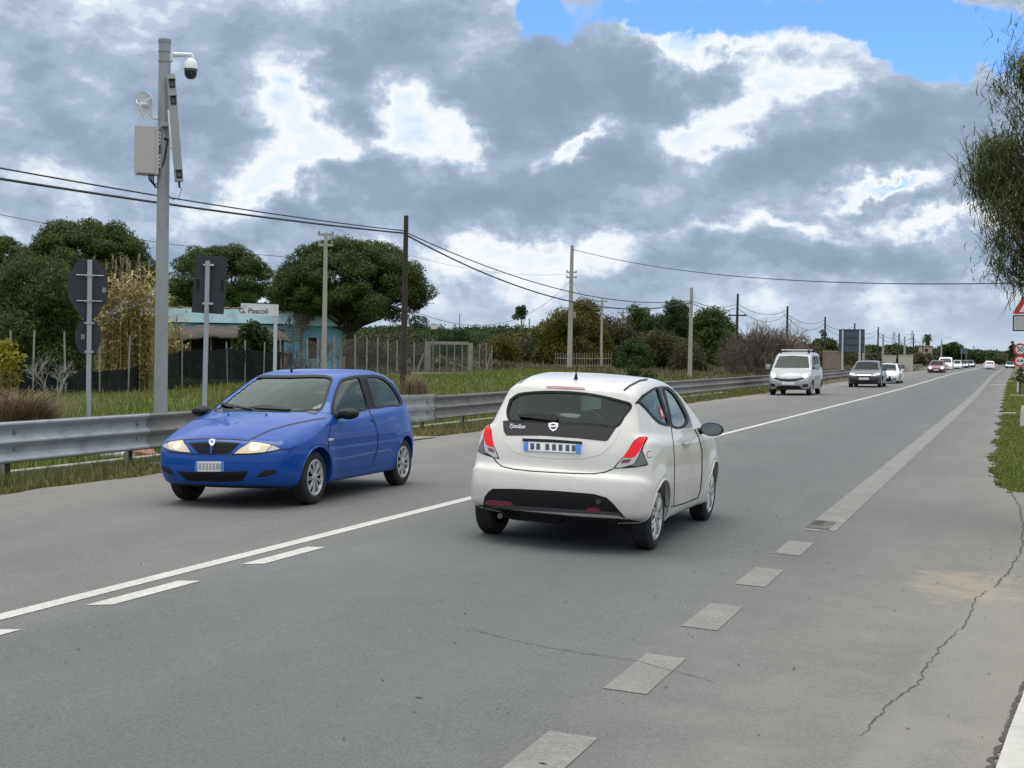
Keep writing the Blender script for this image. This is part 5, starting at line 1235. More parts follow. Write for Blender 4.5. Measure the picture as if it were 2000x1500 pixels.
# street name sign
g = gnd(536, 779); D0 = float((g - EYE) @ _f2); k = CF / D0; u, v = sign_frame(g, R(4))
s3 = empty('street_sign', g, 'white street name sign on a pale post behind the blue hatchback', 'street sign', tilt=(R(.1), R(.4)))
MB().tube([(0, 0, -.2), (0, 0, (779 - 597) / k)], .062, 14).build('post', mat('post_pale', (.5, .52, .53), .5, metal=.2), s3, True)
zc = lambda y: (779 - y) / k; xc = lambda x: (x - 538) / k
pb = plate([(xc(471), zc(593)), (xc(543), zc(594)), (xc(543), zc(618)), (xc(471), zc(617))], g, u, -v, .02, .05).build('sign_panel', mat('sign_white', (.66, .67, .68), .5, var=.05), s3)
plate([(xc(470.5), zc(592)), (xc(543.5), zc(593)), (xc(543.5), zc(594.6)), (xc(470.5), zc(593.6))], g, u, -v, .015, .06).build('top_edge', M_BLACK, pb)
for x in (534.5, 538.5): plate([(xc(x), zc(594.5)), (xc(x + .6), zc(594.5)), (xc(x + .6), zc(618)), (xc(x), zc(618))], g, u, -v, .071, .003).build('panel_joint', M_STICK, pb)
Mt = Matrix((u, Vector((0, 0, 1)), -v)).transposed().to_4x4()
M1 = Mt.copy(); M1.translation = -v * .0715 + u * xc(495.5) + Vector((0, 0, zc(609))); text_mesh('street_name', 'G. Pascoli', .245, M_PLATEINK, pb, M1, .002, bold=.004)
M1 = Mt.copy(); M1.translation = -v * .0715 + u * xc(478) + Vector((0, 0, zc(598.8))); text_mesh('prefix', 'via', .11, M_PLATEINK, pb, M1, .002)
for o in list(COL.objects):
    pass
# ------------------------------------------------------------------ utility poles and cables
M_WOODP = mat('pole_wood_dark', (.040, .030, .026), .85, var=.35, vscale=1.4, bump=.3, bscale=20); M_CONCP = mat('pole_concrete', (.34, .325, .285), .85, var=.12, vscale=1.2)
TOPS = {}
def upole(key, px, yb, yt, label, wood, D=None, r=None, arms=(), group=None, lean=0.0, box=False):
    p = gnd(px, yb) if D is None else base(px, D)
    D1 = float((p - EYE) @ _f2); h = float(atd(px, yt, D1)[2] - p[2]); k = CF / D1
    r = r or (.11 if wood else .12)
    o = empty('utility_pole', p, label, 'utility pole', group, tilt=(0, R(lean)))
    n = 10 if wood else 8
    MB().tube([(0, 0, -.4), (0, 0, h * .5), (0, 0, h)], [r * 1.25, r * 1.05, r * .8], n).build('pole_shaft', M_WOODP if wood else M_CONCP, o, wood)
    u, v = axes_at(p)
    for (dy, w) in arms:
        z = h - dy / k
        a = MB().box((0, 0, z), (w, .1, .12), rz=math.atan2(u.y, u.x)).build('crossarm', M_CONCP if not wood else M_WOODP, o)
        m = MB()
        for s in (-.42, .42): m.lathe([(.03, 0), (.05, .03), (.05, .1), (.02, .14), (.001, .14)], Matrix.Translation(u * (w * s) + Vector((0, 0, z + .05))), 8)
        m.build('insulator', mat('insulator', (.25, .22, .2), .3), a, True)
    if box: MB().box((u * .3 + Vector((0, 0, h * .45))), (.25, .25, .5)).build('meter_box', M_CONC, o)
    T = Matrix.Rotation(R(lean), 3, 'Y')
    TOPS[key] = lambda dz, side=0.0, p=p, T=T, h=h, u=u: Vector(p) + T @ Vector((0, 0, h - dz)) + u * side
    return o
upole('w0', 787, 766, 422, 'dark brown wooden pole, tallest of the wooden ones, between umbrella pine and guardrail end', True, r=.115, lean=.45)
upole('c0', 632, 757, 455, 'pale concrete pole with two short crossarms in front of the blue house', False, r=.105, arms=((4, .72), (24, .66)), lean=.3)
upole('c1', 1112, 726, 480, 'tall grey concrete pole with twin crossarms behind the white hatchback roof', False, r=.19, arms=((52, .9), (62, .9)), lean=.5, box=True)
upole('c2', 1347, 742, 562, 'concrete pole carrying the thick cables, right of the bushy trees, beside the guardrail', False, r=.125, arms=(), lean=.4)
upole('c3', 1174, 721, 583, 'thin concrete pole with one crossarm, just right of the tall grey pole', False, D=140, r=.12, arms=((6, 1.1),))
upole('c4', 1215, 714, 606, 'slim concrete pole with one crossarm by the right end of the low fence', False, D=165, r=.12, arms=((5, 1.3),))
upole('c5', 1033, 700, 622, 'far concrete pole standing alone in the dry field left of the yellowish trees', False, D=200, r=.13, arms=())
upole('c6', 1400, 714, 606, 'concrete pole with a white lamp head in front of the dark green trees', False, D=150, r=.10)
upole('w1', 1437, 716, 574, 'dark wooden pole with black insulators rising left of the bare bush', True, D=125, r=.12, arms=((42, 1.6),), lean=.6)
upole('w2', 1536, 715, 598, 'dark pole rising behind the bare tree, second past the insulator pole', True, D=150, r=.13)
upole('w3', 1610, 712, 619, 'dark pole between the bare bush and the big sign back', True, D=178, r=.13)
upole('w4', 1668, 711, 631, 'dark pole whose tip shows above the big sign back', True, D=207, r=.13)
upole('w5', 1714, 709, 639, 'dark pole right of the big sign back above the white coupe', True, D=235, r=.14)
upole('w6', 1755, 708, 651, 'dark pole above the cream wall panels, left of the palm', True, D=265, r=.15)
upole('w7', 1783, 707, 653, 'dark pole closest to the left of the palm', True, D=292, r=.15)
upole('w8', 1802, 706, 661, 'thin far pole touching the left side of the palm house', True, D=320, r=.14)
upole('c7', 1686, 714, 650, 'cream concrete pole at the right edge of the big sign back', False, D=150, r=.13)
upole('c8', 1724, 708, 653, 'cream concrete pole left of the first cream wall panel', False, D=180, r=.13)
upole('c9', 1766, 706, 657, 'cream concrete pole rising behind the second cream wall panel', False, D=230, r=.15)
upole('c10', 1838, 702, 662, 'far concrete pole above the white van', False, D=300, r=.14)
for i, (x, t, lb) in enumerate(((1243, 626, 'left of three short far poles with double arms above the scrub'), (1265, 628, 'middle of three short far poles with double arms above the scrub'), (1279, 632, 'right and smallest of three short far poles with double arms above the scrub'))):
    upole('t%d' % i, x, 690, t, lb, False, D=240 + 20 * i, r=.13, arms=((1, 1.6), (4, 1.6)))
upole('f0', 897, 664, 612, 'thin dark pole far off on the hill between the pine and the small round pine', True, D=420, r=.12)
M_LINE_B = mat('overhead_cable', (.018, .018, .022), .6)
def cable(a, b, sag, r, label, n=28, name='overhead_cable'):
    a, b = Vector(a), Vector(b); pts = []
    for i in range(n + 1):
        t = i / n; q = a.lerp(b, t); q.z -= sag * 4 * t * (1 - t); pts.append(q)
    return tag(MB().tube(pts, r, 5).build(name, M_LINE_B, None, True), label, 'cable')
W0 = TOPS['w0']
L0 = Vector(W0(.55)) + (Vector(W0(.55)) - Vector(atd(1347, 590, 96))).normalized() * 45
def thru(p_end, px, py, D):
    return Vector(atd(px, py, D))
A = Vector(atd(-40, 321, 32)); A2 = Vector(atd(-40, 343, 32))
cable(A, W0(.62), .12, .022, 'upper thick cable from the upper left edge to the dark wooden pole')
cable(A2, W0(.72), .10, .034, 'lower thick double cable from the upper left edge to the dark wooden pole')
cable(W0(.68), TOPS['c2'](.85), 1.05, .024, 'upper of the two thick cables sagging from the dark wooden pole to the concrete pole')
cable(W0(.78), TOPS['c2'](.95), 1.45, .034, 'lower of the two thick cables sagging from the dark wooden pole to the concrete pole')
cable(TOPS['c2'](.85), TOPS['w1'](.9), .35, .022, 'cable pair from the concrete pole to the insulator pole, upper strand')
cable(TOPS['c2'](1.0), TOPS['w1'](1.15), .45, .026, 'cable pair from the concrete pole to the insulator pole, lower strand')
wl = ['w1', 'w2', 'w3', 'w4', 'w5', 'w6', 'w7', 'w8']
nm = ['over the bare bush', 'right of the bare bush', 'behind the big sign back', 'right of the big sign back', 'above the cream wall panels', 'left of the palm', 'at the palm']
for i in range(7):
    cable(TOPS[wl[i]](.9), TOPS[wl[i + 1]](.4), .7, .022 + .003 * i, 'upper cable between dark poles ' + nm[i], 14)
    cable(TOPS[wl[i]](1.2), TOPS[wl[i + 1]](.75), 1.1, .022 + .003 * i, 'lower cable between dark poles ' + nm[i], 14)
cable(Vector(atd(-40, 411, 45)), TOPS['c0'](1.2), .25, .011, 'thin wire crossing the left pine to the crossarm pole by the blue house')
cable(TOPS['c0'](1.2), TOPS['c1'](2.9), 3.4, .016, 'thin wire sagging in front of the umbrella pine to the tall grey pole')
cable(TOPS['c1'](.3), Vector(atd(1980, 553, 60)), .9, .024, 'single dark wire from the top of the tall grey pole across the road')
cable(Vector(atd(640, 440, 100)), TOPS['c1'](2.4), 1.2, .010, 'faint thin wire from the wooden pole to the upper crossarm of the tall grey pole')
cable(TOPS['c1'](2.9), TOPS['c3'](.5), .8, .012, 'thin wire from the tall grey pole down to the thin pole beside it')
cable(TOPS['c3'](.4), TOPS['c4'](.4), .5, .013, 'thin wire between the two slim concrete poles above the scrub')
cable(TOPS['t0'](.2), TOPS['c6'](1.8), 1.2, .014, 'thin pale wire strung across the tree line to the lamp pole')
# ------------------------------------------------------------------ big sign back and right verge signs
p = base(1662, 118); u, v = sign_frame(p, R(-14)); k = CF / 118.0
bs = empty('direction_sign', p, 'large blue-grey back of a road sign on two posts, behind the grey hatchback', 'road sign')
M_BLUEBACK = mat('sign_back_blue', (.06, .085, .115), .5, var=.1)
zt = float(atd(1662, 643, 118)[2] - p[2]); hb = 46 / k
brd = MB().box(v * .0 + Vector((0, 0, zt - hb / 2)), (2.15, .05, hb), rz=math.atan2(u.y, u.x)).build('board', M_BLUEBACK, bs)
for x in (-.72, .72): MB().tube([u * x - v * .1 + Vector((0, 0, -.2)), u * x - v * .1 + Vector((0, 0, zt - .1))], .085, 10).build('post', mat('post_pale', (.5, .52, .53)), bs, True)
for i in range(4): MB().box(-v * .045 + Vector((0, 0, zt - .08 - i * (hb - .16) / 3)), (2.1, .05, .07), rz=math.atan2(u.y, u.x)).build('rib', M_SIGNRIM, brd)
p = base(1882, 250); bs = empty('direction_sign', p, 'small dark far sign board on two legs above the end of the queue', 'road sign'); u, v = axes_at(p)
zt = float(atd(1882, 680, 250)[2] - p[2])
MB().box((0, 0, zt - .5), (1.25, .06, 1.0), rz=math.atan2(u.y, u.x)).build('board', M_BLUEBACK, bs)
for x in (-.4, .4): MB().tube([u * x, u * x + Vector((0, 0, zt))], .05, 6).build('post', M_POLE, bs, True)
M_SIGNRED = mat('sign_red', (.50, .022, .028), .4); M_SIGNWHITE = mat('sign_face_white', (.66, .66, .64), .4); M_SIGNGREY = mat('sign_grey', (.40, .41, .41), .5); M_CREAM = mat('post_cream', (.52, .50, .43), .6, var=.15, vscale=4, dirt=((.2, .18, .12), .5, 5))
# warning triangle at the right edge
D1 = 43.0; p = base(2006, D1); k = CF / D1
ws_ = empty('warning_sign', p, 'red-rimmed warning triangle with a grey plate under it at the right picture edge', 'road sign'); u, v = sign_frame(p, R(3))
zz = lambda y: float(atd(2000, y, D1)[2] - p[2]); xx = lambda x: (x - 2006) / k
MB().tube([(0, 0, -.2), (0, 0, .8), (0, 0, zz(548))], [.11, .06, .045], 14).build('post', M_CREAM, ws_, True)
tri = lambda s: [(xx(2006 + s * -31), zz(613) - (1 - s) * -.13), (xx(2006 + s * 31), zz(613) - (1 - s) * -.13), (0, zz(613) + s * 54 / k + (1 - s) * .13)]
def rounded(P, r):
    out = []; n = len(P)
    for i in range(n):
        a, b, c = (np.array(P[(i + j - 1) % n]) for j in range(3)); d1 = (a - b) / np.hypot(*(a - b)); d2 = (c - b) / np.hypot(*(c - b))
        for t in np.linspace(0, 1, 6): out.append(tuple((1 - t) ** 2 * (b + d1 * r) + 2 * t * (1 - t) * b + t * t * (b + d2 * r)))
    return out
tp = plate(rounded(tri(1.0), .07), p, u, -v, .06, .012).build('triangle_plate', M_SIGNRED, ws_)
plate(rounded(tri(1.05), .08), p, u, -v, .056, .006).build('plate_edge', M_SIGNGREY, tp)
plate(rounded(tri(.62), .03), p, u, -v, .07, .004).build('white_field', M_SIGNWHITE, tp)
pl = plate(rounded([(xx(1975.5), zz(647)), (xx(2036), zz(647)), (xx(2036), zz(615.5)), (xx(1975.5), zz(615.5))], .03), p, u, -v, .06, .012).build('lower_plate', M_BLACK, ws_)
plate([(xx(1977.5), zz(645)), (xx(2034), zz(645)), (xx(2034), zz(617.5)), (xx(1977.5), zz(617.5))], p, u, -v, .071, .003).build('plate_field', M_SIGNGREY, pl)
Mt = Matrix((u, Vector((0, 0, 1)), -v)).transposed().to_4x4(); Mt.translation = -v * .0745 + u * xx(2001) + Vector((0, 0, zz(632)))
text_mesh('plate_digit', '9', .34, M_BLACK, pl, Mt, .001, bold=.006)
# speed limit and no overtaking
D2 = 76.0; p = base(1989, D2); k = CF / D2
sl = empty('speed_limit_sign', p, 'round 50 speed limit sign above a second red-rimmed disc on a cream post', 'road sign'); u, v = sign_frame(p, R(3))
zz = lambda y: float(atd(1990, y, D2)[2] - p[2]); xx = lambda x: (x - 1989) / k
MB().tube([(0, 0, -.2), (0, 0, zz(720)), (0, 0, zz(672))], [.10, .075, .06], 12).build('post', M_CREAM, sl, True)
disc = lambda r, y: [(xx(1990.5 + r * math.cos(a)), zz(y) + r / k * math.sin(a)) for a in np.linspace(0, 2 * math.pi, 37)[:-1]]
for y, r in ((682.5, 12), (705, 11.2)):
    dp = plate(disc(r, y), p, u, -v, .07, .012).build('disc_plate', M_SIGNRED, sl)
    plate(disc(r * .72, y), p, u, -v, .081, .003).build('white_field', M_SIGNWHITE, dp)
    Mt = Matrix((u, Vector((0, 0, 1)), -v)).transposed().to_4x4(); Mt.translation = -v * .0855 + u * xx(1990.5) + Vector((0, 0, zz(y)))
    if y < 690: text_mesh('number', '50', .36, M_BLACK, dp, Mt, .001, bold=.006, space=.95)
    else:
        for s, mm in ((-1, M_SIGNRED), (1, M_BLACK)):
            c = 1990.5 + s * 3.6
            plate([(xx(c - 3), zz(y) - .04), (xx(c + 3), zz(y) - .04), (xx(c + 2.8), zz(y) + .02), (xx(c + 1.6), zz(y) + .03), (xx(c + 1.1), zz(y) + .08), (xx(c - 1.1), zz(y) + .08), (xx(c - 1.6), zz(y) + .03), (xx(c - 2.8), zz(y) + .02)], p, u, -v, .0855, .002).build('car_symbol', mm, dp)
MB().box(u * .03 + Vector((0, 0, zz(728))), (.16, .12, .2), bev=.02).build('junction_box', M_CREAM, sl)
p = base(1998, 38); mk = empty('marker_post', p, 'short cream marker post in the grass at the right picture edge', 'post')
MB().tube([(0, 0, -.1), (0, 0, .45), (0, 0, .62)], [.085, .075, .05], 10).build('post_body', M_CREAM, mk, True)
# pieces lying on the verges
r_ = random.Random(3)
for i, (x, y, L, an, lb) in enumerate(((1962, 747, 1.2, 10, 'thin pale stick lying across the verge edge, farthest of the sticks'), (1990, 776, .9, -28, 'pale broken stick slanting in the grass near the marker post'), (1962, 813, .7, 4, 'short pale stick at the ragged grass edge, nearest of the sticks'))):
    q = gnd(x, y); m = MB(); a = R(an); d = Vector((math.cos(a), math.sin(a), 0)) * L / 2
    m.tube([Vector(q) - d + Vector((0, 0, .08)), Vector(q) + Vector((0, .03, .1)), Vector(q) + d + Vector((0, 0, .11))], .022, 6); tag(m.build('stick', M_CREAM, None, True), lb, 'stick')
m = MB(); a = gnd(168, 900); b = gnd(232, 901)
m.tube([Vector(a) + Vector((-.3, 0, .1)), Vector(a) + Vector((.2, .15, .13)), (Vector(a) + Vector(b)) / 2 + Vector((0, 0, .11)), Vector(b) + Vector((0, 0, .12)), Vector(b) + Vector((.3, -.1, .1))], [.05, .075, .06, .08, .05], 10)
tag(m.build('drain_pipe', M_WHITEP, None, True), 'crumpled white plastic pipe lying under the guardrail', 'pipe')
for i, (x, y) in enumerate(((272, 899), (284, 895), (262, 893), (291, 901))):
    q = gnd(x, y); m = MB(); m.box(Vector(q) + Vector((0, 0, .09)), (.25, .12, .09), M=Matrix.Rotation(.5 * i, 3, 'Z') @ Matrix.Rotation(.3 * (i % 2), 3, 'X'), bev=.01)
    tag(m.build('brick', mat('brick_red', (.27, .13, .085), .9, var=.3, vscale=12)), 'loose reddish brick on the verge under the guardrail', 'brick', 'bricks under the guardrail')
q = gnd(303, 911); tag(MB().box(Vector(q) + Vector((0, 0, .03)), (.16, .1, .05), bev=.02).build('plastic_scrap', mat('scrap_blue', (.35, .5, .58), .5)), 'pale blue plastic scrap in the grass beside the blue hatchback', 'litter')
# ------------------------------------------------------------------ house, fences, ruins, far buildings
def frame_at(px, D, ang=0.0):
    p = base(px, D); u, v = axes_at(p); A = Matrix.Rotation(ang, 3, 'Z'); return Vector(p), A @ u, A @ v, CF / D
def obox(m, o, u, v, x0, x1, y0, y1, z0, z1):
    c = u * ((x0 + x1) / 2) + v * ((y0 + y1) / 2) + Vector((0, 0, (z0 + z1) / 2)); return m.box(o + c, (abs(x1 - x0), abs(y1 - y0), abs(z1 - z0)), rz=math.atan2(u.y, u.x))
M_HBLUE = mat('wall_blue', (.30, .66, .82), .85, var=.10, vscale=.9, dirt=((.36, .42, .42), .5, 1.2), bump=.15, bscale=14); M_HPALE = mat('fascia_pale_blue', (.62, .90, .96), .8, var=.1, vscale=1, dirt=((.25, .3, .3), .5, 1.4))
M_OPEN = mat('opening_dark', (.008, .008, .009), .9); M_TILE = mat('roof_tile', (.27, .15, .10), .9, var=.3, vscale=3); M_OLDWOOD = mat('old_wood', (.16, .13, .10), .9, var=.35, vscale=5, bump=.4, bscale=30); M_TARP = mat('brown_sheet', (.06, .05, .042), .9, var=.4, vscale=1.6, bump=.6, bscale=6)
D = 92.0; P0, u, v, k = frame_at(632, D, R(6)); Z0 = Vector((0, 0, 0))
def hz2(y): return float(atd(632, y, D)[2] - P0.z)
hx = lambda x: (x - 632) / k
hs = empty('house', P0, 'low light blue flat-roofed house below the umbrella pines', 'house')
O = Vector((0, 0, 0))
# right block
m = MB(); obox(m, O, u, v, hx(574), hx(668), 0, 6, -.3, hz2(637)); m.build('wall', M_HBLUE, hs)
m = MB(); obox(m, O, u, v, hx(573), hx(692), -.9, 6.6, hz2(637), hz2(616)); m.build('roof_slab', M_HPALE, hs)
m = MB(); obox(m, O, u, v, hx(571), hx(694), -1.0, 6.7, hz2(616), hz2(614)); m.build('roof_edge', M_CONC_PALE, hs)
# left wing with fascia, set a little back
m = MB(); obox(m, O, u, v, hx(318), hx(573), .4, 7, hz2(690), hz2(636)); m.build('wall', M_HBLUE, hs)
m = MB(); obox(m, O, u, v, hx(316), hx(572), -.25, 7.2, hz2(634), hz2(608)); m.build('fascia', M_HPALE, hs)
r_ = random.Random(11); m = MB()
for i in range(40):
    x = hx(320) + i * .16; m.box(u * x + v * .2 + Vector((0, 0, hz2(606) + r_.uniform(-.02, .06))), (.2, .5, .09), rz=math.atan2(u.y, u.x) + r_.uniform(-.2, .2))
m.build('roof_tiles', M_TILE, hs)
w1 = obox(MB(), O, u, v, hx(600), hx(618), -.03, .02, hz2(700), hz2(660)).build('window', M_OPEN, hs)
# outside stair
st = MB()
for i in range(12):
    a = i / 11; x = hx(566) + a * 1.15; z = hz2(668) + a * (hz2(604) - hz2(668)); obox(st, O, u, v, x - .55, x + .55, -1.6 + a * .5, -1.2 + a * .5, z, z + .1)
sto = st.build('stair', M_OLDWOOD, hs)
m = MB()
for s in (-.55, .6):
    for t in (0, .33, .66, 1): m.box(u * (hx(566) + t * 1.15 + s) + v * (-1.5 + t * .5) + Vector((0, 0, hz2(668) + t * (hz2(604) - hz2(668)) + .45)), (.07, .07, .9))
    for dz in (.45, .85): m.tube([u * (hx(566) + s) - v * 1.5 + Vector((0, 0, hz2(668) + dz)), u * (hx(566) + 1.15 + s) - v * 1.0 + Vector((0, 0, hz2(604) + dz))], .045, 5)
obox(m, O, u, v, hx(553), hx(586), -1.0, -.4, hz2(588), hz2(583)); obox(m, O, u, v, hx(553), hx(555), -1.0, -.8, hz2(604), hz2(583))
m.build('stair_rail', M_OLDWOOD, sto)
m = MB(); m.tube([u * hx(585.5) - v * 1.1 + Vector((0, 0, 0)), u * hx(585.5) - v * 1.1 + Vector((0, 0, hz2(548)))], .09, 8); m.build('chimney_post', M_CONC, hs, True)
# open shed with a sagging brown roof before the left wing
Ds = 84.0; P1, u1, v1, k1 = frame_at(445, Ds, R(6)); sh = empty('shed', P1, 'open shed with a sagging brown sheet roof before the blue house', 'shed')
zs = lambda y: float(atd(445, y, Ds)[2] - P1.z); xs = lambda x: (x - 445) / k1
nx = 40; V = []; F = []
for j in range(2):
    for i in range(nx + 1):
        x = xs(322) + (xs(566) - xs(322)) * i / nx; sag = .12 * math.sin(i * .55) + .06 * math.sin(i * 1.7)
        q = u1 * x + v1 * (-.6 if j == 0 else 3.2); z = zs(657 if j == 0 else 634) + sag * .35 - (.25 * (abs(i - 20) / 20) ** 2)
        V.append(tuple(q + Vector((0, 0, z)))); V.append(tuple(q + Vector((0, 0, z - .12))))
for i in range(nx):
    a = 2 * i; b = 2 * (nx + 1) + 2 * i
    F += [(a, a + 2, b + 2, b), (a + 1, b + 1, b + 3, a + 3), (a, a + 1, a + 3, a + 2), (b, b + 2, b + 3, b + 1)]
mesh_np('roof', np.array(V), np.array(F), M_TARP, sh, True)
for x in (332, 372, 412, 452, 500, 548): m = MB(); m.tube([u1 * xs(x) + Vector((0, 0, -.2)), u1 * xs(x) + Vector((0, 0, zs(655)))], .06, 6); m.build('post', M_OLDWOOD, sh, True)
m = MB(); obox(m, O, u1, v1, xs(320), xs(568), 3.0, 3.2, -.2, zs(640)); m.build('back_wall', mat('shed_wall', (.045, .04, .035), .95, var=.4, vscale=1.5), sh)
m = MB(); obox(m, O, u1, v1, xs(318), xs(320), -.3, 3.2, -.2, zs(640)); m.build('side_wall', MATS['shed_wall'], sh)
# fence with dark netting along the field
M_FPOST = mat('fence_post', (.24, .225, .20), .8, var=.2, vscale=6); M_NET = None
def netmat():
    m = bpy.data.materials.new('netting'); m.use_nodes = True; T = NT(m.node_tree); b = T.n['Principled BSDF']; tc = T.node('ShaderNodeTexCoord').outputs['Object']
    n1, _ = T.noise(T.vmath('MULTIPLY', tc, (1, 1, 3)), 1.1, 5, .6); c = T.ramp(n1, [(.3, (.006, .010, .010)), (.6, (.013, .018, .018)), (.75, (.026, .032, .032))]); T.put(b.inputs['Base Color'], c); b.inputs['Roughness'].default_value = .9; b.inputs['Specular IOR Level'].default_value = .08
    tr = T.node('ShaderNodeBsdfTransparent'); mx = T.node('ShaderNodeMixShader'); mx.inputs[0].default_value = .93; T.l.new(tr.outputs[0], mx.inputs[1]); T.l.new(b.outputs[0], mx.inputs[2]); T.l.new(mx.outputs[0], T.n['Material Output'].inputs[0]); return m
M_NET = netmat()
def wiremat():
    m = bpy.data.materials.new('wire_net'); m.use_nodes = True; T = NT(m.node_tree); b = T.n['Principled BSDF']; b.inputs['Base Color'].default_value = (.2, .2, .19, 1); b.inputs['Roughness'].default_value = .6
    tr = T.node('ShaderNodeBsdfTransparent'); mx = T.node('ShaderNodeMixShader'); mx.inputs[0].default_value = .16; T.l.new(tr.outputs[0], mx.inputs[1]); T.l.new(b.outputs[0], mx.inputs[2]); T.l.new(mx.outputs[0], T.n['Material Output'].inputs[0]); return m
M_WNET = wiremat()
fpts = [(20, 778, 646), (63, 775, 645), (128, 771, 648), (194, 767, 652), (250, 764, 656), (300, 761, 658), (355, 758, 665), (402, 756, 667), (444, 753, 668), (478, 751, 664), (514, 750, 668), (549, 748, 662)]
f1 = empty('fence', gnd(63, 775), 'thin grey fence posts hung with sagging dark netting', 'fence'); fo = gnd(63, 775)
tops = []
for i, (x, yb, yt) in enumerate(fpts):
    b = Vector(gnd(x, yb)) - Vector(fo); D_ = float((gnd(x, yb) - EYE) @ _f2); h = float(atd(x, yt, D_)[2] - gnd(x, yb)[2])
    MB().tube([b + Vector((0, 0, -.1)), b + Vector((.08 * math.sin(i * 2.1), .0, h))], .034, 7).build('post', M_FPOST, f1, True)
    tops.append((b, h, D_))
ntop = [(20, 705), (63, 700), (110, 716), (160, 722), (215, 722), (262, 715), (300, 703), (330, 690), (360, 682), (444, 680), (514, 684), (549, 686)]
nx_, nt_ = zip(*ntop); V = []; F = []; N = 110
for i in range(N + 1):
    x = 20 + (549 - 20) * i / N; yb = np.interp(x, [q[0] for q in fpts], [q[1] for q in fpts]); g = gnd(x, yb); D_ = float((g - EYE) @ _f2); yt = float(np.interp(x, nx_, nt_)) + 1.2 * math.sin(x * .11)
    h = float(atd(x, yt, D_)[2] - g[2]); uu, vv = axes_at(g)
    for j in range(7):
        t = j / 6; q = Vector(g) - Vector(fo) + vv * (.10 * math.sin(x * .07 + 3 * t) + .05) + Vector((0, 0, h * t - .05)); V.append(tuple(q))
for i in range(N):
    for j in range(6): a = i * 7 + j; F.append((a, a + 7, a + 8, a + 1))
mesh_np('netting', np.array(V), np.array(F), M_NET, f1, True)
f2_ = empty('fence', gnd(693, 745), 'row of bare pale fence posts with wire netting, right of the blue house', 'fence'); fo = gnd(693, 745); pp = []
for i, (x, yb, yt) in enumerate([(600, 744, 660), (620, 744, 660), (652, 745, 656), (693, 745, 655), (716, 744, 659), (737, 743, 660), (757, 742, 662), (775, 741, 664), (793, 740, 666), (808, 740, 668), (830, 737, 661), (845, 736, 664), (858, 736, 667), (872, 735, 668), (887, 735, 670), (902, 734, 672), (914, 734, 671), (936, 733, 672), (949, 733, 673), (960, 733, 674)]):
    g = gnd(x, yb); b = Vector(g) - Vector(fo); D_ = float((g - EYE) @ _f2); h = float(atd(x, yt, D_)[2] - g[2])
    MB().tube([b + Vector((0, 0, -.1)), b + Vector((0, 0, h))], .04, 6).build('post', M_FPOST, f2_, True); pp.append((b, h))
for x0, yb0, x1, yt1 in ((811, 738, 827, 690), (946, 735, 959, 690)):
    g = gnd(x0, yb0); D_ = float((g - EYE) @ _f2); MB().tube([Vector(g) - Vector(fo), Vector(atd(x1, yt1, D_)) - Vector(fo)], .055, 6).build('brace', M_FPOST, f2_, True)
V = []; F = []
for b, h in pp: V += [tuple(b), tuple(b + Vector((0, 0, h * .93)))]
F = [(2 * i, 2 * i + 2, 2 * i + 3, 2 * i + 1) for i in range(len(pp) - 1)]
mesh_np('wire_netting', np.array(V), np.array(F), M_WNET, f2_, False)
m = MB(); m.tube([gnd(700, 744) - fo + np.array([0, 0, .06]), gnd(830, 739) - fo + np.array([0, 0, .06])], .06, 5); m.build('base_rail', M_CONC, f2_)
f3 = empty('fence', gnd(1085, 712), 'low pale railing fence behind the tall grey concrete pole', 'fence'); fo = base(1140, 132); f3.location = fo
for i in range(22):
    x = 1084 + i * 5.2; g = base(x, 132 + i * .35); b = Vector(g) - Vector(fo); h = float(atd(x, 689, 132 + i * .35)[2] - g[2]); MB().tube([b, b + Vector((0, 0, h))], .03, 5).build('post', M_FPOST, f3)
for dz in (.35, .95): m = MB(); m.tube([Vector(base(1084, 132)) - Vector(fo) + Vector((0, 0, dz * 1.1)), Vector(base(1193, 139.4)) - Vector(fo) + Vector((0, 0, dz * 1.1))], .03, 5); m.build('rail', M_FPOST, f3)
# concrete gate frame in the field
P2, u2_, v2_, k2 = frame_at(877, 100, R(-5)); gt = empty('gate_frame', P2, 'weathered concrete gate frame standing behind the bare fence posts', 'gate'); zg = lambda y: float(atd(877, y, 100)[2] - P2.z)
for x in (835, 918): m = MB(); obox(m, O, u2_, v2_, (x - 4.5 - 877) / k2, (x + 4.5 - 877) / k2, -.2, .2, -.2, zg(669)); m.build('pillar', M_CONC, gt)
m = MB(); obox(m, O, u2_, v2_, (833 - 877) / k2, (914 - 877) / k2, -.15, .15, zg(673), zg(667)); m.build('lintel', M_CONC, gt)
# low garden wall and steps right of the dark pole
P2, u2_, v2_, k2 = frame_at(850, 84, R(-5)); m = MB(); obox(m, O, u2_, v2_, -1.4, 3.6, -.2, .2, -.2, .42); o = m.build('wall', M_CONC, None, loc=P2); tag(o, 'low weathered concrete wall stub on the green bank', 'wall', kind='thing')
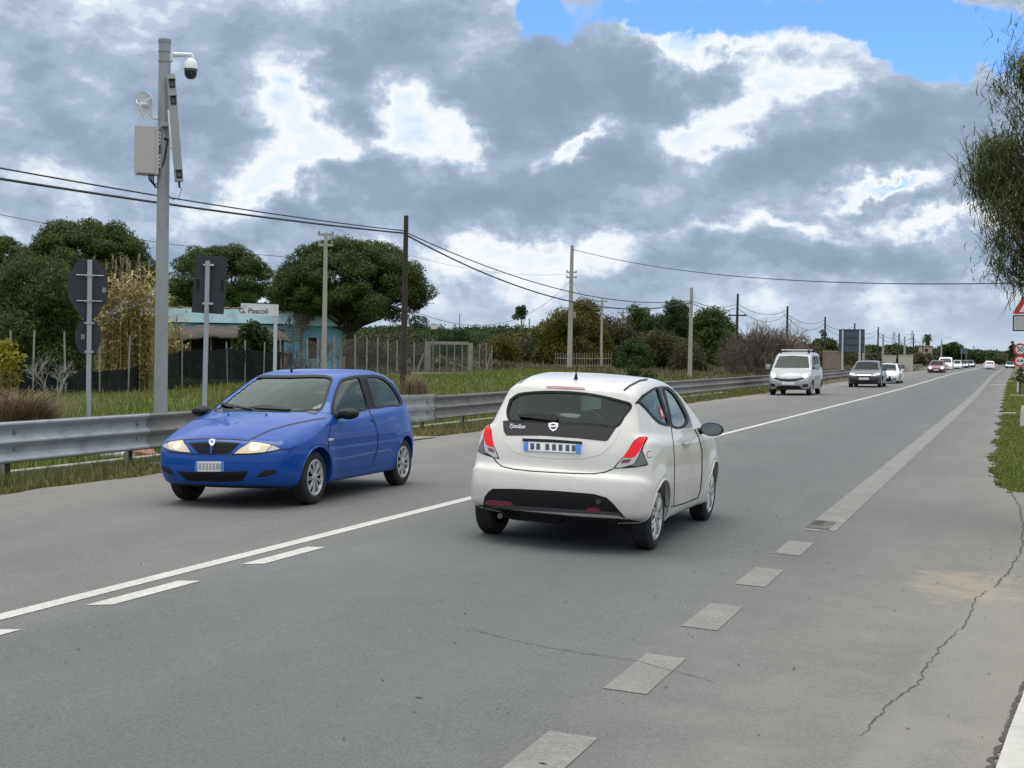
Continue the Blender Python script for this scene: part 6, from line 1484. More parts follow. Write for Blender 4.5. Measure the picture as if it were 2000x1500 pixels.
# far: cream gate panels, red shed, white house, palm house
M_CREAMW = mat('wall_cream', (.47, .44, .37), .9, var=.1, vscale=1, dirt=((.3, .27, .2), .4, 1))
for x0, x1, yt, D_, lb in ((1726, 1749, 694.5, 158, 'cream wall panel above the white coupe, left of its twin'), (1755, 1782, 694.5, 150, 'cream wall panel right of the coupe, beside the guardrail end')):
    P2, u2_, v2_, k2 = frame_at((x0 + x1) / 2, D_, R(-4)); w_ = (x1 - x0) / 2 / k2; h = float(atd(x0, yt, D_)[2] - P2.z); wl_ = empty('wall', P2, lb, 'wall'); wl_['kind'] = 'thing'
    m = MB(); obox(m, O, u2_, v2_, -w_, w_, -.1, .1, -.2, h); m.build('panel', M_CREAMW, wl_)
    m = MB(); obox(m, O, u2_, v2_, -w_ - .03, w_ + .03, -.14, .14, h, h + .08); m.build('coping', M_CONC_PALE, wl_)
P2, u2_, v2_, k2 = frame_at(1804, 335, 0); h = lambda y: float(atd(1804, y, 335)[2] - P2.z)
hh = empty('house', P2, 'pale pinkish house with a red lower wall beside the palm', 'house')
m = MB(); obox(m, O, u2_, v2_, -1.2, 1.9, 0, 6, h(693), h(676)); m.build('wall', mat('wall_pink', (.45, .36, .32), .9, var=.1), hh); m = MB(); obox(m, O, u2_, v2_, -1.0, 2.4, -.3, 5, -1, h(693)); m.build('lower_wall', mat('wall_brickred', (.22, .08, .06), .9, var=.2), hh)
m = MB(); obox(m, O, u2_, v2_, -1.35, 2.05, -.2, 6.2, h(676), h(675)); m.build('roof', M_CONC_PALE, hh)
m = MB(); obox(m, O, u2_, v2_, .2, .9, -.05, .05, h(687), h(681)); m.build('window', M_OPEN, hh)
for x, y0, y1, w_, D_, lb, c in ((848, 640, 634, 14, 620, 'tiny white house far off on the wooded hill, left one', (.62, .6, .56)), (860, 640, 633, 5, 640, 'tiny pale blue block on the wooded hill beside the white house', (.25, .4, .6)), (1607, 676, 687, 22, 190, 'small cream building behind the bare bush', (.5, .47, .4)), (1630, 678, 684, 9, 195, 'little white hut left of the big sign back', (.62, .6, .58))):
    P2, u2_, v2_, k2 = frame_at(x, D_, 0); ya, yb = min(y0, y1), max(y0, y1); z1 = float(atd(x, ya, D_)[2] - P2.z); hh = empty('house', P2, lb, 'house'); a = w_ / 2 / k2
    mm = mat('wall_%d' % x, c, .9, var=.08)
    m = MB(); obox(m, O, u2_, v2_, -a, a, 0, a * 1.5, -1, z1); m.build('wall', mm, hh); m = MB(); obox(m, O, u2_, v2_, -a * 1.06, a * 1.06, -.1, a * 1.6, z1, z1 + .15); m.build('roof', M_TILE if x < 900 else M_CONC, hh)
    m = MB(); obox(m, O, u2_, v2_, -a * .3, a * .1, -.03, .03, z1 * .55, z1 * .8); m.build('window', M_OPEN, hh)
# grey boundary wall along the road past the guardrail
P2 = base(1625, 126); m = MB(); a = Vector(base(1608, 132)); b = Vector(base(1640, 140)); 
bw = empty('wall', a, 'brown rendered wall beside the road under the big sign back', 'wall'); bw['kind'] = 'thing'; d = (b - a); m.box(d / 2 + Vector((0, 0, .9)), (d.length, .2, 2.2), rz=math.atan2(d.y, d.x)); m.build('panel', mat('wall_brown', (.20, .15, .12), .9, var=.2, vscale=1), bw)
m = MB(); m.box(d / 2 + Vector((0, 0, 2.03)), (d.length, .26, .08), rz=math.atan2(d.y, d.x)); m.build('coping', M_CONC, bw)
# lattice pylons far beyond
M_PYL = mat('pylon_grey', (.30, .33, .37), .6)
for x, yt, D_, lb in ((1745, 648, 900, 'faint lattice pylon far behind the cream wall panels'), (1781, 645, 980, 'faint lattice pylon far off just left of the palm'), (1901, 675, 1300, 'faintest lattice pylon over the road horizon')):
    P2 = Vector(base(x, D_)); h = float(atd(x, yt, D_)[2] - P2.z); u2_, v2_ = axes_at(P2); py_ = empty('pylon', P2, lb, 'pylon'); m = MB()
    for sx in (-1, 1):
        for sy in (-1, 1): m.tube([u2_ * (sx * h * .09) + v2_ * (sy * h * .09) + Vector((0, 0, -3)), u2_ * (sx * h * .02) + v2_ * (sy * h * .02) + Vector((0, 0, h))], .16, 4)
    for i in range(6):
        z = h * i / 6; w0_ = h * (.09 - .07 * i / 6); w1_ = h * (.09 - .07 * (i + 1) / 6)
        for sx in (-1, 1): m.tube([u2_ * (sx * w0_) + Vector((0, 0, z)), u2_ * (-sx * w1_) + Vector((0, 0, z + h / 6))], .10, 4)
    m.build('lattice', M_PYL, py_); m = MB()
    for zz_ in (.72, .86): m.tube([u2_ * (-h * .13) + Vector((0, 0, h * zz_)), u2_ * (h * .13) + Vector((0, 0, h * zz_))], .16, 4)
    m.build('crossarm', M_PYL, py_)
# ------------------------------------------------------------------ trees, shrubs, reeds, grass
def rnd_unit(n, g):
    v = g.normal(size=(n, 3)); return v / np.linalg.norm(v, axis=1)[:, None]
def leaf_quads(C, N, size, g, aspect=2.2, jitter=.5, droop=0.0):
    """small rhombic leaves at C facing roughly N"""
    n = len(C); Nn = N + g.normal(size=(n, 3)) * jitter; Nn /= np.linalg.norm(Nn, axis=1)[:, None]
    t = np.cross(Nn, rnd_unit(n, g)); t /= np.maximum(1e-6, np.linalg.norm(t, axis=1))[:, None]; t[:, 2] -= droop; t /= np.linalg.norm(t, axis=1)[:, None]
    b = np.cross(Nn, t); s = size * g.uniform(.6, 1.4, n)[:, None]
    V = np.stack([C - t * s, C + b * s / aspect + Nn * s * .12, C + t * s, C - b * s / aspect + Nn * s * .12], 1).reshape(-1, 3)
    return V, np.arange(4 * n).reshape(n, 4)
def puff_cloud(blobs, per, size, g, shell=.55, aspect=2.2, jitter=.55, droop=0.0, up=.25):
    """blobs: (x,y,z,rx,ry,rz); leaves fill each blob, denser toward its skin"""
    Cs, Ns = [], []
    for (x, y, z, rx, ry, rz) in blobs:
        n = max(4, int(per * (rx * ry + rx * rz + ry * rz) / 3)); d = rnd_unit(n, g); r_ = (shell + (1 - shell) * g.random(n)) * (1 + .10 * g.normal(size=n))
        Cs.append(np.array([x, y, z]) + d * r_[:, None] * np.array([rx, ry, rz])); Nn = d.copy(); Nn[:, 2] += up; Ns.append(Nn)
    return leaf_quads(np.vstack(Cs), np.vstack(Ns), size, g, aspect, jitter, droop)
def limb(m, a, b, r0, r1, rr, bend=.12, n=5):
    a, b = Vector(a), Vector(b); L = (b - a).length; pts = []; k = Vector((rr.uniform(-1, 1), rr.uniform(-1, 1), rr.uniform(-.3, .6))) * L * bend
    for i in range(n + 1):
        t = i / n; pts.append(a.lerp(b, t) + k * math.sin(math.pi * t))
    m.tube(pts, [r0 + (r1 - r0) * i / n for i in range(n + 1)], 6); return pts
M_BARK = mat('bark', (.085, .062, .048), .95, var=.4, vscale=3, bump=.5, bscale=15)
M_PINE = leafmat('pine_needles', (.020, .050, .010), (.058, .088, .016), (.09, .11, .025), .15, .7, 1.1)
M_FEATH = leafmat('feathery_green', (.045, .078, .020), (.070, .10, .030), (.10, .12, .045), .3)
M_DARKG = leafmat('dark_green_leaves', (.022, .045, .014), (.040, .068, .020), (.06, .08, .03), .25)
M_OLIVE = leafmat('olive_leaves', (.075, .088, .055), (.10, .11, .07), (.14, .15, .10), .25)
M_YELG = leafmat('yellowish_leaves', (.060, .068, .014), (.105, .098, .018), (.17, .13, .025), .3)
M_SCRUB = leafmat('scrub_leaves', (.055, .055, .026), (.075, .068, .034), (.11, .09, .05), .25)
M_VINE = leafmat('yellow_leaves', (.16, .15, .012), (.28, .24, .02), (.10, .13, .015), .35)
M_TWIG = mat('twig_grey', (.125, .10, .082), .95, var=.25, vscale=2)
M_DRY = leafmat('dry_straw', (.17, .125, .08), (.24, .185, .115), (.10, .065, .042), .2)
M_REED = leafmat('reed_leaves', (.44, .37, .16), (.58, .48, .25), (.22, .23, .07), .35)
M_PLUME = leafmat('reed_plumes', (.26, .21, .14), (.32, .26, .17), None, .35)

def umbrella_pine(px, D, ytop, ybot, halfpx, label, seed, n=70, lobes=()):
    g = np.random.default_rng(seed); rr = random.Random(seed); P = Vector(base(px, D)); k = CF / D
    zt = float(atd(px, ytop, D)[2] - P.z); zb = float(atd(px, ybot, D)[2] - P.z); Rr = halfpx / k; u, v = axes_at(P)
    t = empty('umbrella_pine', P, label, 'tree'); blobs = []
    hgt = zt - zb
    for i in range(n):
        a = i * 2.39996 + g.uniform(-.3, .3); q = math.sqrt((i + .5) / n); rad = q * Rr * .93
        z = zb + hgt * (.14 + .79 * math.sqrt(max(0, 1 - q ** 2.6))) * g.uniform(.84, 1.07)
        s = g.uniform(.08, .17) * Rr + .15; c = u * (rad * math.cos(a)) + v * (rad * math.sin(a)); blobs.append((c.x, c.y, z - s * .5, s * 1.15, s * 1.15, s * .72))
        if q > .55 and i % 2: blobs.append((c.x * .97, c.y * .97, z - hgt * g.uniform(.2, .42), s * 1.0, s * 1.0, s * .62))
    for i in range(n // 2):
        a = g.uniform(0, 6.28); rad = Rr * g.uniform(.25, .92); s = g.uniform(.10, .16) * Rr + .2; c = u * (rad * math.cos(a)) + v * (rad * math.sin(a)); blobs.append((c.x, c.y, zb + hgt * g.uniform(-.04, .30), s * 1.15, s * 1.15, s * .6))
    for (x, y, rx, rz) in lobes:
        for _ in range(5):
            c = u * ((x - px) / k + g.normal() * rx / k * .35) + v * (g.normal() * rx / k * .5); z = float(atd(px, y, D)[2] - P.z) + g.normal() * rz / k * .35
            blobs.append((c.x, c.y, z, rx / k * .6, rx / k * .6, rz / k * .55))
    V, F = puff_cloud(blobs, 1700, .08, g, .68, 2.8, .6, up=.45); mesh_np('crown', V, F, M_PINE, t, False)
    m = MB(); fork = Vector((0, 0, zb * .72)); m.tube([(0, 0, -.3), (.05, 0, zb * .4), fork], [.34, .27, .24], 10); m.build('trunk', M_BARK, t, True)
    m = MB()
    for i in range(0, len(blobs), 2):
        b = blobs[i]; limb(m, fork + Vector((0, 0, rr.uniform(-.3, .3))), Vector(b[:3]) * .96 + Vector((0, 0, zb * .02)), .09, .025, rr, .10)
    m.build('limbs', M_BARK, t, True); return t
umbrella_pine(-32, 88, 441, 575, 96, 'umbrella pine cut off by the left picture edge', 21, 44)
umbrella_pine(172, 85, 424, 575, 134, 'big round umbrella pine left of the camera pole', 22, 84)
umbrella_pine(432, 97, 472, 600, 106, 'lower umbrella pine between the camera pole and the largest pine', 23, 62)
umbrella_pine(682, 92, 460, 612, 150, 'largest umbrella pine, spreading above the blue house', 24, 100, lobes=((818, 578, 30, 28), (790, 545, 34, 30), (560, 560, 40, 34)))

def bush(name, px, D, ytop, ybot, halfpx, label, mt, seed, cat='shrub', per=520, size=.07, n=26, trunk=True, depth=.8, aspect=2.2, group=None, droop=.0, twigs=0, shape=1.0):
    g = np.random.default_rng(seed); rr = random.Random(seed); P = Vector(base(px, D)); k = CF / D; P.z = float(hz_(P.x, P.y)) if False else P.z
    zt = float(atd(px, ytop, D)[2] - P.z); zb = max(-.1, float(atd(px, ybot, D)[2] - P.z)); w_ = halfpx / k; u, v = axes_at(P)
    t = empty(name, P, label, cat, group); blobs = []; h = zt - zb
    for i in range(n):
        x = g.uniform(-1, 1); y = g.uniform(-1, 1)
        if x * x + y * y > 1: x *= .6; y *= .6
        top = math.sqrt(max(.05, 1 - (x * x) ** shape)); z = zb + h * (g.uniform(.12, .92) * top); s = min(h * .32, w_ * .42) * g.uniform(.6, 1.1)
        z = min(z, zt - s * .75); c = u * (x * (w_ - s * .8)) + v * (y * w_ * depth); blobs.append((c.x, c.y, max(z, zb + s * .4), s * 1.1, s * 1.1, s * .85))
    V, F = puff_cloud(blobs, per, size, g, .45, aspect, .9, droop); mesh_np('crown' if cat == 'tree' else 'foliage', V, F, mt, t, False)
    if trunk:
        m = MB(); m.tube([(0, 0, -.2), (0, 0, max(.2, zb + h * .3))], [.05 * w_ + .05, .03 * w_ + .03], 7)
        for b in blobs[::3]: limb(m, (0, 0, max(.1, zb * .7)), b[:3], .02 * w_ + .02, .012, rr, .12, 4)
        m.build('trunk' if cat == 'tree' else 'stems', M_BARK, t, True)
    return t
bush('feathery_shrub', 60, 58, 497, 775, 135, 'tall feathery grey-green shrub behind the dark netting at the left edge', M_FEATH, 31, per=900, size=.12, n=60, aspect=5, droop=.15)
bush('olive_tree', 470, 100, 556, 640, 34, 'small grey-green olive tree showing above the house beside the tall sign back', M_OLIVE, 32, 'tree', size=.09, per=600)
bush('fig_bush', 500, 78, 628, 700, 46, 'dark leafy bush before the shed, under the street sign', M_DARKG, 33, size=.11, aspect=1.6)
bush('yellow_vine', 8, 27, 655, 800, 52, 'yellow-leaved vine at the left edge in front of the netting', M_VINE, 34, size=.05, per=700, n=22, aspect=1.4)
bush('bush', 735, 105, 636, 735, 52, 'grey-green bush right of the blue house, left of the dark wooden pole', M_SCRUB, 36, per=420, size=.09)
bush('bush', 790, 120, 650, 720, 55, 'brownish bush behind the dark wooden pole', M_SCRUB, 37, per=380, size=.1)
bush('bush', 985, 150, 648, 715, 46, 'brown-green bush behind the end of the bare fence posts', M_YELG, 38, per=330, size=.11)
bush('bush', 888, 165, 634, 690, 46, 'dark green bush behind the gate frame', M_DARKG, 39, per=330, size=.12)
bush('bush', 1248, 82, 712, 752, 36, 'dark low bush behind the guardrail right of the white hatchback', M_DARKG, 41, per=600, size=.07)
bush('broad_tree', 1100, 150, 600, 714, 64, 'broad yellowish tree left of the tall grey concrete pole', M_YELG, 42, 'tree', per=330, size=.13, n=40)
bush('broad_tree', 1143, 155, 582, 714, 56, 'tallest yellow-green tree just right of the tall grey concrete pole', M_YELG, 43, 'tree', per=330, size=.13, n=38)
bush('broad_tree', 1200, 160, 614, 710, 60, 'low olive-brown tree between the thin concrete poles', M_SCRUB, 44, 'tree', per=330, size=.13, n=34)
bush('pine_tree', 1245, 200, 592, 675, 36, 'small dark pine with a round top above the short far poles', M_PINE, 45, 'tree', per=300, size=.16, n=26)
bush('cypress', 1189, 230, 612, 665, 6, 'thin dark cypress left of the small round pine', M_PINE, 46, 'tree', per=260, size=.16, n=16, shape=2.5)
bush('pine_tree', 1320, 180, 583, 700, 46, 'dark green tree left of the cable-carrying concrete pole', M_DARKG, 47, 'tree', per=320, size=.15, n=46)
bush('pine_tree', 1392, 150, 600, 724, 62, 'dark green tree between the cable-carrying pole and the insulator pole', M_PINE, 48, 'tree', per=340, size=.14, n=60)
bush('broad_tree', 1283, 195, 612, 690, 46, 'dark green tree filling the gap between the small round pine and the next tree', M_DARKG, 58, 'tree', per=300, size=.15, n=40)
bush('broad_tree', 1355, 190, 618, 690, 40, 'dull green tree behind the top of the cable-carrying concrete pole', M_SCRUB, 59, 'tree', per=300, size=.15, n=36)
bush('broad_tree', 1060, 175, 628, 705, 40, 'dark olive tree at the left end of the yellowish trees', M_DARKG, 60, 'tree', per=300, size=.14, n=36)
bush('bush', 1290, 135, 645, 722, 62, 'mixed green scrub bush below the dark trees', M_SCRUB, 49, per=360, size=.11, n=36)
bush('bush', 1235, 128, 660, 725, 50, 'bright green bush at the foot of the slim concrete poles', M_DARKG, 50, per=360, size=.11, n=30)
bush('bush', 1345, 118, 665, 735, 46, 'brown-grey bush behind the foot of the cable-carrying pole', M_SCRUB, 51, per=380, size=.1, n=28)
bush('round_pine', 1018, 270, 596, 628, 19, 'lone round-topped pine on the far ridge above the white hatchback', M_PINE, 52, 'tree', per=240, size=.2, n=18)
bush('pine_tree', 1610, 190, 638, 690, 27, 'pointed dark conifer right of the bare bush', M_PINE, 53, 'tree', per=300, size=.16, n=24, shape=.6)
bush('bush', 1575, 165, 655, 708, 36, 'dark bush behind the right side of the bare bush', M_SCRUB, 54, per=320, size=.13, n=26)
bush('hedge', 1858, 330, 668, 703, 34, 'dark green trees behind the white van and the queue', M_DARKG, 55, 'tree', per=200, size=.25, n=30)
bush('broad_tree', 1974, 300, 664, 700, 10, 'small far tree at the right end of the road beside the 50 sign', M_DARKG, 56, 'tree', per=240, size=.2, n=14)
bush('bush', 1992, 70, 716, 748, 16, 'dark bush behind the cream post of the 50 sign', M_DARKG, 57, per=500, size=.08, n=14)
# palm with a shaggy trunk
P = Vector(base(1811, 345)); k = CF / 345; pl = empty('palm_tree', P, 'lone palm with a shaggy trunk above the far queue', 'palm tree'); zp = lambda y: float(atd(1811, y, 345)[2] - P.z)
MB().tube([(0, 0, -1), (0, 0, zp(682)), (0, 0, zp(672)), (0, 0, zp(661)), (0, 0, zp(656))], [.45, .5, .62, .38, .3], 10).build('trunk', M_BARK, pl, True)
g = np.random.default_rng(5); V = []; F = []
for i in range(46):
    a = g.uniform(0, 6.28); e = g.uniform(-.5, 1.1); L = g.uniform(1.3, 2.0); pts = []
    for t in np.linspace(0, 1, 6): pts.append(np.array([math.cos(a) * L * t * math.cos(e), math.sin(a) * L * t * math.cos(e), zp(656) + L * (t * math.sin(e) - .75 * t * t)]))
    s = np.array([-math.sin(a), math.cos(a), 0]); kk = len(V)
    for i2, q in enumerate(pts): w_ = .22 * math.sin(math.pi * (.12 + .85 * i2 / 5)); V += [q - s * w_ - [0, 0, w_ * .6], q, q + s * w_ - [0, 0, w_ * .6]]
    for i2 in range(5):
        b = kk + 3 * i2; F += [(b, b + 1, b + 4, b + 3), (b + 1, b + 2, b + 5, b + 4)]
mesh_np('crown', np.array(V), np.array(F), M_PINE, pl, False)
# the scrub and woods that read as one mass, from behind the fence to the horizon
def mass(name, spec, label, cat, seed):
    g = np.random.default_rng(seed); groups = {}
    for (x0, x1, D0_, D1_, y0, y1, n, mt) in spec:
        for i in range(n):
            x = g.uniform(x0, x1); D_ = g.uniform(D0_, D1_); P = base(x, D_); yt = y0 + (y1 - y0) * (x - x0) / (x1 - x0) + g.uniform(0, 9) - 2
            zt = max(.5, float(atd(x, yt, D_)[2])) * g.uniform(.92, 1.08); r_ = max(.45, zt * g.uniform(.32, .5)); u_, v_ = axes_at(P)
            for j in range(5):
                c = np.array(P) + np.array(u_) * g.normal() * r_ * 1.1 + np.array(v_) * g.normal() * r_; groups.setdefault(mt.name, (mt, []))[1].append((c[0], c[1], max(.2, zt - r_ * g.uniform(.7, 1.7)), r_ * 1.1, r_ * 1.1, r_ * .8))
    Vs, Fs, mi, ms, off = [], [], [], [], 0
    for i, (nm_, (mt, bl)) in enumerate(groups.items()):
        far = np.mean([np.hypot(b[0], b[1]) for b in bl]); V, F = puff_cloud(bl, 26000 / far, far / 1100, g, .5, 1.8, .9); Vs.append(V); Fs.append(F + off); off += len(V); mi.append(np.full(len(F), i)); ms.append(mt)
    o = mesh_np(name, np.vstack(Vs), np.vstack(Fs), ms, None, False, np.concatenate(mi)); tag(o, label, cat, kind='stuff'); return o
mass('scrub', [(690, 1060, 170, 300, 656, 660, 80, M_SCRUB), (740, 1070, 190, 330, 646, 650, 50, M_DARKG), (1050, 1420, 165, 240, 652, 660, 70, M_SCRUB), (1060, 1420, 180, 260, 640, 645, 44, M_YELG), (1400, 1640, 150, 240, 660, 676, 50, M_SCRUB), (700, 1000, 110, 150, 690, 700, 26, M_SCRUB)], 'brownish green scrub filling the fields behind the poles', 'scrub', 61)
mass('woodland', [(690, 1100, 420, 700, 636, 642, 110, M_DARKG), (1100, 1700, 380, 600, 656, 672, 90, M_DARKG), (1640, 1960, 380, 700, 672, 684, 110, M_DARKG), (1900, 2150, 420, 800, 684, 690, 60, M_SCRUB), (-300, 700, 200, 420, 600, 640, 70, M_DARKG), (1640, 1830, 260, 380, 681, 690, 40, M_SCRUB)], 'dark belt of far woods along the horizon', 'woodland', 62)
# bare bush and bare trees
def bare(name, px, D, ytop, halfpx, label, seed, n0=26, thick=.05, fan=1.0, depth=4, cat='bush', mt=None, min_r=.007, ybase=None, tall=False):
    rr = random.Random(seed); P = Vector(base(px, D)); k = CF / D; H_ = float(atd(px, ytop, D)[2] - P.z); W_ = halfpx / k; u, v = axes_at(P); t = empty(name, P, label, cat); m = MB()
    def grow(a, d, L, r_, lv):
        b = a + d * L; mid = a.lerp(b, .5) + Vector((rr.gauss(0, .06), rr.gauss(0, .06), rr.gauss(0, .04))) * L
        m.tube([a, mid, b], [r_, r_ * .85, r_ * .68], 3 if r_ < .03 else 5, cap=False)
        if lv <= 0: return
        for i in range(rr.choice((2, 3, 3))):
            nd = (d + Vector((rr.gauss(0, .5), rr.gauss(0, .5), rr.gauss(.08, .35)))).normalized(); grow(a.lerp(b, rr.uniform(.5, 1)), nd, L * rr.uniform(.55, .85), max(min_r, r_ * .62), lv - 1)
    for i in range(n0):
        x = rr.uniform(-1, 1); y = rr.uniform(-.7, .7); s = u * (x * W_ * (.75 if not tall else .1)) + v * (y * W_ * (.75 if not tall else .1)); hh = H_ * math.sqrt(max(.15, 1 - x * x * .85))
        d = (u * (x * .55 * fan + rr.gauss(0, .2)) + v * (y * .5 * fan) + Vector((0, 0, 1))).normalized(); grow(s + Vector((0, 0, -.1)), d, hh * .36, thick, depth)
    m.build('branches', mt or M_TWIG, t, False, recalc=False); return t
bare('bare_bush', 1492, 108, 612, 80, 'wide tangled bare bush beside the guardrail left of the silver van', 71, 84, .045, 1.0, 4, min_r=.013)
bare('bare_tree', 1502, 124, 586, 46, 'pale leafless tree rising out of the tangled bare bush', 72, 5, .10, .8, 5, 'tree', mat('twig_pale', (.24, .21, .18), .95), .014, tall=True)
bare('bare_shrub', 640, 80, 630, 30, 'leafless twiggy shrub growing in front of the blue house wall', 73, 7, .035, .9, 4, 'shrub', mat('twig_brown', (.10, .07, .055), .95), .009)
bare('bare_bush', 1425, 112, 672, 22, 'small brown bush at the left foot of the tangled bare bush', 74, 12, .03, .9, 4)
bare('bare_shrub', 575, 74, 660, 22, 'brown twiggy shrub at the foot of the wooden stair', 75, 12, .03, .7, 4, 'shrub', MATS['twig_brown'], .009)
bare('bare_bush', 95, 44, 662, 26, 'thin leafless twigs in front of the netting at the left', 76, 5, .018, .9, 4, 'shrub', mat('twig_silver', (.27, .26, .23), .9), .005)
# yellow reeds
def strips(pts_list, w_list):
    V = []; F = []
    for pts, wd, sd in zip(pts_list, w_list, [None] * len(pts_list)):
        n = len(pts); k = len(V); d = pts[-1] - pts[0]; s = np.cross(d, [0, 0, 1.0]); s = s / max(1e-6, np.linalg.norm(s)) if np.linalg.norm(s) > 1e-5 else np.array([1, 0, 0])
        for i, p in enumerate(pts):
            w_ = wd * (1 - (i / (n - 1)) ** 2) + .001; V += [p - s * w_, p + s * w_]
        F += [(k + 2 * i, k + 2 * i + 1, k + 2 * i + 3, k + 2 * i + 2) for i in range(n - 1)]
    return np.array(V), np.array(F)
def reeds(px, D, ytop, halfpx, nst, label, seed, hmin=.55):
    g = np.random.default_rng(seed); P = Vector(base(px, D)); k = CF / D; H_ = float(atd(px, ytop, D)[2] - P.z); W_ = halfpx / k; u, v = axes_at(P); u = np.array(u); v = np.array(v); t = empty('reed_clump', P, label, 'reeds')
    st, sw, lf, lw, pm, pw = [], [], [], [], [], []
    for i in range(nst):
        b = u * g.uniform(-1, 1) * W_ + v * g.uniform(-.7, .7) * W_; h = H_ * g.uniform(hmin, .92); lean = u * g.normal() * .10 + v * g.normal() * .08
        P_ = lambda tt: b + np.array([0, 0, h * tt]) + lean * h * tt * tt
        st.append([P_(tt) for tt in np.linspace(0, 1, 6)]); sw.append(.014)
        for j in range(16):
            tt = g.uniform(.1, 1); a = g.uniform(0, 6.28); L = g.uniform(.35, .7); d = np.array([math.cos(a), math.sin(a), 0]); e = g.uniform(.5, 1.25)
            lf.append([P_(tt) + d * L * s * math.cos(e * .5) + np.array([0, 0, L * (s * math.sin(e) - .62 * s * s)]) for s in np.linspace(0, 1, 5)]); lw.append(.03)
        if g.random() < .22:
            for j in range(16):
                a = g.uniform(0, 6.28); d = np.array([math.cos(a), math.sin(a), 0]); q = P_(1.0); z0 = g.uniform(0, .5); L = g.uniform(.15, .3); pm.append([q + np.array([0, 0, z0]) + d * L * .35 * s + np.array([0, 0, L * s]) for s in np.linspace(0, 1, 3)]); pw.append(.012)
    V, F = strips(st, sw); mi = np.zeros(len(F), int)
    if pm: V2, F2 = strips(pm, pw); F = np.vstack([F, F2 + len(V)]); V = np.vstack([V, V2]); mi = np.concatenate([mi, np.ones(len(F2), int)])
    mesh_np('stems', V, F, [M_REED, M_PLUME], t, False, mi); V, F = strips(lf, lw); mesh_np('leaves', V, F, M_REED, t, False)
reeds(252, 56, 505, 54, 260, 'tall yellow reed clump behind the netting, left of the camera pole', 81)
reeds(332, 60, 560, 20, 30, 'thin yellow reeds just right of the camera pole', 82, .4)
# dry brown heap at the left and dead stalks by the dark pole
def tuft(name, px, D, ytop, halfpx, n, label, mt, seed, cat='dry grass', wd=.012, out=.6, depth=1.0):
    g = np.random.default_rng(seed); P = Vector(base(px, D)); k = CF / D; H_ = float(atd(px, ytop, D)[2] - P.z); W_ = halfpx / k; u, v = axes_at(P); u = np.array(u); v = np.array(v); L_, w_ = [], []
    for i in range(n):
        x = g.uniform(-1, 1); y = g.uniform(-1, 1); b = u * x * W_ + v * y * W_ * depth; h = H_ * math.sqrt(max(.08, 1 - x * x)) * g.uniform(.5, 1.05); a = g.uniform(0, 6.28); d = np.array([math.cos(a), math.sin(a), 0]) * h * out * g.uniform(.3, 1.2)
        L_.append([b + d * s * s + np.array([0, 0, h * (s * 1.5 - .62 * s * s)]) for s in np.linspace(0, 1, 5)]); w_.append(wd)
    V, F = strips(L_, w_); o = mesh_np(name, V, F, mt, None, False, loc=P); tag(o, label, cat); return o
tuft('dry_grass_heap', 42, 23.5, 742, 62, 2600, 'heap of dead brown grass behind the guardrail at the left edge', M_DRY, 91, wd=.008, out=1.0, depth=.9)
tuft('dry_stalks', 808, 50, 722, 30, 500, 'dead straw-coloured stalks at the foot of the dark wooden pole', M_DRY, 92, wd=.012, out=.7)
# grass: blades on the verges and the fields, too many to count
M_GRASS = leafmat('grass_blades', (.095, .150, .022), (.150, .190, .036), (.24, .21, .08), .35, .7, .35)
M_MEADOW = leafmat('meadow_dry', (.095, .088, .042), (.135, .115, .062), (.18, .15, .09), .2, .7, .2)
M_GRASSDRY = leafmat('grass_dry', (.13, .15, .04), (.20, .18, .075), (.27, .22, .12), .3, .7, .25)
def blades(name, XY, h, wd, mt, label, seed, cat='grass', zfun=None):
    g = np.random.default_rng(seed); n = len(XY); z = (zfun or gz)(XY[:, 0], XY[:, 1]) - .02; B = np.stack([XY[:, 0], XY[:, 1], z], 1); hh = (h * g.uniform(.35, 1.25, n))[:, None] if np.isscalar(h) else (h * g.uniform(.45, 1.2, n))[:, None]
    a = g.uniform(0, 6.28, n); d = np.stack([np.cos(a), np.sin(a), 0 * a], 1); s = np.stack([-np.sin(a), np.cos(a), 0 * a], 1) * (wd * g.uniform(.6, 1.3, n))[:, None] if np.isscalar(wd) else np.stack([-np.sin(a), np.cos(a), 0 * a], 1) * (wd * g.uniform(.6, 1.3, n))[:, None]
    ln = g.uniform(.05, .55, n)[:, None]; upv = np.array([0, 0, 1.0])
    V = np.stack([B - s, B + s, B + upv * hh * .6 + d * hh * ln * .4 + s * .7, B + upv * hh * .6 + d * hh * ln * .4 - s * .7, B + upv * hh + d * hh * ln], 1).reshape(-1, 3); i = np.arange(n) * 5
    o = mesh_np(name, V, [np.stack([i, i + 1, i + 2, i + 3], 1), np.stack([i + 3, i + 2, i + 4], 1)], mt, None, False); tag(o, label, cat, kind='stuff'); return o
g = np.random.default_rng(101)
def clump(n, x0, x1, y0, y1, pw=1.0, sig=.5):
    """uneven scatter: dense patches and thin ones"""
    t = g.random(n) ** pw; Y = y0 + (y1 - y0) * t; X = g.uniform(x0, x1, n)
    keep = (np.sin(X * 1.7 + Y * .9) + np.sin(Y * 2.3 - X) * .7 + g.normal(size=n) * .8) > -sig; return np.stack([X, Y], 1)[keep]
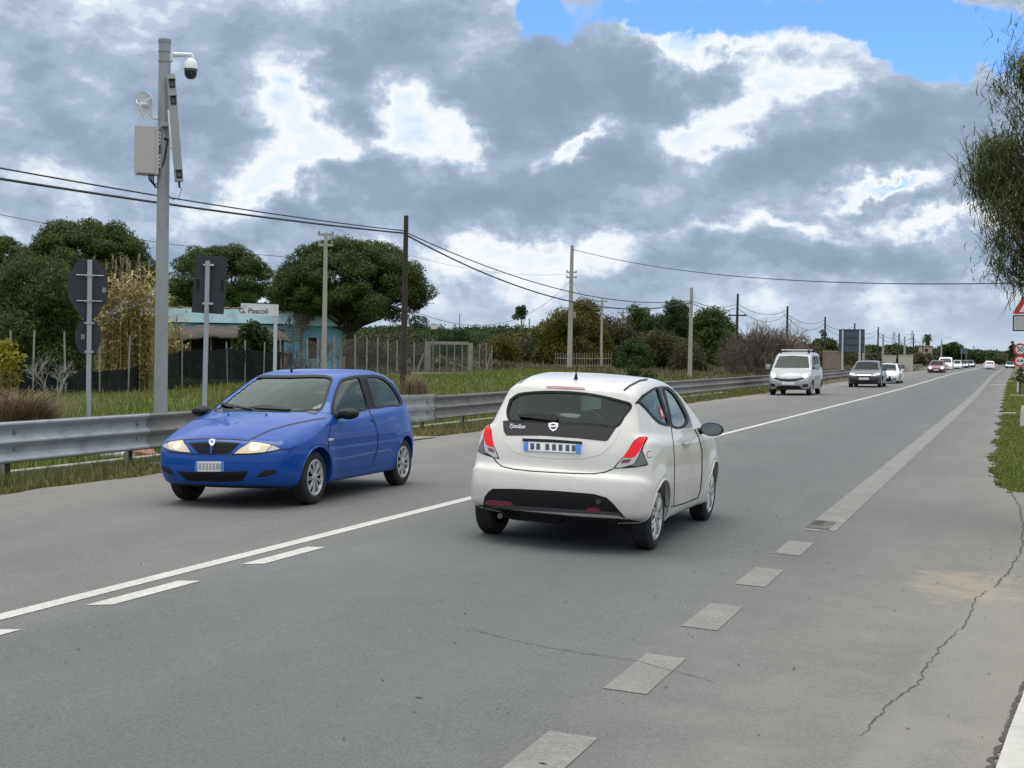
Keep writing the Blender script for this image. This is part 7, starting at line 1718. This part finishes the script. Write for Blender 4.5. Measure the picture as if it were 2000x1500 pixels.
# strip under the left guardrail
n = 42000; Y = 7 + 75 * g.random(n) ** 2.0; X = -10.62 - np.abs(g.normal(0, .42, n)) + .06 * np.sin(Y * 2.1 + 1); k_ = (X > -12.4) & ((np.sin(Y * 1.7) + np.sin(X * 5 + Y * 3.1) + g.normal(size=n)) > -.9) & ~((Y > 19.7) & (Y < 25.3))
edge = np.clip((-10.62 - X) / .35, .3, 1); blades('verge_grass', np.stack([X, Y], 1)[k_], (.05 + .11 * edge)[k_], (.004 + Y * .00022)[k_], M_GRASSDRY, 'low weedy grass strip under the guardrails', 102)
n = 26000; Y = 8 + 50 * g.random(n) ** 1.6; X = g.uniform(-14.5, -11.2, n); k_ = ~((Y > 19.7) & (Y < 25.3)); blades('verge_grass', np.stack([X, Y], 1)[k_], .20, .009, M_GRASS, 'greener grass behind the guardrails', 103)
# field grass between the rail and the netting
XY = clump(70000, -32, -13.5, 14, 62, .8, .9); blades('field_grass', XY, .17, .014, M_GRASS, 'rough green grass between the guardrail and the netting', 104, zfun=hz_)
XY = clump(9000, -31, -14, 14, 62, .8, .0); blades('field_grass', XY, .34, .012, M_GRASSDRY, 'taller dry stalks in the rough field grass', 105, zfun=hz_)
XY = clump(52000, -36, -12, 50, 98, .9, .9); blades('field_grass', XY, .22, .03, M_GRASS, 'green bank behind the long guardrail', 106, zfun=hz_)
XY = clump(60000, -60, -12, 84, 190, .9, .9); blades('field_grass', XY, .45, .035, M_MEADOW, 'dry pale grass in the fields behind the long guardrail', 107, zfun=hz_)
XY = clump(22000, -110, -45, 90, 260, .9, .8); blades('field_grass', XY, .7, .07, M_MEADOW, 'far dry meadow among the scrub', 108, zfun=hz_)
# right verge
n = 60000; Y = 20.4 + 110 * g.random(n) ** 2.3; e = np.array([right_edge(max(y, 21.4)) + .12 * max(0, 22 - y) for y in Y]); X = e + .0 + np.abs(g.normal(0, .85, n)) + .05 * np.sin(Y * 7) + .05 * np.sin(Y * 17); fr = np.clip((X - e) / .4, .2, 1); k_ = (X < 4) & (Y > 20.55 + .2 * np.sin(X * 6) + .12 * np.sin(X * 15 + 1) + .25 * np.abs(g.normal(size=n)))
blades('verge_grass', np.stack([X, Y], 1)[k_], (.035 + .085 * fr)[k_], (.004 + Y * .00025)[k_], M_GRASS, 'short bright grass on the right verge', 109)
k2_ = k_ & (g.random(n) < .4); blades('verge_grass', np.stack([X, Y], 1)[k2_], (.03 + .06 * fr)[k2_], (.006 + Y * .0003)[k2_], M_GRASSDRY, 'dead straw mixed into the right verge', 110)
# feathery tree overhanging from the right
def tamarisk(label, seed):
    g = np.random.default_rng(seed); rr = random.Random(seed); D = 15.5; P = Vector(base(2190, D)); k = CF / D; t = empty('tamarisk_tree', P, label, 'tree'); u, v = axes_at(P); zz_ = lambda y: float(atd(2000, y, D)[2] - P.z)
    X = lambda x: (x - 2190) / k
    cl = []   # centre px, py, radius px
    for (x, y, r_, n) in ((2010, 130, 42, 5), (2000, 190, 40, 4), (2050, 90, 60, 6), (1935, 300, 45, 7), (1920, 350, 42, 7), (1965, 330, 60, 10), (1985, 280, 45, 6), (1990, 390, 55, 8), (1960, 420, 45, 5), (2030, 350, 80, 10), (1975, 480, 45, 6), (1990, 530, 42, 6), (1945, 500, 30, 3), (2030, 500, 70, 8), (2080, 300, 120, 14), (2110, 180, 110, 12), (2100, 450, 110, 12), (2200, 300, 150, 16), (2230, 150, 120, 10), (2300, 380, 140, 12)):
        for i in range(n): cl.append((x + g.normal() * r_ * .5, y + g.normal() * r_ * .5, g.normal() * .45, r_))
    m = MB(); m.tube([(0, 0, -.2), u * .05 + Vector((0, 0, 1.2)), u * -.1 + Vector((0, 0, 2.4))], [.17, .14, .11], 10); fork = u * -.1 + Vector((0, 0, 2.3)); m.build('trunk', M_BARK, t, True)
    L_, w_ = [], []; tw, tww = [], []; m = MB()
    for (x, y, dv, r_) in cl:
        c = u * X(x) + v * dv + Vector((0, 0, zz_(y))); pts = limb(m, fork, c, .022, .005, rr, .10, 6); axis = (c - pts[-3]).normalized()
        for j in range(140):
            q = np.array(c) + g.normal(size=3) * r_ / k * .40; a = np.array(axis) * .5 + g.normal(size=3) * .8; a[2] += .2; a /= np.linalg.norm(a); L = g.uniform(.05, .15); side = g.normal(size=3) * .7; dr = g.uniform(-.2, .6)
            L_.append([q + a * L * s + side * L * s * s + np.array([0, 0, -dr * L * s * s]) for s in np.linspace(0, 1, 5)]); w_.append(g.uniform(.003, .006))
        for j in range(5):
            a = np.array(axis) + g.normal(size=3) * .5; L = r_ / k * 1.1; q = np.array(c) - a * L * .5; tw.append([q + a * L * s + np.array([0, 0, -.15 * L * s * s]) for s in np.linspace(0, 1, 5)]); tww.append(.004)
    m.build('limbs', M_BARK, t, True)
    V, F = strips(L_, w_); mesh_np('foliage', V, F, leafmat('tamarisk_leaves', (.062, .085, .022), (.10, .12, .038), (.15, .155, .06), .35), t, False)
    V, F = strips(tw, tww); mesh_np('twigs', V, F, M_BARK, t, False)
tamarisk('feathery grey-green tree overhanging from the right picture edge', 111)
